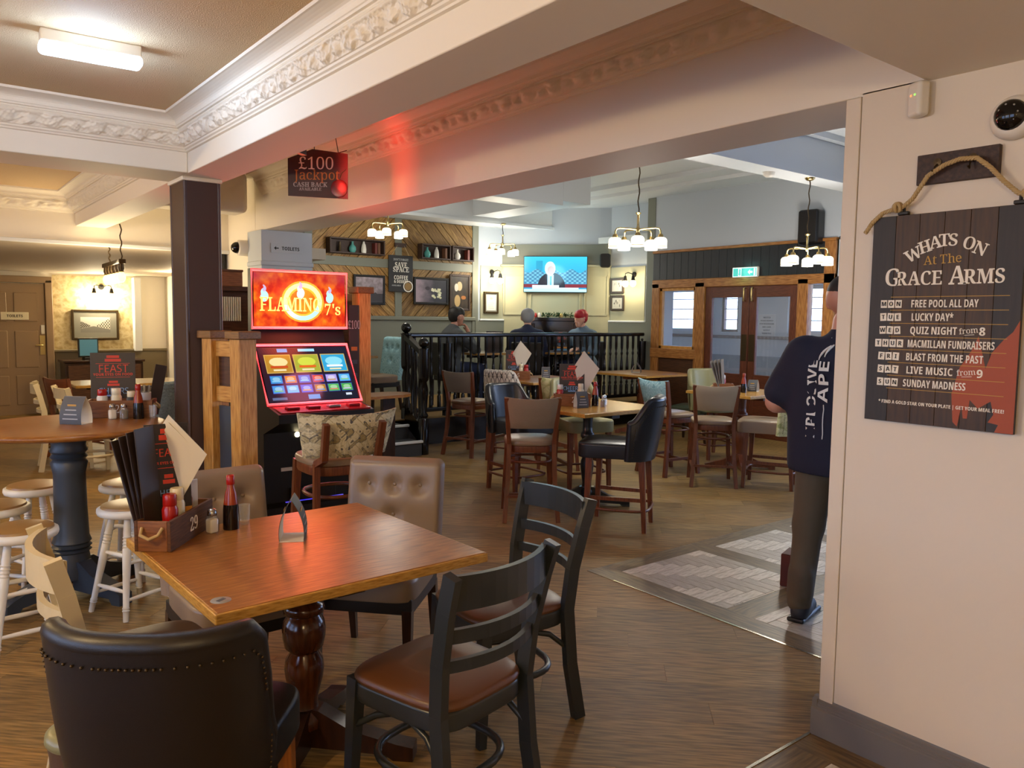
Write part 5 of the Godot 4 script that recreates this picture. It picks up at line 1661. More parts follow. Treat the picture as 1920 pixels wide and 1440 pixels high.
# ---------------------------------------------------------------- gaming machine in its booth
func flame_image() -> Image:
	var w := 320
	var h := 190
	var im := Image.create(w, h, false, Image.FORMAT_RGB8)
	var f := FastNoiseLite.new()
	f.seed = 4
	f.frequency = 0.02
	f.fractal_octaves = 4
	for y in h:
		for x in w:
			var n := f.get_noise_2d(x, y * 0.8) * 0.5 + 0.5
			var c := hue("c81a06").lerp(hue("ff8a12"), clampf(n * 1.7 - 0.45, 0, 1))
			c = c.lerp(hue("8a2a6a"), clampf(0.75 - float(y) / h * 2.6, 0, 0.5) * absf(x - w * 0.5) / w * 2.0)
			var d := Vector2((x - w * 0.52) / 62.0, (y - h * 0.53) / 62.0).length()
			if d < 0.9:
				c = c.lerp(hue("ffb01e"), 0.55)
			if absf(d - 0.97) < 0.13:
				c = hue("fff7b0") if y < h * 0.6 else hue("bff3ff")
			elif absf(d - 0.97) < 0.24:
				c = c.lerp(hue("ffe04a"), 0.7)
			im.set_pixel(x, y, c)
	for p in [Vector2(34, 88), Vector2(262, 88), Vector2(158, 74)]:
		for k in 26:
			var r := 13.0 * (1.0 - k / 30.0)
			disc(im, p + Vector2(3.0 * sin(k * 0.4), -k * 1.7), Vector2(r, r * 1.2), hue("bdf6ff") if k < 16 else hue("c9b3d8"))
	return im

func games_image() -> Image:
	var w := 320
	var h := 192
	var im := Image.create(w, h, false, Image.FORMAT_RGB8)
	im.fill(hue("0a1226"))
	for i in range(0, w, 9):
		for y in 20:
			im.set_pixel(clampi(i + y / 2, 0, w - 1), y, hue("1b2a55"))
	im.fill_rect(Rect2i(66, 5, 36, 13), hue("4aa8e8"))
	im.fill_rect(Rect2i(140, 6, 60, 10), hue("9fe3ff"))
	var big := [hue("b98a2c"), hue("a9b13a"), hue("2aa9dc")]
	for k in 3:
		im.fill_rect(Rect2i(16 + k * 100, 26, 92, 66), hue("d8b45a"))
		im.fill_rect(Rect2i(19 + k * 100, 29, 86, 60), big[k])
		disc(im, Vector2(62 + k * 100, 52), Vector2(32, 16), [hue("efe2a0"), hue("d4e04a"), hue("8fe2f7")][k])
		im.fill_rect(Rect2i(32 + k * 100, 66, 60, 8), [hue("c84a1c"), hue("e8641c"), hue("f2fbff")][k])
		im.fill_rect(Rect2i(40 + k * 100, 78, 44, 6), hue("f4e6b8"))
	var small := ["2f9bd8", "e0821c", "1f78d6", "d0442a", "b9a6e8", "59b6ee", "3f9be0", "4fc3f0", "3a6fe0", "b07a1c", "58b85a", "4fae4a"]
	for k in 12:
		var x := 20 + (k % 6) * 49
		var y := 100 + (k / 6) * 34
		im.fill_rect(Rect2i(x, y, 43, 29), hue("1c3fae"))
		im.fill_rect(Rect2i(x + 2, y + 2, 39, 25), hue(small[k]))
		disc(im, Vector2(x + 21, y + 12), Vector2(13, 7), hue(small[k]).lightened(0.45))
		im.fill_rect(Rect2i(x + 6, y + 18, 30, 4), hue(small[(k + 5) % 12]).lightened(0.3))
	im.fill_rect(Rect2i(138, 170, 42, 16), hue("3f9fe0"))
	im.fill_rect(Rect2i(14, 176, 50, 9), hue("5a6f96"))
	im.fill_rect(Rect2i(276, 170, 22, 8), hue("dfe8f4"))
	return im

func neon_frame(parent: Node, corners: Array) -> void:
	part(parent, "neon_edge", Shape.new().tube(corners, 0.011, 8, true), M.neon_red)

func build_machine() -> void:
	M["flame_screen"] = screen_material("flame_screen", flame_image(), 1.15)
	M["games_screen"] = screen_material("games_screen", games_image(), 0.95)
	var t := thing("gaming_machine", "black fruit machine with two bright screens edged in red neon", "gaming machine", Vector3(2.31, 0, -5.7))
	# profile in depth: lower cabinet, deck, leaning lower screen, upright head
	var poly := PackedVector2Array([Vector2(-0.3, 0), Vector2(0.42, 0), Vector2(0.42, 0.2), Vector2(0.46, 0.25), Vector2(0.46, 0.74), Vector2(0.74, 0.84), Vector2(0.74, 0.9), Vector2(0.555, 0.935), Vector2(0.535, 0.945), Vector2(0.285, 1.35), Vector2(0.25, 1.45), Vector2(0.285, 1.455), Vector2(0.285, 1.88), Vector2(0.2, 1.88), Vector2(0.19, 1.44), Vector2(0.12, 1.4), Vector2(-0.3, 1.36)])
	part(t, "cabinet", Shape.new().prism(poly, 0.7, Vector3(0.35, 0, 0), Basis(Vector3(0, 0, 1), Vector3.UP, Vector3(-1, 0, 0))), M.machine_black)
	# upper screen
	part(t, "upper_screen", Shape.new().picture(Vector3(-0.345, 1.855, 0.295), Vector3(0.69, 0, 0), Vector3(0, -0.375, 0)), M.flame_screen)
	neon_frame(t, [Vector3(-0.358, 1.868, 0.297), Vector3(0.358, 1.868, 0.297), Vector3(0.358, 1.468, 0.297), Vector3(-0.358, 1.468, 0.297)])
	var fm := lettering(t, "FLAMING", 0.13, M.flame_letter, at3(-0.075, 1.63, 0.3), "Droid Serif", true, false, 1.0)
	fm.transform.basis = Basis.from_scale(Vector3(0.46 / maxf(fm.mesh.get_aabb().size.x, 0.01), 1, 1))
	lettering(t, "7's", 0.11, M.flame_letter, at3(0.245, 1.6, 0.3), "Droid Serif", true, false, 0.9)
	# leaning lower screen
	var lx := Transform3D(Basis(Vector3(1, 0, 0), -0.548), Vector3(0, 1.145, 0.423))
	var ls := part(t, "lower_screen", Shape.new().picture(Vector3(-0.335, 0.215, 0), Vector3(0.67, 0, 0), Vector3(0, -0.43, 0)), M.games_screen, lx)
	part(ls, "neon_edge", Shape.new().tube([Vector3(-0.35, 0.232, 0.004), Vector3(0.35, 0.232, 0.004), Vector3(0.35, -0.232, 0.004), Vector3(-0.35, -0.232, 0.004)], 0.011, 8, true), M.neon_red)
	# button deck
	var deck := part(t, "button_deck", Shape.new().soft(Vector3(0, 0.915, 0.645), Vector3(0.66, 0.02, 0.17), 0.006, Basis(Vector3(1, 0, 0), 0.14)), M.deck_red)
	for k in 4:
		part(deck, "deck_button", Shape.new().soft(Vector3(-0.22 + 0.15 * k, 0.93, 0.65), Vector3(0.09, 0.02, 0.06), 0.008), M.deck_red if k != 2 else M.steel)
	part(t, "coin_slot", Shape.new().soft(Vector3(0.24, 0.6, 0.465), Vector3(0.09, 0.16, 0.012), 0.004), M.steel)
	part(t, "note_lamp", Shape.new().ball(Vector3(-0.11, 0.72, 0.465), Vector3(0.02, 0.02, 0.008), 10), M.bulb_glow)
	part(t, "payout_tray", Shape.new().soft(Vector3(0.0, 0.3, 0.47), Vector3(0.34, 0.09, 0.05), 0.01), M.black_plastic)
	part(t, "service_label", Shape.new().box(Vector3(-0.19, 0.48, 0.463), Vector3(0.08, 0.025, 0.003)), M.white_plastic)
	part(t, "blue_strip", Shape.new().box(Vector3(0.02, 0.245, 0.463), Vector3(0.44, 0.007, 0.006)), M.led_blue)
	lamp_light(Vector3(2.31, 1.67, -5.3), Color(1.0, 0.38, 0.2), 0.35, 0.2)
	lamp_light(Vector3(2.31, 1.16, -5.16), Color(0.9, 0.45, 0.55), 0.3, 0.2)
	# booth around it
	var b := thing("booth_divider", "low pine booth divider with two capped posts left of the fruit machine", "divider", Vector3(1.535, 0, -4.4), 0.3)
	for z in [0.0, -0.26]:
		part(b, "post", Shape.new().soft(Vector3(0, 0.71, z), Vector3(0.115, 1.42, 0.09), 0.005), M.pine)
		part(b, "post_cap", Shape.new().soft(Vector3(0, 1.44, z), Vector3(0.15, 0.045, 0.13), 0.006), M.pine_cap)
	for y in [1.36, 1.1, 0.12]:
		part(b, "rail", Shape.new().soft(Vector3(0, y, -0.13), Vector3(0.05, 0.09, 0.2), 0.005), M.pine_x)
	part(b, "upper_panel", Shape.new().box(Vector3(0, 1.2, -0.13), Vector3(0.012, 0.24, 0.2)), M.booth_brown)
	part(b, "lower_panel", Shape.new().box(Vector3(0, 0.58, -0.13), Vector3(0.02, 0.9, 0.2)), M.slate_column)
	var r := thing("booth_divider", "tall pine booth post with a dark notice right of the fruit machine", "divider", Vector3(2.83, 0, -5.48))
	part(r, "post", Shape.new().soft(Vector3(0, 0.87, 0), Vector3(0.1, 1.74, 0.12), 0.005), M.pine)
	part(r, "post_cap", Shape.new().soft(Vector3(0, 1.755, 0), Vector3(0.14, 0.05, 0.16), 0.006), M.pine_cap)
	part(r, "rail", Shape.new().soft(Vector3(-0.01, 1.70, -0.5), Vector3(0.05, 0.06, 0.9), 0.005), M.pine_cap)
	part(r, "rail", Shape.new().soft(Vector3(-0.01, 1.0, -0.5), Vector3(0.05, 0.06, 0.9), 0.005), M.booth_brown)
	part(r, "panel", Shape.new().box(Vector3(0.0, 0.85, -0.5), Vector3(0.02, 1.66, 0.9)), M.booth_brown)
	var js := thing("jackpot_strip", "narrow dark jackpot strip with £100 on the booth side right of the machine", "sign", Vector3(2.735, 1.33, -5.42))
	part(js, "board", Shape.new().soft(Vector3.ZERO, Vector3(0.085, 0.62, 0.01), 0.003), M.menu_brown)
	lettering(js, "£100", 0.085, M.ink_grey, at3(0, 0.16, 0.006), "Droid Serif", false, false, 0.55)
	for k in 3:
		part(js, "print_line", Shape.new().box(Vector3(0, -0.02 - 0.1 * k, 0.0055), Vector3(0.05, 0.03, 0.001)), M.ink_orange if k == 0 else M.card_grey)
	var bk := thing("timber_partition", "dark timber booth back with cream slatted panels behind the machine", "divider", Vector3(2.5, 0, -6.6))
	part(bk, "panel", Shape.new().box(Vector3(0, 0.88, 0), Vector3(0.98, 1.76, 0.03)), M.booth_brown)
	part(bk, "top_shelf", Shape.new().soft(Vector3(0, 1.77, 0.02), Vector3(1.04, 0.04, 0.16), 0.006), M.booth_brown)
	for x in [-0.33, 0.36]:
		for k in 13:
			part(bk, "slat", Shape.new().soft(Vector3(x - 0.11 + 0.018 * k, 1.605, 0.022), Vector3(0.012, 0.2, 0.014), 0.003), M.mayo_cream)
	var bx := thing("wooden_box", "small brown wooden box on the shelf above the booth back", "box", Vector3(2.2, 1.7905, -6.58))
	part(bx, "body", Shape.new().soft(Vector3(0, 0.06, 0), Vector3(0.17, 0.12, 0.1), 0.005), M.crate_light)
	part(bx, "lid", Shape.new().soft(Vector3(0, 0.128, 0), Vector3(0.18, 0.018, 0.11), 0.004), M.crate_wood)
	# half-round drinks shelf on a flat leg
	var sh := thing("drinks_shelf", "half-round oak drinks table on a flat dark leg right of the fruit machine", "table", Vector3(4.0, 0, -7.3), 0.1)
	var arc := PackedVector2Array()
	for k in 19:
		var a := -PI / 2 + PI * k / 18.0
		arc.append(Vector2(0.1 + cos(a) * 0.24, sin(a) * 0.2))
	arc.append(Vector2(-0.45, 0.2))
	arc.append(Vector2(-0.45, -0.2))
	part(sh, "table_top", Shape.new().prism(arc, 0.03, Vector3(0, 0.745, 0), Basis(Vector3(1, 0, 0), Vector3(0, 0, 1), Vector3(0, -1, 0))), M.oak_top)
	part(sh, "leg", Shape.new().soft(Vector3(0.08, 0.36, 0), Vector3(0.16, 0.72, 0.05), 0.006), M.dark_oak)
	part(sh, "foot", Shape.new().soft(Vector3(0.02, 0.02, 0), Vector3(0.4, 0.04, 0.3), 0.006), M.dark_oak)
	# hanging jackpot sign
	var hs := thing("jackpot_sign", "dark hanging sign reading £100 Jackpot below the near beam", "sign", Vector3(1.99, 2.37, -4.39))
	hs.basis = Basis(Vector3.UP, -0.66)
	part(hs, "board", Shape.new().prism(PackedVector2Array([Vector2(-0.175, -0.115), Vector2(0.175, -0.13), Vector2(0.175, 0.13), Vector2(-0.03, 0.155), Vector2(-0.175, 0.1)]), 0.008), M.sign_brown)
	lettering(hs, "£100", 0.095, M.ink_white, at3(-0.01, 0.072, 0.0088), "Droid Serif", false)
	lettering(hs, "Jackpot", 0.075, M.ink_orange, at3(-0.005, 0.005, 0.0088), "Droid Serif", false, true)
	lettering(hs, "CASH BACK", 0.034, M.ink_grey, at3(-0.045, -0.05, 0.0088), "Droid Serif", true)
	lettering(hs, "AVAILABLE", 0.022, M.ink_grey, at3(-0.045, -0.076, 0.0088), "Droid Serif", true)
	part(hs, "cherry", Shape.new().ball(Vector3(0.125, -0.07, 0.009), Vector3(0.05, 0.052, 0.004), 18), M.cherry)
	part(hs, "cherry_stalk", Shape.new().tube([Vector3(0.125, -0.02, 0.0095), Vector3(0.14, 0.02, 0.0095), Vector3(0.165, 0.04, 0.0095)], 0.002, 5), M.leaf_green)
	for p in [[Vector3(-0.02, 0.15, 0.004), Vector3(-0.02, 0.25, 0.004)], [Vector3(0.12, 0.136, 0.004), Vector3(0.1, 0.25, 0.004)], [Vector3(0.12, 0.136, 0.004), Vector3(0.17, 0.15, 0.004)]]:
		part(hs, "hanging_wire", Shape.new().tube([p[0], p[1]], 0.0025, 5), M.iron)

# ---------------------------------------------------------------- raised area
func turned_post(r: float, h: float, ball_r: float) -> Array:
	var p := [Vector2(0, 0), Vector2(r, 0), Vector2(r, h * 0.3), Vector2(r * 0.75, h * 0.315), Vector2(r * 0.95, h * 0.335), Vector2(r * 0.6, h * 0.36), Vector2(r * 0.85, h * 0.5), Vector2(r * 0.9, h * 0.56), Vector2(r * 0.6, h * 0.62), Vector2(r * 0.95, h * 0.64), Vector2(r, h * 0.66), Vector2(r, h - 2.3 * ball_r), Vector2(r * 1.15, h - 2.25 * ball_r), Vector2(r * 1.15, h - 2.1 * ball_r), Vector2(r * 0.5, h - 2.0 * ball_r)]
	for k in 9:
		var a := -1.2 + (PI / 2 + 1.2) * k / 8.0
		p.append(Vector2(maxf(0.0, cos(a) * ball_r), h - ball_r + sin(a) * ball_r))
	return p

func build_platform() -> void:
	var pf := struct("floor_raised", Shape.new().span(Vector3(3.1, 0, WOODZ), Vector3(9.4, PLATFORM, -8.12)), M.gloss_black)
	part(pf, "deck_boards", Shape.new().span(Vector3(3.1, PLATFORM, WOODZ), Vector3(9.4, PLATFORM + 0.012, -8.14)), M.plank1)
	for k in 2:
		part(pf, "step", Shape.new().span(Vector3(3.9, 0, -8.12), Vector3(4.62, 0.16 - 0.0 if k == 0 else 0.305, -7.5 if k == 0 else -7.8)), M.rug_dark)
		part(pf, "step_nosing", Shape.new().soft(Vector3(4.26, 0.16 if k == 0 else 0.308, -7.5 if k == 0 else -7.8), Vector3(0.74, 0.03, 0.04), 0.008), M.white_paint)
	var rl := thing("railing", "glossy black turned-baluster railing with ball newels along the raised area", "railing", Vector3(4.8, 0, -8.2))
	var base := PLATFORM
	part(rl, "newel_post", Shape.new().lathe(turned_post(0.062, 1.49, 0.062), 20, Vector3(0.03, 0, 0)), M.gloss_black)
	part(rl, "newel_post", Shape.new().lathe(turned_post(0.058, 1.33, 0.06), 20, Vector3(-0.12, 0, 0.64)), M.gloss_black)
	part(rl, "newel_post", Shape.new().lathe(turned_post(0.06, 1.28, 0.02), 18, Vector3(0.62, base * 0.0, 0)), M.gloss_black)
	part(rl, "newel_post", Shape.new().lathe(turned_post(0.06, 1.28, 0.02), 18, Vector3(4.18, 0, 0)), M.gloss_black)
	part(rl, "hand_rail", Shape.new().soft(Vector3(2.12, 1.34, 0), Vector3(4.15, 0.055, 0.085), 0.02, Basis(), 2), M.gloss_black)
	part(rl, "bottom_rail", Shape.new().soft(Vector3(2.12, base + 0.1, 0), Vector3(4.15, 0.05, 0.06), 0.01), M.gloss_black)
	part(rl, "stair_rail", Shape.new().bar(Vector3(0.02, 1.34, -0.02), Vector3(-0.11, 1.15, 0.62), Vector2(0.07, 0.06), Vector2(0.07, 0.06)), M.gloss_black)
	part(rl, "stair_string", Shape.new().bar(Vector3(0.02, 0.42, -0.02), Vector3(-0.11, 0.2, 0.62), Vector2(0.05, 0.2), Vector2(0.05, 0.2)), M.gloss_black)
	var hb := 1.32 - (base + 0.12)
	var prof := [Vector2(0.024, 0), Vector2(0.024, hb * 0.16), Vector2(0.014, hb * 0.18), Vector2(0.022, hb * 0.21), Vector2(0.012, hb * 0.25), Vector2(0.02, hb * 0.36), Vector2(0.025, hb * 0.45), Vector2(0.018, hb * 0.56), Vector2(0.011, hb * 0.66), Vector2(0.02, hb * 0.7), Vector2(0.012, hb * 0.74), Vector2(0.02, hb * 0.8), Vector2(0.022, hb)]
	var bal := Shape.new().lathe(prof, 10).mesh()
	for k in 34:
		part(rl, "baluster", bal, M.gloss_black, at3(0.14 + k * 0.12, base + 0.12, 0))
	var sm := Shape.new().lathe([Vector2(0.022, 0), Vector2(0.022, 0.15), Vector2(0.012, 0.18), Vector2(0.024, 0.4), Vector2(0.012, 0.6), Vector2(0.022, 0.66), Vector2(0.02, 0.82)], 10).mesh()
	for k in 4:
		var f := (k + 1) / 5.0
		part(rl, "baluster", sm, M.gloss_black, at3(0.02 - 0.13 * f, 0.45 - 0.2 * f, -0.02 + 0.64 * f))

func build_wall_things() -> void:
	# notice board on the partition
	var bd := thing("events_board", "black wooden WHATS ON board hung on rope from a dark plank", "notice board", Vector3(2.655, 1.5635, -1.1405))
	bd.basis = upright(Vector3(-1, 0, 0))
	# six grooved planks make the board: front face +Z, x runs to the right
	for k in 6:
		var w := 0.465 / 6.0
		part(bd, "plank", Shape.new().soft(Vector3(-0.2325 + w * (k + 0.5), 0, 0), Vector3(w - 0.0008, 0.69, 0.016), 0.0012), M.board_dark if k == 0 or k == 5 else M.board_brown)
	var z := 0.0088
	var arch := "WHATS ON"
	var cx := [-0.098, -0.062, -0.031, -0.003, 0.024, 0.05, 0.072, 0.104]
	for i in arch.length():
		if arch[i] == " ":
			continue
		var q: float = (cx[i] - 0.008) / 0.1
		lettering(bd, arch[i], 0.052, M.ink_white, Transform3D(Basis(Vector3(0, 0, 1), -q * 0.42), Vector3(cx[i] + 0.005, 0.253 - 0.036 * q * q, z)), "Droid Serif", true)
	lettering(bd, "At The", 0.038, M.ink_gold, Transform3D(Basis(Vector3(0, 0, 1), 0.04), Vector3(0.0, 0.193, z)), "Droid Serif", false, true)
	lettering(bd, "G", 0.078, M.ink_white, at3(-0.158, 0.139, z), "Droid Serif", true, false, 0.9)
	lettering(bd, "RACE", 0.06, M.ink_white, at3(-0.072, 0.134, z), "Droid Serif", true, false, 0.9)
	lettering(bd, "A", 0.078, M.ink_white, at3(0.046, 0.139, z), "Droid Serif", true, false, 0.9)
	lettering(bd, "RMS", 0.06, M.ink_white, at3(0.125, 0.134, z), "Droid Serif", true, false, 0.9)
	var days := ["MON", "TUE", "WED", "THUR", "FRI", "SAT", "SUN"]
	var shows := ["FREE POOL ALL DAY", "LUCKY DAY*", "QUIZ NIGHT", "MACMILLAN FUNDRAISERS", "BLAST FROM THE PAST", "LIVE MUSIC", "SUNDAY MADNESS"]
	var lefts := [-0.092, -0.088, -0.09, -0.096, -0.099, -0.096, -0.104]
	for i in 7:
		var y := 0.052 - 0.0438 * i
		part(bd, "gold_rule", Shape.new().box(Vector3(0.02, y + 0.023, z), Vector3(0.36, 0.0018, 0.001)), M.ink_gold)
		var d: String = days[i]
		for k in d.length():
			var x := -0.182 + 0.0245 * k - (0.013 if d.length() == 4 else 0.0)
			var tl := part(bd, "day_tile", Shape.new().box(Vector3.ZERO, Vector3(0.021, 0.026, 0.002)), M.ink_white, Transform3D(Basis(Vector3(0, 0, 1), 0.06 * sin(k * 3.1 + i)), Vector3(x, y, z)))
			lettering(tl, d[k], 0.02, M.ink_black, at3(0, 0, 0.0014), "Droid Sans", true)
		var sz := 0.034
		var wide: float = [0.205, 0.13, 0.145, 0.262, 0.235, 0.145, 0.195][i]
		var lt := lettering(bd, shows[i], sz, M.ink_white, Transform3D(Basis(Vector3(0, 0, 1), 0.0), Vector3(lefts[i] + wide * 0.5, y, z)), "Droid Sans", true, true, 0.62)
		var bw: float = lt.mesh.get_aabb().size.x
		lt.transform.basis = Basis.from_scale(Vector3(wide / maxf(bw, 0.01), 1, 1))
		if i == 2 or i == 5:
			lettering(bd, "from", 0.024, M.ink_white, Transform3D(Basis(Vector3(0, 0, 1), 0.12), Vector3(0.09, y + 0.002, z)), "Droid Serif", false, true)
			part(bd, "underline", Shape.new().box(Vector3(0.092, y - 0.011, z), Vector3(0.03, 0.0016, 0.001), Basis(Vector3(0, 0, 1), 0.08)), M.ink_white)
			lettering(bd, "8" if i == 2 else "9", 0.036, M.ink_white, at3(0.13, y, z), "Droid Sans", true)
	part(bd, "gold_rule", Shape.new().box(Vector3(0.02, 0.052 - 0.0438 * 7 + 0.023, z), Vector3(0.36, 0.0018, 0.001)), M.ink_gold)
	lettering(bd, "* FIND A GOLD STAR ON YOUR PLATE | GET YOUR MEAL FREE!", 0.0155, M.ink_white, at3(0.01, -0.278, z), "Droid Sans", true, false, 0.86)
	var fl := PackedVector2Array([Vector2(0.05, -0.235), Vector2(0.058, -0.325), Vector2(0.072, -0.338), Vector2(0.082, -0.27), Vector2(0.088, -0.31), Vector2(0.1, -0.31), Vector2(0.105, -0.25), Vector2(0.13, -0.275), Vector2(0.165, -0.25), Vector2(0.175, -0.29), Vector2(0.16, -0.315), Vector2(0.19, -0.32), Vector2(0.18, -0.344), Vector2(0.232, -0.344), Vector2(0.232, 0.0), Vector2(0.215, -0.035), Vector2(0.19, -0.06), Vector2(0.16, -0.1), Vector2(0.145, -0.15), Vector2(0.12, -0.05), Vector2(0.1, -0.1), Vector2(0.07, -0.15)])
	part(bd, "flame_print", Shape.new().prism(fl, 0.0007, Vector3(0, 0, z - 0.0008)), M.flame_orange)
	for x in [-0.135, 0.21]:
		part(bd, "eye_bracket", Shape.new().soft(Vector3(x, 0.352, 0), Vector3(0.035, 0.012, 0.018), 0.003).tube([Vector3(x, 0.35, 0), Vector3(x, 0.375, 0)], 0.005, 6), M.iron)
	# rope with two knots
	var rope := Shape.new()
	var path := [Vector3(-0.258, 0.295, 0.012), Vector3(-0.235, 0.328, 0.012), Vector3(-0.2, 0.358, 0.012), Vector3(-0.158, 0.368, 0.01), Vector3(-0.135, 0.372, 0.008), Vector3(-0.105, 0.395, 0.01), Vector3(-0.055, 0.462, 0.02), Vector3(0.0, 0.487, 0.032), Vector3(0.045, 0.498, 0.034), Vector3(0.095, 0.494, 0.034), Vector3(0.13, 0.462, 0.024), Vector3(0.165, 0.418, 0.014), Vector3(0.205, 0.378, 0.01), Vector3(0.235, 0.37, 0.012), Vector3(0.26, 0.36, 0.014)]
	var fine := []
	var cv := Curve3D.new()
	for i in path.size():
		var tan_v: Vector3 = (path[mini(i + 1, path.size() - 1)] - path[maxi(i - 1, 0)]) / 6.0
		cv.add_point(path[i], -tan_v, tan_v)
	var full := cv.get_baked_length()
	for strand in 3:
		fine = []
		for i in 150:
			var s := full * i / 149.0
			var p := cv.sample_baked(s)
			var d := (cv.sample_baked(minf(s + 0.004, full)) - cv.sample_baked(maxf(s - 0.004, 0))).normalized()
			var xx := d.cross(Vector3(0, 0, 1)).normalized()
			var a := s * 210.0 + strand * TAU / 3.0
			fine.append(p + (xx * cos(a) + xx.cross(d) * sin(a)) * 0.0038)
		rope.tube(fine, 0.0042, 6)
	part(bd, "rope", rope, M.rope)
	for c in [Vector3(-0.152, 0.372, 0.01), Vector3(0.232, 0.374, 0.012)]:
		var kn := Shape.new()
		for e in 3:
			var ring := []
			for k in 16:
				var a := TAU * k / 16.0
				ring.append(c + Basis(Vector3(0.3, 1, 0.2 * e).normalized(), e * 1.1) * Vector3(0.004 * (e - 1), cos(a) * 0.013, sin(a) * 0.012))
			kn.tube(ring, 0.0062, 6, true)
		part(bd, "knot", kn, M.rope)
	var pk := thing("peg_plank", "short dark wooden plank with two cup hooks above the events board", "plank", Vector3(2.668, 2.05, -1.12))
	pk.basis = upright(Vector3(-1, 0, 0))
	part(pk, "plank", Shape.new().soft(Vector3.ZERO, Vector3(0.245, 0.096, 0.02), 0.002), M.rustic)
	for x in [-0.058, 0.048]:
		part(pk, "hook_plate", Shape.new().lathe([Vector2(0, 0), Vector2(0.013, 0), Vector2(0.013, 0.003), Vector2(0, 0.004)], 16, Vector3(x, 0.018, 0.01), Basis(Vector3(1, 0, 0), PI / 2)), M.bronze)
		part(pk, "hook", Shape.new().tube([Vector3(x, 0.012, 0.012), Vector3(x, 0.0, 0.03), Vector3(x, -0.018, 0.034), Vector3(x, -0.012, 0.048)], 0.003, 6), M.bronze)
	# motion sensor and dome cameras
	var pir := thing("motion_sensor", "small white motion sensor with lit indicators at the ceiling corner", "sensor", Vector3(2.675, 2.278, -1.235))
	pir.basis = upright(Vector3(-1, 0, -0.5))
	part(pir, "body", Shape.new().soft(Vector3(0, 0, 0.025), Vector3(0.06, 0.112, 0.045), 0.014, Basis(), 3), M.white_plastic)
	for x in [-0.009, 0.009]:
		part(pir, "indicator_light", Shape.new().ball(Vector3(x, 0.012, 0.047), Vector3(0.0055, 0.004, 0.003), 10), M.led_green if x > 0 else M.led_amber)
	var dc := thing("dome_camera", "white dome security camera beside the ceiling on the notice-board wall", "security camera", Vector3(2.678, 2.17, -0.968))
	dc.basis = upright(Vector3(-1, 0, 0))
	part(dc, "base", Shape.new().lathe([Vector2(0, 0), Vector2(0.064, 0), Vector2(0.066, 0.012), Vector2(0.058, 0.032), Vector2(0.044, 0.04), Vector2(0, 0.04)], 32, Vector3.ZERO, Basis(Vector3(1, 0, 0), PI / 2)), M.white_plastic)
	part(dc, "dome", Shape.new().ball(Vector3(0, 0.004, 0.036), Vector3(0.046, 0.046, 0.032), 24), M.dome_black)
	for k in 7:
		var a := k * 0.9
		part(dc, "lens_light", Shape.new().ball(Vector3(cos(a) * 0.026, 0.006 + sin(a) * 0.026, 0.0605), Vector3(0.0035, 0.0035, 0.002), 8), M.grey_plastic)
	var d2 := thing("dome_camera", "white dome security camera on the side of the toilets pier", "security camera", Vector3(2.678, 2.19, -7.5))
	d2.basis = upright(Vector3(-1, 0, 0))
	part(d2, "base", Shape.new().lathe([Vector2(0, 0), Vector2(0.075, 0), Vector2(0.075, 0.09), Vector2(0.06, 0.1), Vector2(0, 0.1)], 20, Vector3.ZERO, Basis(Vector3(1, 0, 0), PI / 2)), M.white_plastic)
	part(d2, "dome", Shape.new().ball(Vector3(0, 0, 0.1), Vector3(0.055, 0.055, 0.06), 16), M.dome_black)
	# toilets sign on the pier
	var ts := thing("toilets_sign", "pale sign with a left arrow and the word TOILETS on the grey pier", "sign", Vector3(2.9, 2.175, -7.094))
	part(ts, "plate", Shape.new().soft(Vector3.ZERO, Vector3(0.3, 0.085, 0.006), 0.001), M.far_wall)
	lettering(ts, "TOILETS", 0.045, M.ink_black, at3(0.035, 0, 0.004), "Droid Sans", true)
	part(ts, "arrow", Shape.new().prism(PackedVector2Array([Vector2(-0.125, 0), Vector2(-0.105, 0.018), Vector2(-0.105, 0.005), Vector2(-0.08, 0.005), Vector2(-0.08, -0.005), Vector2(-0.105, -0.005), Vector2(-0.105, -0.018)]), 0.001, Vector3(0, 0, 0.0032)), M.ink_black)
	# loudspeakers
	for e in [["black wall loudspeaker at the top of the oak screen", Vector3(8.93, 2.72, -5.42), Vector3(-1, 0, 0.1), Vector3(0.26, 0.42, 0.22)], ["small black loudspeaker at the right of the chimney panelling", Vector3(9.2, 2.52, -9.25), Vector3(-0.8, 0, 0.7), Vector3(0.17, 0.23, 0.15)], ["black loudspeaker on the cream wall just behind the dark post", Vector3(2.56, 2.1, -8.15), Vector3(-1, 0, 0.4), Vector3(0.2, 0.34, 0.18)]]:
		var sp := thing("loudspeaker", e[0], "loudspeaker", e[1])
		sp.basis = upright(e[2])
		part(sp, "cabinet", Shape.new().soft(Vector3.ZERO, e[3], 0.04, Basis(), 2), M.black_plastic)
		part(sp, "grille", Shape.new().soft(Vector3(0, 0, e[3].z * 0.5), Vector3(e[3].x * 0.86, e[3].y * 0.9, 0.012), 0.005), M.iron)
		part(sp, "bracket", Shape.new().tube([Vector3(0, 0, -e[3].z * 0.4), Vector3(0.0, 0, -e[3].z * 0.5 - 0.03)], 0.03, 8), M.black_plastic)
	# television
	M["news_screen"] = screen_material("news_screen", news_image(), 1.25)
	var tv := thing("television", "wall television showing a news reader in a dark suit", "television", Vector3(8.66, 2.295, -9.87))
	tv.basis = Basis(Vector3(1, 0, 1).normalized(), Vector3.UP, Vector3(-1, 0, 1).normalized())
	part(tv, "bezel", Shape.new().soft(Vector3.ZERO, Vector3(1.06, 0.6, 0.05), 0.008), M.black_plastic)
	part(tv, "screen", Shape.new().picture(Vector3(-0.52, 0.29, 0.027), Vector3(1.04, 0, 0), Vector3(0, -0.58, 0)), M.news_screen)
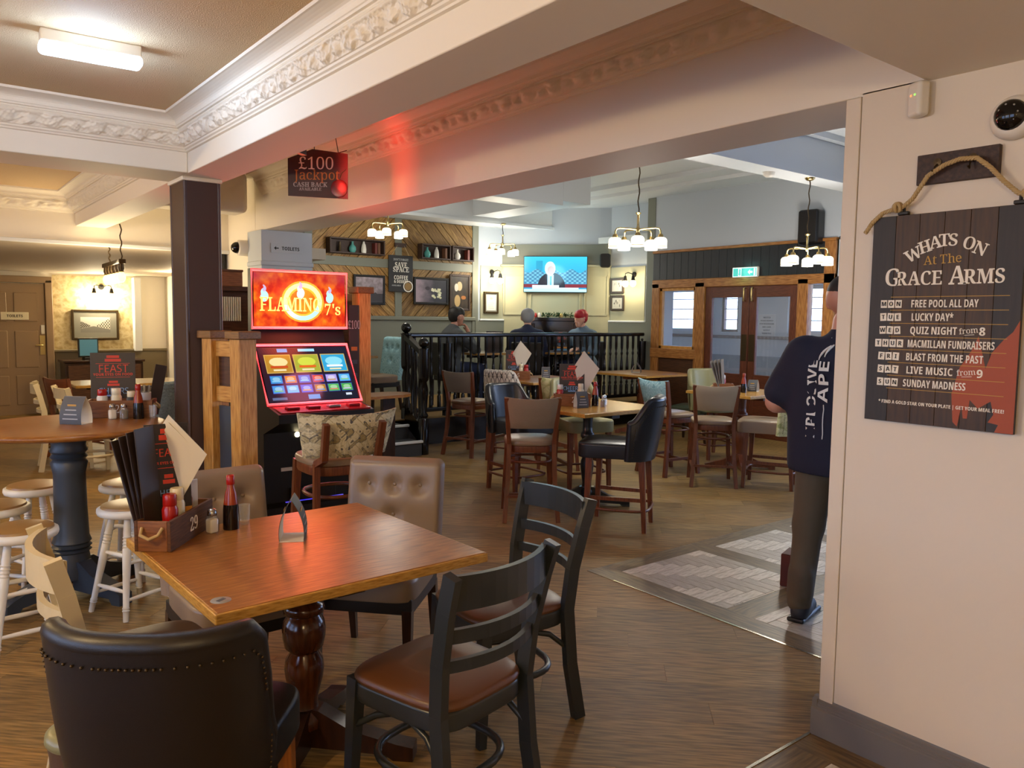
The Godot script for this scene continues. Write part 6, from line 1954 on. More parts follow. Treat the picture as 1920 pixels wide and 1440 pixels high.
	part(tv, "wall_bracket", Shape.new().box(Vector3(0, 0, -0.03), Vector3(0.3, 0.3, 0.03)), M.iron)
	lamp_light(Vector3(8.5, 2.3, -9.71), Color(0.65, 0.9, 1.0), 0.3, 0.2)
	# mantel with greenery
	var mt := thing("mantelpiece", "dark wooden mantelpiece on the canted chimney wall", "mantelpiece", Vector3(8.6, 0, -9.81))
	mt.basis = Basis(Vector3(1, 0, 1).normalized(), Vector3.UP, Vector3(-1, 0, 1).normalized())
	part(mt, "shelf", Shape.new().soft(Vector3(0, 1.55, 0.06), Vector3(1.0, 0.06, 0.18), 0.01), M.gloss_black)
	part(mt, "surround", Shape.new().box(Vector3(0, 0.92, 0.02), Vector3(0.9, 1.2, 0.08)), M.gloss_black)
	for x in [-0.38, 0.38]:
		part(mt, "column", Shape.new().soft(Vector3(x, 0.9, 0.07), Vector3(0.12, 1.16, 0.06), 0.01), M.dark_oak)
	var mb := tv.basis
	var gl := thing("garland", "leafy green garland with small ornaments along the mantelpiece", "garland", Vector3(8.6, 1.582, -9.81))
	gl.basis = mb
	rng.seed = 77
	for k in 70:
		var p := Vector3(rng.randf_range(-0.2, 0.42), rng.randf_range(0.005, 0.07), rng.randf_range(0.02, 0.1))
		part(gl, "leaf", Shape.new().prism(PackedVector2Array([Vector2(-0.03, 0), Vector2(0, 0.014), Vector2(0.035, 0), Vector2(0, -0.014)]), 0.002), M.leaf_green, Transform3D(Basis(Vector3(rng.randf(), rng.randf(), rng.randf()).normalized(), rng.randf() * 3.0), p))
	for k in 5:
		var jar := thing("ornament", ["amber jar at the left end of the mantelpiece", "second small red ornament on the mantelpiece", "small white ornament in the middle of the mantelpiece", "small brass ornament amid the garland", "white flower ornament at the right end of the mantelpiece"][k], "ornament", Vector3(8.6, 1.5805, -9.81) + mb * Vector3([-0.42, -0.3, -0.24, 0.12, 0.46][k], 0, 0.11))
		part(jar, "body", Shape.new().lathe([Vector2(0, 0), Vector2(0.025, 0), Vector2(0.03, 0.03), Vector2(0.02, 0.06), Vector2(0.012, 0.075), Vector2(0, 0.078)], 12), [M.coffee, M.ketchup_red, M.white_glaze, M.brass, M.white_glaze][k])
	# framed pictures
	frame_at("framed certificate below the left wall lamp", Vector3(7.805, 1.815, -10.5), Vector3(0, 0, 1), Vector2(0.3, 0.36), M.bronze, certificate_image(), "certificate")
	frame_at("upper of the two small frames right of the television", Vector3(9.325, 2.11, -9.09), Vector3(-1, 0, 0), Vector2(0.3, 0.25), M.menu_brown, sketch_image(3), "upper_sketch")
	frame_at("lower of the two small frames right of the television", Vector3(9.325, 1.83, -9.08), Vector3(-1, 0, 0), Vector2(0.3, 0.25), M.menu_brown, sketch_image(9), "lower_sketch")
	frame_at("dark framed landscape half hidden by the fruit machine", Vector3(5.56, 1.955, WOODZ + 0.04), Vector3(0, 0, 1), Vector2(0.52, 0.44), M.iron, still_image(0), "landscape")
	frame_at("dark framed still life of pale flowers on the timber wall", Vector3(6.64, 1.97, WOODZ + 0.04), Vector3(0, 0, 1), Vector2(0.64, 0.42), M.iron, still_image(1), "flowers")
	frame_at("brown framed portrait with a pale figure at the right of the timber wall", Vector3(7.18, 1.96, WOODZ + 0.045), Vector3(0, 0, 1), Vector2(0.4, 0.58), M.rustic, still_image(2), "portrait")
	frame_at("framed black and white street photograph in the corridor", Vector3(2.53, 1.375, -14.02), Vector3(0, 0, 1), Vector2(0.68, 0.48), M.bronze, street_image(), "street")
	frame_at("narrow frame on the corridor side wall beside the dark post", Vector3(3.585, 1.5, -12.0), Vector3(-1, 0, 0), Vector2(0.3, 0.55), M.bronze, sketch_image(5), "corridor")
	# save-space sign
	var sv := thing("coffee_sign", "black hanging sign reading SAVE SPACE COFFEE DESSERT with a cup", "sign", Vector3(6.085, 2.215, WOODZ + 0.05))
	part(sv, "board", Shape.new().soft(Vector3.ZERO, Vector3(0.42, 0.55, 0.02), 0.004), M.card_black)
	lettering(sv, "DON'T FORGET", 0.042, M.ink_grey, at3(0, 0.21, 0.011), "Droid Serif", true, false, 0.8)
	lettering(sv, "SAVE", 0.1, M.ink_white, at3(0, 0.13, 0.011), "Droid Serif", true, false, 0.8)
	lettering(sv, "SPACE", 0.1, M.ink_white, at3(0, 0.06, 0.011), "Droid Serif", true, false, 0.85)
	lettering(sv, "COFFEE", 0.085, M.ink_white, at3(0, -0.06, 0.011), "Droid Sans", true, false, 0.8)
	lettering(sv, "& DESSERT", 0.06, M.ink_white, at3(0, -0.12, 0.011), "Droid Sans", true, false, 0.8)
	lettering(sv, "AVAILABLE", 0.03, M.ink_grey, at3(-0.08, -0.18, 0.011), "Droid Sans", true)
	var cup := part(sv, "cup_print", Shape.new().lathe([Vector2(0.07, 0), Vector2(0.07, 0.003), Vector2(0.085, 0.003), Vector2(0.085, 0)], 24, Vector3(0.125, -0.19, 0.01), Basis(Vector3(1, 0, 0), PI / 2)), M.ink_white)
	part(cup, "coffee_print", Shape.new().lathe([Vector2(0.0, 0.003), Vector2(0.06, 0.003), Vector2(0.06, 0)], 24, Vector3(0.125, -0.19, 0.01), Basis(Vector3(1, 0, 0), PI / 2)), M.coffee)
	for s in [-1.0, 1.0]:
		part(sv, "hanging_rope", Shape.new().tube([Vector3(s * 0.15, 0.275, 0), Vector3(s * 0.06, 0.42, 0)], 0.006, 6), M.rope)
	part(sv, "peg_plank", Shape.new().soft(Vector3(0, 0.43, -0.01), Vector3(0.2, 0.06, 0.03), 0.004), M.rustic)
	# box shelves on the timber wall
	box_shelf("long dark box shelf at the left of the timber wall", 4.88, 5.76, 2.46, 2.68, [["brass figurine on the left box shelf", 0.18, M.bronze, 0], ["teal vase on the left box shelf", 0.38, M.teal_glaze, 1], ["tall white jar on the left box shelf", 0.56, M.white_glaze, 2], ["rust-red book on the left box shelf", 0.74, M.rust_red, 3], ["brown book at the end of the left box shelf", 0.79, M.book_brown, 3]])
	box_shelf("dark box shelf right of the coffee sign", 6.4, 6.93, 2.46, 2.69, [["teal bottle in the middle box shelf", 0.13, M.teal_glaze, 1], ["slender white bottle in the middle box shelf", 0.3, M.white_glaze, 2], ["brown book in the middle box shelf", 0.45, M.book_brown, 3]])
	box_shelf("small dark box shelf at the right of the timber wall", 6.96, 7.38, 2.46, 2.69, [["glass decanter in the right box shelf", 0.13, M.white_glaze, 1], ["rust-red box in the right box shelf", 0.32, M.rust_red, 3]])
	# smoke detector and ceiling fittings of the far room
	single("smoke_detector", Shape.new().lathe([Vector2(0, -0.05), Vector2(0.03, -0.05), Vector2(0.055, -0.03), Vector2(0.06, 0), Vector2(0, 0)], 20), M.white_plastic, "white smoke detector under the far white beam", "smoke detector", "", at3(6.97, 3.05, -4.72))
	single("ceiling_vent", Shape.new().lathe([Vector2(0, -0.06), Vector2(0.16, -0.06), Vector2(0.17, -0.05), Vector2(0.17, -0.001), Vector2(0, -0.001)], 24), M.grey_plastic, "round grey ceiling fitting near the top of the notice-board wall", "vent", "", at3(7.45, 3.5, -3.82))

func box_shelf(label: String, x0: float, x1: float, y0: float, y1: float, items: Array) -> void:
	var z := WOODZ + 0.02
	var t := thing("box_shelf", label, "shelf", Vector3((x0 + x1) * 0.5, y0, z))
	var w := x1 - x0
	var h := y1 - y0
	part(t, "bottom", Shape.new().soft(Vector3(0, 0.01, 0.07), Vector3(w, 0.02, 0.14), 0.003), M.rustic)
	part(t, "top", Shape.new().soft(Vector3(0, h - 0.01, 0.07), Vector3(w, 0.02, 0.14), 0.003), M.rustic)
	for s in [-1.0, 1.0]:
		part(t, "side", Shape.new().soft(Vector3(s * (w * 0.5 - 0.01), h * 0.5, 0.07), Vector3(0.02, h - 0.04, 0.14), 0.003), M.rustic)
	part(t, "back", Shape.new().box(Vector3(0, h * 0.5, 0.006), Vector3(w, h, 0.012)), M.rustic)
	for e in items:
		var o := thing(["figurine", "vase", "jar", "book"][e[3]] if e[3] != 3 else "book", e[0], ["figurine", "vase", "jar", "book"][e[3]] if e[3] != 0 else "figurine", Vector3(x0 + e[1] * (w / 0.88 if w > 0.6 else 1.0), y0 + 0.0205, z + 0.075))
		match e[3]:
			0: part(o, "body", Shape.new().lathe([Vector2(0, 0), Vector2(0.03, 0), Vector2(0.02, 0.02), Vector2(0.025, 0.07), Vector2(0.012, 0.1), Vector2(0.02, 0.12), Vector2(0.015, 0.145), Vector2(0, 0.15)], 14), e[2])
			1: part(o, "body", Shape.new().lathe([Vector2(0, 0), Vector2(0.035, 0), Vector2(0.055, 0.04), Vector2(0.05, 0.08), Vector2(0.02, 0.115), Vector2(0.016, 0.15), Vector2(0.022, 0.16), Vector2(0, 0.16)], 16), e[2])
			2: part(o, "body", Shape.new().lathe([Vector2(0, 0), Vector2(0.036, 0), Vector2(0.04, 0.06), Vector2(0.03, 0.12), Vector2(0.015, 0.15), Vector2(0.015, 0.17), Vector2(0, 0.172)], 16), e[2])
			3: part(o, "cover", Shape.new().soft(Vector3(0, 0.08, 0), Vector3(0.04, 0.16, 0.1), 0.004), e[2])

func frame_at(label: String, at: Vector3, out: Vector3, size: Vector2, m: Material, im: Image, key: String) -> void:
	M["print_" + key] = picture_material("print_" + key, im, 0.4)
	var t := thing("picture_frame", label, "picture", at)
	t.basis = upright(out)
	var b := 0.035
	for s in [-1.0, 1.0]:
		part(t, "frame_side", Shape.new().soft(Vector3(s * (size.x * 0.5 - b * 0.5), 0, 0), Vector3(b, size.y, 0.028), 0.006), m)
		part(t, "frame_side", Shape.new().soft(Vector3(0, s * (size.y * 0.5 - b * 0.5), 0), Vector3(size.x - 2.0 * b, b, 0.027), 0.006), m)
	part(t, "print", Shape.new().picture(Vector3(-size.x * 0.5 + b, size.y * 0.5 - b, 0.004), Vector3(size.x - 2.0 * b, 0, 0), Vector3(0, -(size.y - 2.0 * b), 0)), M["print_" + key])
	part(t, "backing", Shape.new().box(Vector3(0, 0, -0.006), Vector3(size.x - b, size.y - b, 0.008)), M.iron)

func certificate_image() -> Image:
	var im := Image.create(96, 120, false, Image.FORMAT_RGB8)
	im.fill(hue("8b8c84"))
	im.fill_rect(Rect2i(8, 8, 80, 104), hue("d8d8d0"))
	disc(im, Vector2(48, 30), Vector2(14, 10), hue("9c9c98"))
	for y in range(50, 104, 8):
		im.fill_rect(Rect2i(18, y, 60 - (y * 7) % 20, 2), hue("8e8e8c"))
	return im

func sketch_image(seed_no: int) -> Image:
	var im := Image.create(96, 80, false, Image.FORMAT_RGB8)
	im.fill(hue("b9b6aa"))
	rng.seed = seed_no
	for k in 14:
		disc(im, Vector2(rng.randf_range(20, 76), rng.randf_range(18, 62)), Vector2(rng.randf_range(2, 9), rng.randf_range(2, 12)), hue("4a4742").lerp(hue("d6d2c4"), rng.randf()))
	return im

func still_image(kind: int) -> Image:
	var im := Image.create(128, 96, false, Image.FORMAT_RGB8)
	var f := FastNoiseLite.new()
	f.seed = 20 + kind
	f.frequency = 0.03
	for y in 96:
		for x in 128:
			var n := f.get_noise_2d(x, y) * 0.5 + 0.5
			var c := Color.BLACK
			if kind == 0:
				c = hue("b7a9b0").lerp(hue("6f6264"), clampf(n * 1.4 - 0.2 + y / 240.0, 0, 1))
				if y > 52 + 14 * n and x > 40:
					c = hue("2c2422")
			elif kind == 1:
				c = hue("2c2b34").lerp(hue("9a8791"), clampf((86.0 - x) / 70.0 + n * 0.5 - 0.35, 0, 1))
			else:
				c = hue("1d1814").lerp(hue("4d3a26"), n)
			im.set_pixel(x, y, c)
	rng.seed = 31 + kind
	if kind == 1:
		for k in 22:
			disc(im, Vector2(82 + rng.randf_range(-20, 20), 54 + rng.randf_range(-16, 22)), Vector2(5, 5), hue("b9b98a").lerp(hue("e2dfc8"), rng.randf()))
		disc(im, Vector2(48, 36), Vector2(10, 8), hue("352a33"))
	elif kind == 2:
		disc(im, Vector2(60, 28), Vector2(20, 14), hue("c9b48a"))
		disc(im, Vector2(36, 32), Vector2(14, 12), hue("d8d0c0"))
		disc(im, Vector2(44, 72), Vector2(22, 18), hue("b89a66"))
		disc(im, Vector2(90, 62), Vector2(18, 6), hue("a9682c"))
	return im

func street_image() -> Image:
	var im := Image.create(160, 110, false, Image.FORMAT_RGB8)
	im.fill(hue("77766c"))
	im.fill_rect(Rect2i(24, 22, 112, 66), hue("b8b6ac"))
	for x in range(24, 136):
		var road := 60.0 + absf(x - 72) * 0.22
		for y in range(22, 88):
			if y > road:
				im.set_pixel(x, y, hue("6a6862"))
		var roof := 62.0 - maxf(0.0, x - 78) * 0.62
		for y in range(int(maxf(22, roof)), int(minf(88, road))):
			im.set_pixel(x, y, hue("4a4843") if (x / 5 + y / 7) % 2 else hue("cfcabc"))
		var left := 58.0 - maxf(0.0, 60 - x) * 0.5
		for y in range(int(maxf(22, left)), int(minf(88, road))):
			if x < 60:
				im.set_pixel(x, y, hue("3d3b37") if (x / 4 + y / 5) % 2 else hue("8a877c"))
	return im

func news_image() -> Image:
	var w := 256
	var h := 144
	var im := Image.create(w, h, false, Image.FORMAT_RGB8)
	for y in h:
		for x in w:
			var c := hue("35c8ea").lerp(hue("1a8fc4"), clampf(float(y) / h, 0, 1))
			if absf(x - 62) < 14 and y > 16 and y < 62:
				c = hue("1f9fc8")
			if y > 58 + 8 * sin(x * 0.09) and y < 110:
				c = hue("2a6f9c").lerp(hue("7fd0e6"), 0.5 + 0.5 * sin(x * 0.31) * sin(y * 0.4))
			im.set_pixel(x, y, c)
	im.fill_rect(Rect2i(0, 112, w, 14), hue("7d1c30"))
	disc(im, Vector2(112, 122), Vector2(56, 58), hue("151a2c"))
	im.fill_rect(Rect2i(96, 74, 26, 52), hue("bfe6f4"))
	im.fill_rect(Rect2i(107, 80, 6, 44), hue("4fb4dc"))
	disc(im, Vector2(106, 48), Vector2(22, 29), hue("cfe6ea"))
	disc(im, Vector2(110, 56), Vector2(15, 18), hue("c9b8b4"))
	im.fill_rect(Rect2i(34, 116, 110, 12), hue("e8f2f6"))
	im.fill_rect(Rect2i(34, 126, 190, 7), hue("cfe0ea"))
	im.fill_rect(Rect2i(0, 132, w, 12), hue("bff6ff"))
	return im

func build_floor_things() -> void:
	var bx := thing("carton", "plain brown cardboard carton on the floor beside the standing man's legs", "box", Vector3(4.13, 0.0035, -2.52), 0.3)
	part(bx, "body", Shape.new().soft(Vector3(0, 0.095, 0), Vector3(0.16, 0.19, 0.12), 0.004), M.rust_red)
	part(bx, "flap", Shape.new().soft(Vector3(0, 0.192, -0.02), Vector3(0.16, 0.004, 0.07), 0.001), M.book_brown)

# ---------------------------------------------------------------- people: tapered capsules blended into one skin, meshed as surface nets
func blend(a: float, b: float, k: float) -> float:
	var h := maxf(k - absf(a - b), 0.0) / k
	return minf(a, b) - h * h * k * 0.25

func flesh(caps: Array, cell: float, k := 0.03, hem := -9.0) -> Shape:
	var lo := Vector3.ONE * 1e9
	var hi := Vector3.ONE * -1e9
	for c in caps:
		var r: float = maxf(c[1], c[3]) + cell * 3.0 + k
		for p in [c[0], c[2]]:
			lo = lo.min(p - Vector3.ONE * r)
			hi = hi.max(p + Vector3.ONE * r)
	var nx := int((hi.x - lo.x) / cell) + 2
	var ny := int((hi.y - lo.y) / cell) + 2
	var nz := int((hi.z - lo.z) / cell) + 2
	var f := PackedFloat32Array()
	f.resize(nx * ny * nz)
	f.fill(9.0)
	for c in caps:
		var a: Vector3 = c[0]
		var b: Vector3 = c[2]
		var ra: float = c[1]
		var rb: float = c[3]
		var reach := maxf(ra, rb) + cell * 2.5 + k
		var l := (a.min(b) - Vector3.ONE * reach - lo) / cell
		var u := (a.max(b) + Vector3.ONE * reach - lo) / cell
		var ab := b - a
		var den := maxf(ab.length_squared(), 1e-9)
		for z in range(maxi(0, int(l.z)), mini(nz, int(u.z) + 2)):
			for y in range(maxi(0, int(l.y)), mini(ny, int(u.y) + 2)):
				var at := (z * ny + y) * nx
				for x in range(maxi(0, int(l.x)), mini(nx, int(u.x) + 2)):
					var p := lo + Vector3(x, y, z) * cell
					var t := clampf((p - a).dot(ab) / den, 0.0, 1.0)
					var d := p.distance_to(a + ab * t) - lerpf(ra, rb, t)
					var old := f[at + x]
					f[at + x] = d if old > 8.0 else blend(old, d, k)
	if hem > -5.0:
		for z in nz:
			for y in ny:
				var cut := hem - (lo.y + y * cell)
				if cut < -cell * 3.0:
					continue
				for x in nx:
					var i := (z * ny + y) * nx + x
					f[i] = maxf(f[i], cut)
	var s := Shape.new()
	var spot := {}
	var sx := 1
	var sy := nx
	var sz := nx * ny
	var offs := [0, sx, sy, sx + sy, sz, sx + sz, sy + sz, sx + sy + sz]
	var edges := [[0, 1], [2, 3], [4, 5], [6, 7], [0, 2], [1, 3], [4, 6], [5, 7], [0, 4], [1, 5], [2, 6], [3, 7]]
	for z in nz - 1:
		for y in ny - 1:
			var row := (z * ny + y) * nx
			for x in nx - 1:
				var i := row + x
				var f0 := f[i]
				if f0 > cell * 2.0 or f0 < -cell * 2.0:
					continue
				var inside := 0
				for o in offs:
					if f[i + o] < 0.0:
						inside += 1
				if inside == 0 or inside == 8:
					continue
				var sum := Vector3.ZERO
				var cnt := 0
				for e in edges:
					var va: float = f[i + offs[e[0]]]
					var vb: float = f[i + offs[e[1]]]
					if (va < 0.0) == (vb < 0.0):
						continue
					var t := va / (va - vb)
					var pa := Vector3(e[0] & 1, (e[0] >> 1) & 1, (e[0] >> 2) & 1)
					var pb := Vector3(e[1] & 1, (e[1] >> 1) & 1, (e[1] >> 2) & 1)
					sum += pa.lerp(pb, t)
					cnt += 1
				var q := lo + (Vector3(x, y, z) + sum / cnt) * cell
				var g := Vector3(f[i + sx] - f0 + f[i + sx + sy + sz] - f[i + sy + sz], f[i + sy] - f0 + f[i + sx + sy + sz] - f[i + sx + sz], f[i + sz] - f0 + f[i + sx + sy + sz] - f[i + sx + sy])
				spot[i] = [q, g.normalized() if g.length_squared() > 1e-12 else Vector3.UP]
	for i in spot:
		var f0 := f[i]
		for e in [[sx, sy, sz], [sy, sz, sx], [sz, sx, sy]]:
			var f1 := f[i + e[0]]
			if (f0 < 0.0) == (f1 < 0.0):
				continue
			var a = spot.get(i)
			var b = spot.get(i - e[1])
			var c = spot.get(i - e[1] - e[2])
			var d = spot.get(i - e[2])
			if a == null or b == null or c == null or d == null:
				continue
			s.smooth_quad(a[0], b[0], c[0], d[0], a[1], b[1], c[1], d[1])
	return s

func head_caps(c: Vector3, face: Vector3, r := 0.088) -> Array:
	# skull, jaw, nose, ears; face is the way the person looks
	var side := Vector3.UP.cross(face).normalized()
	var k := r / 0.088
	return [[c + Vector3(0, 0.03, 0) * k - face * 0.018 * k, 0.09 * k, c + Vector3(0, 0.02, 0) * k + face * 0.012 * k, 0.084 * k], [c + Vector3(0, -0.02, 0) * k + face * 0.02 * k, 0.07 * k, c + Vector3(0, -0.075, 0) * k + face * 0.045 * k, 0.042 * k],
		[c + Vector3(0, 0.012, 0) * k + face * 0.085 * k, 0.012 * k, c + Vector3(0, -0.018, 0) * k + face * 0.103 * k, 0.015 * k], [c + side * 0.084 * k + Vector3(0, 0.012, 0) * k, 0.016 * k, c + side * 0.084 * k + Vector3(0, -0.02, 0) * k, 0.012 * k], [c - side * 0.084 * k + Vector3(0, 0.012, 0) * k, 0.016 * k, c - side * 0.084 * k + Vector3(0, -0.02, 0) * k, 0.012 * k],
		[c + Vector3(0, -0.05, 0) * k + face * 0.068 * k + side * 0.02 * k, 0.012 * k, c + Vector3(0, -0.05, 0) * k + face * 0.068 * k - side * 0.02 * k, 0.012 * k]]

func hand_caps(wrist: Vector3, dir: Vector3, palm: Vector3, curl := 0.6, thumb_side := 1.0) -> Array:
	# palm and five fingers; palm is the way the palm faces
	dir = dir.normalized()
	palm = (palm - dir * palm.dot(dir)).normalized()
	var across := dir.cross(palm).normalized() * thumb_side
	var out := [[wrist, 0.026, wrist + dir * 0.035, 0.028], [wrist + dir * 0.05 + across * 0.02, 0.02, wrist + dir * 0.085 + across * 0.026, 0.014], [wrist + dir * 0.05 - across * 0.02, 0.02, wrist + dir * 0.08 - across * 0.03, 0.014]]
	var lens := [0.07, 0.078, 0.072, 0.058]
	for i in 4:
		var root := wrist + dir * 0.085 + across * (0.03 - 0.02 * i)
		var d1 := (dir + palm * curl * 0.5).normalized()
		var d2 := (dir * (1.0 - curl) + palm * curl * 1.2).normalized()
		var mid: Vector3 = root + d1 * lens[i] * 0.5
		out.append([root, 0.0105, mid, 0.0095])
		out.append([mid, 0.0095, mid + d2 * lens[i] * 0.5, 0.008])
	var tr := wrist + dir * 0.03 + across * 0.03
	var tm := tr + (across * 0.6 + dir * 0.7 + palm * 0.4).normalized() * 0.04
	out.append([tr, 0.014, tm, 0.011])
	out.append([tm, 0.011, tm + (dir * 0.9 + palm * 0.4).normalized() * 0.032, 0.009])
	return out

func build_standing_man() -> void:
	var t := thing("person", "man in a navy XPLOSIVE APE T-shirt standing with his back turned beside the partition", "person", Vector3(3.74, 0, -2.06), facing(0.97, -0.22))
	var hip := 0.93
	var knee_l := Vector3(-0.135, 0.49, 0.0)
	var knee_r := Vector3(0.125, 0.49, 0.02)
	var head := Vector3(0.0, 1.655, -0.02)
	var el := Vector3(-0.325, 1.13, 0.02)
	var er := Vector3(0.325, 1.13, 0.0)
	var wl := Vector3(-0.2, 1.06, -0.2)
	var wr := Vector3(0.2, 1.06, -0.22)
	var body := [[Vector3(-0.15, 0.09, 0.05), 0.045, knee_l, 0.058], [knee_l, 0.06, Vector3(-0.1, hip, 0.0), 0.09], [Vector3(0.13, 0.09, 0.07), 0.045, knee_r, 0.058], [knee_r, 0.06, Vector3(0.1, hip, 0.0), 0.09],
		[Vector3(-0.08, hip, 0), 0.12, Vector3(0.08, hip, 0), 0.12], [Vector3(0, hip, 0), 0.15, Vector3(0, 1.32, 0.01), 0.16], [Vector3(-0.13, 1.37, 0.01), 0.09, Vector3(0.13, 1.37, 0.01), 0.09], [Vector3(0, 1.42, 0.01), 0.07, Vector3(0, 1.56, -0.005), 0.06],
		[Vector3(-0.2, 1.4, 0.01), 0.06, el, 0.047], [el, 0.046, wl, 0.032], [Vector3(0.2, 1.4, 0.01), 0.06, er, 0.047], [er, 0.046, wr, 0.032]]
	var skin := flesh(body, 0.014, 0.05)
	skin.add(flesh(head_caps(head, Vector3(0, 0, -1), 0.094), 0.006, 0.025))
	skin.add(flesh(hand_caps(wl, Vector3(0.25, 0.0, -1), Vector3(0.2, -1, 0), 0.5, 1.0), 0.0045, 0.012))
	skin.add(flesh(hand_caps(wr, Vector3(-0.25, 0.0, -1), Vector3(-0.2, -1, 0), 0.5, -1.0), 0.0045, 0.012))
	part(t, "body", skin, M.skin)
	# T-shirt with short wide sleeves
	var shirt := [[Vector3(-0.105, 0.84, 0.0), 0.15, Vector3(-0.12, 1.28, 0.01), 0.145], [Vector3(0.105, 0.84, 0.0), 0.15, Vector3(0.12, 1.28, 0.01), 0.145], [Vector3(0, 0.84, 0.02), 0.16, Vector3(0, 1.3, 0.02), 0.165], [Vector3(-0.15, 1.37, 0.015), 0.1, Vector3(0.15, 1.37, 0.015), 0.1], [Vector3(0, 1.45, 0.01), 0.082, Vector3(0, 1.485, 0.0), 0.07],
		[Vector3(-0.2, 1.385, 0.01), 0.09, Vector3(-0.3, 1.19, 0.02), 0.088], [Vector3(0.2, 1.385, 0.01), 0.09, Vector3(0.3, 1.19, 0.01), 0.088]]
	var sh := flesh(shirt, 0.014, 0.06, 0.79)
	part(t, "t_shirt", sh, M.navy_cloth)
	var tr := [[Vector3(-0.15, 0.1, 0.055), 0.062, Vector3(-0.135, 0.5, 0.005), 0.075], [Vector3(-0.135, 0.5, 0.005), 0.078, Vector3(-0.1, 0.86, 0.0), 0.112], [Vector3(0.13, 0.1, 0.075), 0.062, Vector3(0.125, 0.5, 0.02), 0.075], [Vector3(0.125, 0.5, 0.02), 0.078, Vector3(0.1, 0.86, 0.0), 0.112], [Vector3(-0.08, 0.88, 0), 0.125, Vector3(0.08, 0.88, 0), 0.125]]
	# slight gathers above the shoes
	for s in [-1.0, 1.0]:
		for k in 3:
			tr.append([Vector3(s * 0.14 - 0.02, 0.14 + 0.05 * k, 0.03 + 0.025 * (s * 0.5 + 0.5)), 0.052, Vector3(s * 0.14 + 0.025, 0.155 + 0.05 * k, 0.09 + 0.02 * (s * 0.5 + 0.5)), 0.04])
	part(t, "trousers", flesh(tr, 0.013, 0.03), M.khaki_cloth)
	for s in [-1.0, 1.0]:
		var z := 0.0 if s < 0 else 0.02
		part(t, "shoe", flesh([[Vector3(s * 0.14, 0.045, 0.075 + z), 0.044, Vector3(s * 0.155, 0.036, -0.13 + z), 0.036], [Vector3(s * 0.14, 0.08, 0.05 + z), 0.045, Vector3(s * 0.145, 0.06, 0.0 + z), 0.04]], 0.009, 0.03), M.trainer)
		part(t, "sole", Shape.new().soft(Vector3(s * 0.147, 0.014, -0.025 + z), Vector3(0.09, 0.026, 0.29), 0.012, Basis(), 2), M.black_plastic)
	# cropped hair
	part(t, "hair", flesh([[head + Vector3(0, 0.045, 0.02), 0.094, head + Vector3(0, 0.05, -0.03), 0.08]], 0.008, 0.02), M.hair_dark)
	# print on the back: claw marks and two words reading upwards
	var back := func(x: float, y: float) -> float:
		var best := 0.0
		for c in shirt:
			for u in [0.0, 0.25, 0.5, 0.75, 1.0]:
				var p: Vector3 = c[0].lerp(c[2], u)
				var r: float = lerpf(c[1], c[3], u)
				var d2 := r * r - pow(p.x - x, 2) - pow(p.y - y, 2)
				if d2 > 0.0:
					best = maxf(best, p.z + sqrt(d2))
		return best + 0.014
	for w in [["XPLOSIVE", 0.066, Vector2(-0.095, 1.175), 0.385], ["APE", 0.07, Vector2(-0.035, 1.265), 0.2]]:
		var f := SystemFont.new()
		f.font_names = PackedStringArray(["Droid Sans"])
		f.font_weight = 700
		var tm := TextMesh.new()
		tm.text = w[0]
		tm.font = f
		tm.font_size = 32
		tm.pixel_size = w[1] / 32.0
		tm.depth = 0.002
		var arr := tm.get_mesh_arrays()
		var sx: float = w[3] / maxf(tm.get_aabb().size.x, 0.01)
		var vs: PackedVector3Array = arr[Mesh.ARRAY_VERTEX]
		for i in vs.size():
			var p := Vector2(-vs[i].y, vs[i].x * sx)
			var q: Vector2 = Vector2(w[2].x, w[2].y) + p
			vs[i] = Vector3(q.x, q.y, back.call(q.x, q.y) + vs[i].z)
		arr[Mesh.ARRAY_VERTEX] = vs
		var nm: PackedVector3Array = arr[Mesh.ARRAY_NORMAL]
		for i in nm.size():
			nm[i] = Vector3(-nm[i].y, nm[i].x, nm[i].z)
		arr[Mesh.ARRAY_NORMAL] = nm
		var am := ArrayMesh.new()
		am.add_surface_from_arrays(Mesh.PRIMITIVE_TRIANGLES, arr)
		part(t, "lettering", am, M.ink_white)
	for k in 4:
		var pts := []
		var rad := []
		for i in 9:
			var v := i / 8.0
			var x := -0.125 + 0.028 * k + 0.065 * v * v
			var y := 1.375 - 0.004 * k + 0.085 * v + 0.02 * (k % 2)
			pts.append(Vector3(x, y, back.call(x, y) - 0.001))
			rad.append(0.0015 + 0.005 * sin(PI * clampf(v, 0.03, 0.97)))
		part(t, "claw_mark", Shape.new().tube(pts, rad, 6), M.ink_white)
	var ln := []
	for i in 8:
		var y := 0.98 + 0.17 * i / 7.0
		ln.append(Vector3(-0.03, y, back.call(-0.03, y) - 0.001))
	part(t, "print_line", Shape.new().tube(ln, 0.0025, 5), M.ink_white)

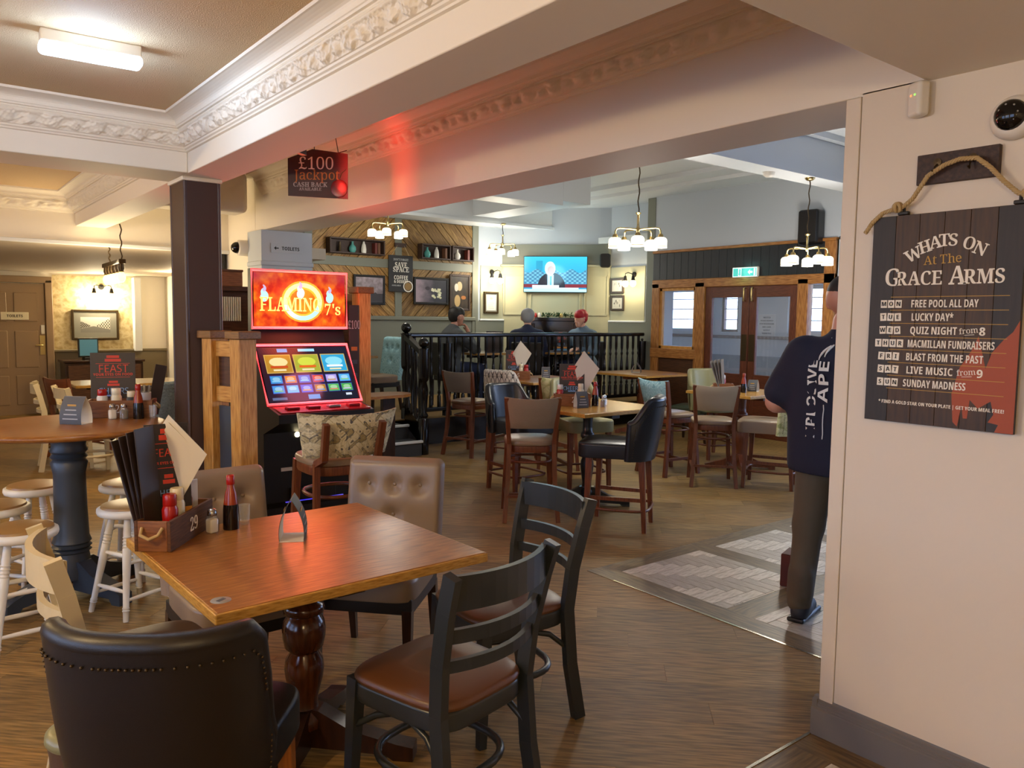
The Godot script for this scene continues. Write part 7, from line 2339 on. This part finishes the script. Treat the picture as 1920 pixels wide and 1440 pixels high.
func seated_person(label: String, at: Vector3, turn: float, coat: Material, hair_m: Material, skin_m: Material, pose: int) -> void:
	var t := thing("person", label, "person", at, turn)
	# origin on the floor under the seat; seat top 0.46; facing -Z
	var head := Vector3(0, 1.23, -0.06)
	var hipc := Vector3(0, 0.56, 0.06)
	var sl := Vector3(-0.19, 0.98, 0.0)
	var sr := Vector3(0.19, 0.98, 0.0)
	var el := Vector3(-0.26, 0.74, -0.1)
	var er := Vector3(0.26, 0.74, -0.1)
	var wl := Vector3(-0.14, 0.78, -0.32)
	var wr := Vector3(0.14, 0.78, -0.32)
	if pose == 1:
		er = Vector3(0.2, 0.78, -0.26)
		wr = Vector3(0.08, 1.03, -0.2)
	var look := Vector3(0, 0, -1) if pose != 2 else Vector3(0.3, -0.25, -1).normalized()
	var body := [[hipc + Vector3(-0.08, 0, 0), 0.11, hipc + Vector3(0.08, 0, 0), 0.11], [hipc, 0.13, Vector3(0, 0.95, 0.0), 0.14], [sl * Vector3(0.7, 1, 1), 0.075, sr * Vector3(0.7, 1, 1), 0.075], [Vector3(0, 1.02, 0), 0.055, Vector3(0, 1.15, -0.03), 0.052],
		[sl, 0.055, el, 0.043], [el, 0.042, wl, 0.03], [sr, 0.055, er, 0.043], [er, 0.042, wr, 0.03],
		[Vector3(-0.09, 0.54, 0.04), 0.08, Vector3(-0.11, 0.52, -0.36), 0.062], [Vector3(-0.11, 0.52, -0.36), 0.055, Vector3(-0.11, 0.1, -0.36), 0.042], [Vector3(0.09, 0.54, 0.04), 0.08, Vector3(0.11, 0.52, -0.36), 0.062], [Vector3(0.11, 0.52, -0.36), 0.055, Vector3(0.11, 0.1, -0.36), 0.042]]
	var skin := flesh(body, 0.022, 0.05)
	skin.add(flesh(head_caps(head, look, 0.092), 0.009, 0.025))
	skin.add(flesh(hand_caps(wl, Vector3(0.4, 0, -1), Vector3(0, -1, 0), 0.5, 1.0), 0.007, 0.01))
	if pose == 1:
		skin.add(flesh(hand_caps(wr, Vector3(-0.3, 1, 0.3), Vector3(-0.4, 0, 1), 0.8, -1.0), 0.007, 0.01))
	else:
		skin.add(flesh(hand_caps(wr, Vector3(-0.4, 0, -1), Vector3(0, -1, 0), 0.5, -1.0), 0.007, 0.01))
	part(t, "body", skin, skin_m)
	var cl := [[hipc + Vector3(-0.09, -0.02, 0), 0.13, hipc + Vector3(0.09, -0.02, 0), 0.13], [hipc, 0.15, Vector3(0, 0.95, 0.005), 0.165], [sl * Vector3(0.75, 1, 1), 0.092, sr * Vector3(0.75, 1, 1), 0.092], [Vector3(0, 1.03, 0.01), 0.075, Vector3(0, 1.085, 0.0), 0.065], [sl, 0.075, el, 0.06], [el, 0.058, el.lerp(wl, 0.88), 0.042], [sr, 0.075, er, 0.06], [er, 0.058, er.lerp(wr, 0.88), 0.042]]
	part(t, "jacket", flesh(cl, 0.022, 0.05), coat)
	var lg := [[Vector3(-0.09, 0.54, 0.04), 0.1, Vector3(-0.11, 0.52, -0.36), 0.076], [Vector3(-0.11, 0.52, -0.36), 0.07, Vector3(-0.11, 0.1, -0.36), 0.056], [Vector3(0.09, 0.54, 0.04), 0.1, Vector3(0.11, 0.52, -0.36), 0.076], [Vector3(0.11, 0.52, -0.36), 0.07, Vector3(0.11, 0.1, -0.36), 0.056]]
	part(t, "trousers", flesh(lg, 0.024, 0.04), M.deep_blue_cloth)
	for s in [-1.0, 1.0]:
		part(t, "shoe", flesh([[Vector3(s * 0.11, 0.045, -0.34), 0.044, Vector3(s * 0.115, 0.04, -0.5), 0.036]], 0.018, 0.02), M.trainer)
		part(t, "eye", Shape.new().ball(head + look * 0.083 + Vector3(0, 0.018, 0) + Vector3.UP.cross(look) * s * 0.032, Vector3.ONE * 0.009, 8), M.hair_dark)
	var hc := [[head + Vector3(0, 0.05, 0.015), 0.1, head + Vector3(0, 0.06, -0.035), 0.082], [head + Vector3(0, 0.0, 0.045), 0.075, head + Vector3(0, 0.05, 0.03), 0.085]]
	if pose == 2:
		hc.append([head + Vector3(-0.06, 0.0, 0.0), 0.05, head + Vector3(0.05, 0.0, 0.0), 0.05])
	part(t, "hair", flesh(hc, 0.011, 0.03), hair_m)

func build_people() -> void:
	build_standing_man()
	seated_person("dark-haired man in a grey jacket seated with hand to chin behind the railing", Vector3(6.07, PLATFORM + 0.012, -9.05), facing(1, 0.12), M.charcoal_cloth, M.hair_dark, M.skin, 1)
	seated_person("grey-haired man in a navy jacket seated with his back turned behind the railing", Vector3(7.25, PLATFORM + 0.012, -8.86), facing(0.65, -0.75), M.deep_blue_cloth, M.hair_grey, M.skin_pale, 0)
	seated_person("red-haired person in a denim jacket seated facing left behind the railing", Vector3(8.32, PLATFORM + 0.012, -8.82), facing(-0.95, 0.2), M.denim_cloth, M.hair_red, M.skin_pale, 2)

# ---------------------------------------------------------------- placing the furniture
func build_furniture() -> void:
	# table 29 and its chairs
	var t29 := thing("pub_table", "square oak table numbered 29 with a dark turned pedestal", "table", Vector3(1.095, 0, -2.565), 0.025)
	square_top(t29, Vector2(0.925, 0.925), 0.75, M.oak_top, 0.034)
	part(t29, "under_frame", Shape.new().soft(Vector3(0, 0.695, 0), Vector3(0.72, 0.045, 0.1), 0.006), M.dark_oak)
	part(t29, "under_frame", Shape.new().soft(Vector3(0, 0.694, 0), Vector3(0.1, 0.045, 0.72), 0.006), M.dark_oak)
	part(t29, "column", Shape.new().lathe(turned_column(0.1, 0.675, 0.062), 28), M.gloss_oak)
	for k in 4:
		var b := Basis(Vector3.UP, k * PI / 2 + PI / 4)
		part(t29, "foot", Shape.new().prism(PackedVector2Array([Vector2(0.02, 0.03), Vector2(0.02, 0.17), Vector2(0.06, 0.165), Vector2(0.18, 0.1), Vector2(0.34, 0.06), Vector2(0.4, 0.05), Vector2(0.4, 0.0), Vector2(0.33, 0.0), Vector2(0.3, 0.02)]), 0.07, b * Vector3(0, 0, -0.035), b), M.dark_oak)
	var bl := ladder_chair("ladder_back_chair", "black ladder-back chair with brown leather seat at the near side of table 29", M.black_paint, M.brown_leather, "black ladder-back chairs")
	bl.position = Vector3(1.29, 0, -1.985)
	bl.rotation.y = facing(-0.21, -0.98)
	copy(bl, Vector3(1.82, 0, -2.37), facing(-0.99, -0.11), "black ladder-back chair with brown leather seat at the right side of table 29")
	var cr := ladder_chair("painted_chair", "cream painted ladder-back chair with brown seat at the left of table 29", M.cream_paint, M.umber_leather, "cream ladder-back chairs")
	cr.position = Vector3(0.585, 0, -2.655)
	cr.rotation.y = facing(1, 0.02)
	copy(cr, Vector3(1.33, 0, -8.95), facing(1, 0.1), "leftmost cream ladder-back chair in the background beyond the round table")
	copy(cr, Vector3(1.45, 0, -8.35), facing(0.95, -0.1), "cream ladder-back chair in the background behind crate 28")
	var near := tub_chair("tub_chair", "dark brown leather tub chair with nailhead trim, nearest the camera", M.black_leather, M.black_leather, M.orange_leg, 0.48, 0.825, 0.52, false, "", 1.32, Vector2(0.215, 0.215), 0.74, 0.5)
	near.position = Vector3(0.555, 0, -2.045)
	near.rotation.y = facing(0.61, -0.79)
	var bt := buttoned_chair("buttoned_chair", "tan leather chair with three-button back at the far right corner of table 29", "tan buttoned chairs")
	bt.position = Vector3(1.67, 0, -3.07)
	bt.rotation.y = facing(-0.73, 0.68)
	copy(bt, Vector3(1.055, 0, -3.17), facing(0.02, 1), "tan leather buttoned chair at the far left side of table 29 behind the crate")
	# round table 28 with stools
	var t28 := thing("round_table", "round oak pedestal table numbered 28 on a thick slate column", "table", Vector3(0.72, 0, -4.83))
	part(t28, "table_top", Shape.new().lathe([Vector2(0, 0.916), Vector2(0.475, 0.916), Vector2(0.49, 0.925), Vector2(0.495, 0.935), Vector2(0.49, 0.945), Vector2(0.475, 0.95), Vector2(0, 0.95)], 64), M.oak_top)
	part(t28, "under_block", Shape.new().lathe([Vector2(0, 0.87), Vector2(0.12, 0.87), Vector2(0.22, 0.9), Vector2(0.23, 0.917), Vector2(0, 0.917)], 32), M.dark_oak)
	part(t28, "column", Shape.new().lathe([Vector2(0, 0.1), Vector2(0.1, 0.1), Vector2(0.105, 0.13), Vector2(0.09, 0.2), Vector2(0.084, 0.24), Vector2(0.098, 0.25), Vector2(0.085, 0.262), Vector2(0.1, 0.275), Vector2(0.085, 0.288), Vector2(0.098, 0.3), Vector2(0.088, 0.33), Vector2(0.082, 0.5), Vector2(0.08, 0.68), Vector2(0.092, 0.74), Vector2(0.08, 0.757), Vector2(0.094, 0.772), Vector2(0.08, 0.789), Vector2(0.094, 0.804), Vector2(0.084, 0.83), Vector2(0.09, 0.87), Vector2(0, 0.87)], 32), M.slate_column)
	for k in 4:
		var b := Basis(Vector3.UP, k * PI / 2 + 0.5)
		part(t28, "foot", Shape.new().prism(PackedVector2Array([Vector2(0.05, 0.04), Vector2(0.05, 0.2), Vector2(0.1, 0.2), Vector2(0.2, 0.13), Vector2(0.36, 0.08), Vector2(0.4, 0.06), Vector2(0.4, 0.0), Vector2(0.34, 0.0), Vector2(0.32, 0.03)]), 0.08, b * Vector3(0, 0, -0.04), b), M.slate_column)
	var ps := painted_stool("stool", "white turned-leg stool with tan seat nearest the crate 29 table", 0.56, "white stools round table 28")
	ps.position = Vector3(0.93, 0, -4.4)
	ps.rotation.y = 0.4
	copy(ps, Vector3(0.415, 0, -4.2), 0.1, "white stool with tan seat at the near left of the round table, largest in view")
	copy(ps, Vector3(0.37, 0, -4.78), 0.7, "white stool with tan seat cut by the left edge of the picture")
	copy(ps, Vector3(0.6, 0, -5.22), 0.3, "white stool with tan seat behind the slate column on its left")
	copy(ps, Vector3(1.05, 0, -5.0), 0.9, "white stool with tan seat behind the slate column on its right")
	# low round stool at the near left
	var pf := thing("round_stool", "low round stool with a mustard top half hidden by the nearest tub chair", "stool", Vector3(0.36, 0, -2.3))
	part(pf, "body", Shape.new().lathe([Vector2(0, 0.01), Vector2(0.07, 0.01), Vector2(0.08, 0.1), Vector2(0.088, 0.38), Vector2(0.092, 0.41), Vector2(0, 0.41)], 32), M.umber_leather)
	part(pf, "seat", Shape.new().lathe([Vector2(0.092, 0.41), Vector2(0.098, 0.42), Vector2(0.096, 0.437), Vector2(0.08, 0.447), Vector2(0, 0.452)], 32), M.olive_leather)
	# chair at the gaming machine
	var mc := bar_chair("bar_chair", "high timber chair with floral back in front of the fruit machine", 0.79, 1.035, M.floral_fabric, M.tan_leather, M.mahogany, "", 1.3, 0.02)
	mc.position = Vector3(1.93, 0, -4.06)
	mc.rotation.y = facing(0.1, -1)
	# high table 2
	pub_table("high_table", "square golden oak high table carrying crate 2", Vector2(0.93, 0.9), 0.84, M.oak_top_gold, M.blue_black, Vector3(4.52, 0, -4.71), 0.0, 0.05)
	var fc := bar_chair("fabric_chair", "timber high chair with brown fabric back in front of table 2", 0.63, 0.955, M.brown_fabric, M.tan_leather, M.mahogany)
	fc.position = Vector3(3.9, 0, -4.72)
	fc.rotation.y = facing(0.57, -0.82)
	var rc := bar_chair("fabric_chair", "timber high chair with stone fabric back at the table before the oak doors", 0.63, 0.955, M.stone_fabric, M.tan_leather, M.mahogany)
	rc.position = Vector3(6.13, 0, -4.67)
	rc.rotation.y = facing(0.72, -0.69)
	var gc := bar_chair("fabric_chair", "timber high chair with grey fabric back by the black stair newel", 0.63, 0.955, M.grey_fabric, M.brown_leather, M.mahogany)
	gc.position = Vector3(5.15, 0, -7.3)
	gc.rotation.y = facing(0.95, -0.3)
	var bc := bar_chair("fabric_chair", "timber high chair with pale aqua back behind the stone fabric chair", 0.63, 0.955, M.aqua_fabric, M.tan_leather, M.mahogany)
	bc.position = Vector3(6.2, 0, -5.25)
	bc.rotation.y = facing(1, 0.1)
	var yc := bar_chair("fabric_chair", "timber high chair with green floral back between table 2 and table 5", 0.63, 0.955, M.green_floral, M.tan_leather, M.mahogany)
	yc.position = Vector3(5.45, 0, -6.15)
	yc.rotation.y = facing(0.6, -0.8)
	var bs := tub_chair("leather_stool", "black leather high tub chair with nailhead trim right of table 2", M.navy_leather, M.navy_leather, M.mahogany, 0.66, 0.97, 0.8, true)
	bs.position = Vector3(4.27, 0, -4.07)
	bs.rotation.y = facing(-0.55, -0.83)
	var ol := tub_chair("leather_stool", "olive leather high tub chair on the far side of table 2", M.olive_leather, M.olive_leather, M.mahogany, 0.66, 0.97, 0.8, true)
	ol.position = Vector3(4.98, 0, -5.3)
	ol.rotation.y = facing(-0.3, 0.95)
	copy(ol, Vector3(7.35, 0, -5.6), facing(-0.3, 0.95), "olive leather high tub chair behind the table before the oak doors")
	var dk := tub_chair("leather_stool", "navy leather high tub chair at the far left of table 2", M.navy_leather, M.navy_leather, M.mahogany, 0.66, 0.93, 0.78, true)
	dk.position = Vector3(4.4, 0, -5.5)
	dk.rotation.y = facing(0.0, 1)
	var tr := tub_chair("patterned_stool", "high tub chair with black and white trellis back by table 5", M.navy_leather, M.trellis_fabric, M.mahogany, 0.66, 0.98, 0.76, true)
	tr.position = Vector3(5.3, 0, -6.75)
	tr.rotation.y = facing(0.93, -0.3)
	var fl := tub_chair("patterned_stool", "high tub chair with tan seat and pale floral back beside the standing man", M.tan_leather, M.green_floral, M.mahogany, 0.64, 0.9, 0.74, true)
	fl.position = Vector3(6.48, 0, -4.24)
	fl.rotation.y = facing(-0.45, -0.9)
	pub_table("high_table", "square oak high table carrying crate 5 beside the railing", Vector2(0.95, 0.85), 0.84, M.oak_top, M.mahogany, Vector3(6.09, 0, -7.17))
	pub_table("high_table", "long oak high table beside the oak glazed screen", Vector2(0.95, 1.0), 0.84, M.oak_top, M.mahogany, Vector3(8.02, 0, -7.3))
	pub_table("high_table", "oak high table in front of the double doors", Vector2(0.85, 0.8), 0.82, M.oak_top_gold, M.mahogany, Vector3(6.98, 0, -4.95))
	# green upright chair behind the pot of menus
	var gu := buttoned_chair("upright_chair", "dark green upholstered chair against the oak screen")
	gu.position = Vector3(8.1, 0, -6.45)
	gu.rotation.y = facing(-0.3, -0.95)
	for ch in gu.get_children():
		if ch.name.begins_with("backrest") or ch.name.begins_with("seat"):
			recover(ch, M.green_leather)
	# background on the left
	var bk := pub_table("dining_table", "pale oak dining table in the background beyond crate 28", Vector2(1.2, 0.8), 0.75, M.oak_top_gold, M.dark_oak, Vector3(2.15, 0, -10.2))
	var bw := bar_chair("timber_chair", "brown timber chair in the background left of the pale table", 0.46, 0.86, M.mahogany_x, M.mahogany_x, M.mahogany)
	bw.position = Vector3(1.55, 0, -9.6)
	bw.rotation.y = facing(0.9, -0.4)
	var bd := tub_chair("damask_chair", "blue-grey damask tub chair behind the right end of crate 28", M.blue_damask, M.blue_damask, M.mahogany, 0.48, 0.85, 0.6, false)
	bd.position = Vector3(2.05, 0, -8.6)
	bd.rotation.y = facing(-0.6, -0.8)
	var bn := thing("sideboard", "low dark sideboard against the corridor dado", "sideboard", Vector3(2.55, 0, -13.7))
	part(bn, "body", Shape.new().soft(Vector3(0, 0.4, 0), Vector3(1.1, 0.8, 0.45), 0.01), M.dark_oak)
	part(bn, "top", Shape.new().soft(Vector3(0, 0.82, 0), Vector3(1.15, 0.035, 0.5), 0.008), M.dark_oak)
	for x in [-0.27, 0.27]:
		part(bn, "door", Shape.new().soft(Vector3(x, 0.42, 0.228), Vector3(0.48, 0.68, 0.02), 0.005), M.booth_brown)
	var sc := thing("till_screen", "small dark screen with a bluish face on the sideboard", "screen", Vector3(2.35, 0.8375, -13.65), 0.2)
	part(sc, "stand", Shape.new().soft(Vector3(0, 0.02, 0), Vector3(0.15, 0.04, 0.12), 0.008), M.black_plastic)
	part(sc, "panel", Shape.new().soft(Vector3(0, 0.19, 0.0), Vector3(0.3, 0.3, 0.03), 0.008), M.black_plastic)
	part(sc, "face", Shape.new().box(Vector3(0, 0.19, 0.016), Vector3(0.26, 0.25, 0.004)), M.band_blue)
	# raised area furniture
	var y := PLATFORM + 0.012
	var aq := buttoned_chair("upright_chair", "pale aqua high-backed chair on the raised area left of the newel post")
	aq.position = Vector3(5.0, y, -9.2)
	aq.rotation.y = facing(-1, 0.1)
	for ch in aq.get_children():
		if ch.name.begins_with("backrest"):
			recover(ch, M.aqua_fabric)
			ch.scale = Vector3(1, 1.16, 1)
			ch.position.y = -0.065
	var al := buttoned_chair("upright_chair", "tan-seated chair with dark back at the left of the raised area")
	al.position = Vector3(4.65, y, -9.5)
	al.rotation.y = facing(1, 0.1)
	for ch in al.get_children():
		if ch.name.begins_with("backrest"):
			recover(ch, M.black_leather)
	pub_table("low_table", "dark table on the raised area beside the man in the grey jacket", Vector2(0.7, 0.7), 0.74, M.dark_oak, M.gloss_black, Vector3(6.62, y, -9.1))
	pub_table("low_table", "dark table on the raised area between the two people at the right", Vector2(0.7, 0.7), 0.74, M.dark_oak, M.gloss_black, Vector3(7.82, y, -8.85))
	pub_table("low_table", "dark table on the raised area by the pale aqua chair", Vector2(0.6, 0.6), 0.74, M.dark_oak, M.gloss_black, Vector3(4.42, y, -9.0))
	for e in [[Vector3(6.07, y, -9.05), facing(1, 0.12), "dark tub chair under the man in the grey jacket"], [Vector3(7.25, y, -8.86), facing(0.65, -0.75), "dark tub chair under the grey-haired man"], [Vector3(8.32, y, -8.82), facing(-0.95, 0.2), "dark tub chair under the red-haired person"]]:
		var st := thing("dining_chair", e[2], "chair", e[0], e[1], "chairs of the seated people")
		part(st, "seat", seat_pad(0.46, 0.42, 0.45, 0.36, 0.44, 0.0, 5.0), M.black_leather)
		part(st, "backrest", Shape.new().soft(Vector3(0, 0.66, 0.28), Vector3(0.44, 0.46, 0.05), 0.02, Basis(Vector3(1, 0, 0), 0.1), 2), M.black_leather)
		for q in [Vector2(-0.19, -0.19), Vector2(0.19, -0.19), Vector2(-0.19, 0.22), Vector2(0.19, 0.22)]:
			part(st, "leg", Shape.new().bar(Vector3(q.x, 0, q.y), Vector3(q.x, 0.37, q.y), Vector2(0.03, 0.03), Vector2(0.04, 0.04)), M.dark_oak)
	# menu stands on the raised tables
	menu_card("menu", "dark picture menu standing on the raised table left of the grey-haired man", Vector3(6.72, y + 0.7405, -8.95), -0.66, -0.06, 0.24, 0.3, M.menu_dark, false)
	menu_card("menu", "FEAST menu with pale napkin on the raised table right of the grey-haired man", Vector3(7.8, y + 0.7405, -8.75), -0.66, -0.06, 0.2, 0.3)
	menu_card("menu", "dark menu with a blue face at the right end of the railing", Vector3(8.05, y + 0.7405, -8.62), -0.5, -0.06, 0.16, 0.26, M.card_grey, false)

func recover(o: MeshInstance3D, m: Material) -> void:
	o.material_override = m
	for c in o.get_children():
		c.material_override = m

func _ready() -> void:
	rng.seed = 12
	# camera
	var cam := Camera3D.new()
	cam.name = "camera"
	cam.position = Vector3(0, 1.55, 0)
	cam.rotation = Vector3(-0.0828875, -0.666973, 0.0120778)
	cam.fov = 52.2334
	cam.near = 0.05
	cam.far = 200.0
	cam.current = true
	add_child(cam)
	# overcast daylight outside the windows
	var sky_m := ProceduralSkyMaterial.new()
	sky_m.sky_top_color = hue("86a9ea")
	sky_m.sky_horizon_color = hue("adc6f0")
	sky_m.sky_curve = 0.3
	sky_m.ground_bottom_color = hue("7f95bd")
	sky_m.ground_horizon_color = hue("9db6e2")
	sky_m.sky_energy_multiplier = 1.0
	sky_m.ground_energy_multiplier = 1.0
	var sky := Sky.new()
	sky.sky_material = sky_m
	var env := Environment.new()
	env.background_mode = Environment.BG_SKY
	env.sky = sky
	env.background_energy_multiplier = sky_energy
	env.tonemap_mode = Environment.TONE_MAPPER_LINEAR
	env.tonemap_exposure = exposure
	env.sdfgi_enabled = true
	env.ssao_enabled = true
	env.ssil_enabled = true
	var we := WorldEnvironment.new()
	we.name = "environment"
	we.environment = env
	add_child(we)

	make_materials()
	make_more_materials()
	build_floor()
	build_ceiling()
	build_walls()
	build_platform()
	build_doors()
	build_furniture()
	build_machine()
	build_lamps()
	build_wall_things()
	build_table_things()
	build_floor_things()
	build_people()

var exposure := 1.1
var sky_energy := 10.5
var globe_energy := 1.75

func make_more_materials() -> void:
	var paper := plain("wallpaper", Color.WHITE, 0.8)
	paper.albedo_texture = noise_tex(0.02, [hue("8f7a50"), hue("ad9a6e"), hue("c2b28a"), hue("a08c60")], 109, 256, 4)
	paper.uv1_triplanar = true
	paper.uv1_scale = Vector3.ONE * 1.5
	wood("door_oak_z", M.door_oak.albedo_texture, 0.38, Vector3(10, 10, 1.0))
	wood("door_mahogany_z", M.door_mahogany.albedo_texture, 0.38, Vector3(10, 10, 1.0))
	wood("gloss_oak", noise_tex(0.012, [hue("2c1408"), hue("46210d"), hue("5c3014")], 113, 512, 4), 0.16, Vector3(9, 1.0, 9))
	leather("green_leather", hue("2f3826"), 0.5)
	plain("machine_black", hue("0c0a0b"), 0.5)
	plain("deck_red", hue("7c0f18"), 0.25)
	plain("sign_brown", hue("2a1512"), 0.5)
	wood("board_dark", noise_tex(0.012, [hue("1b1716"), hue("221c1a"), hue("2a211d")], 127), 0.55, Vector3(9, 0.8, 9))
	wood("board_brown", noise_tex(0.012, [hue("2b1c12"), hue("3d2714"), hue("4a3018")], 131), 0.55, Vector3(9, 0.8, 9))
	glow("shade_glow", Color(1.0, 0.95, 0.82), 1.5)
	glow("bulb_glow", Color(1.0, 0.92, 0.72), 6.0)
	glow("sconce_glow", Color(1.0, 0.88, 0.6), 4.0)
	glow("amber_glow", Color(1.0, 0.72, 0.34), 6.0)
	glow("globe_glow", Color(1.0, 0.78, 0.48), 2.0)
	glow("tube_glow", Color(0.75, 0.87, 1.0), 3.0)
	glow("neon_red", Color(1.0, 0.16, 0.2), 2.2)
	glow("flame_letter", Color(1.0, 0.86, 0.1), 1.0)
	glow("led_blue", Color(0.1, 0.12, 0.9), 0.8)
	glow("led_green", Color(0.4, 0.9, 0.1), 1.0)
	glow("led_amber", Color(1.0, 0.5, 0.05), 1.0)
	M["exit_picture"] = screen_material("exit_picture", exit_image(), 1.3)
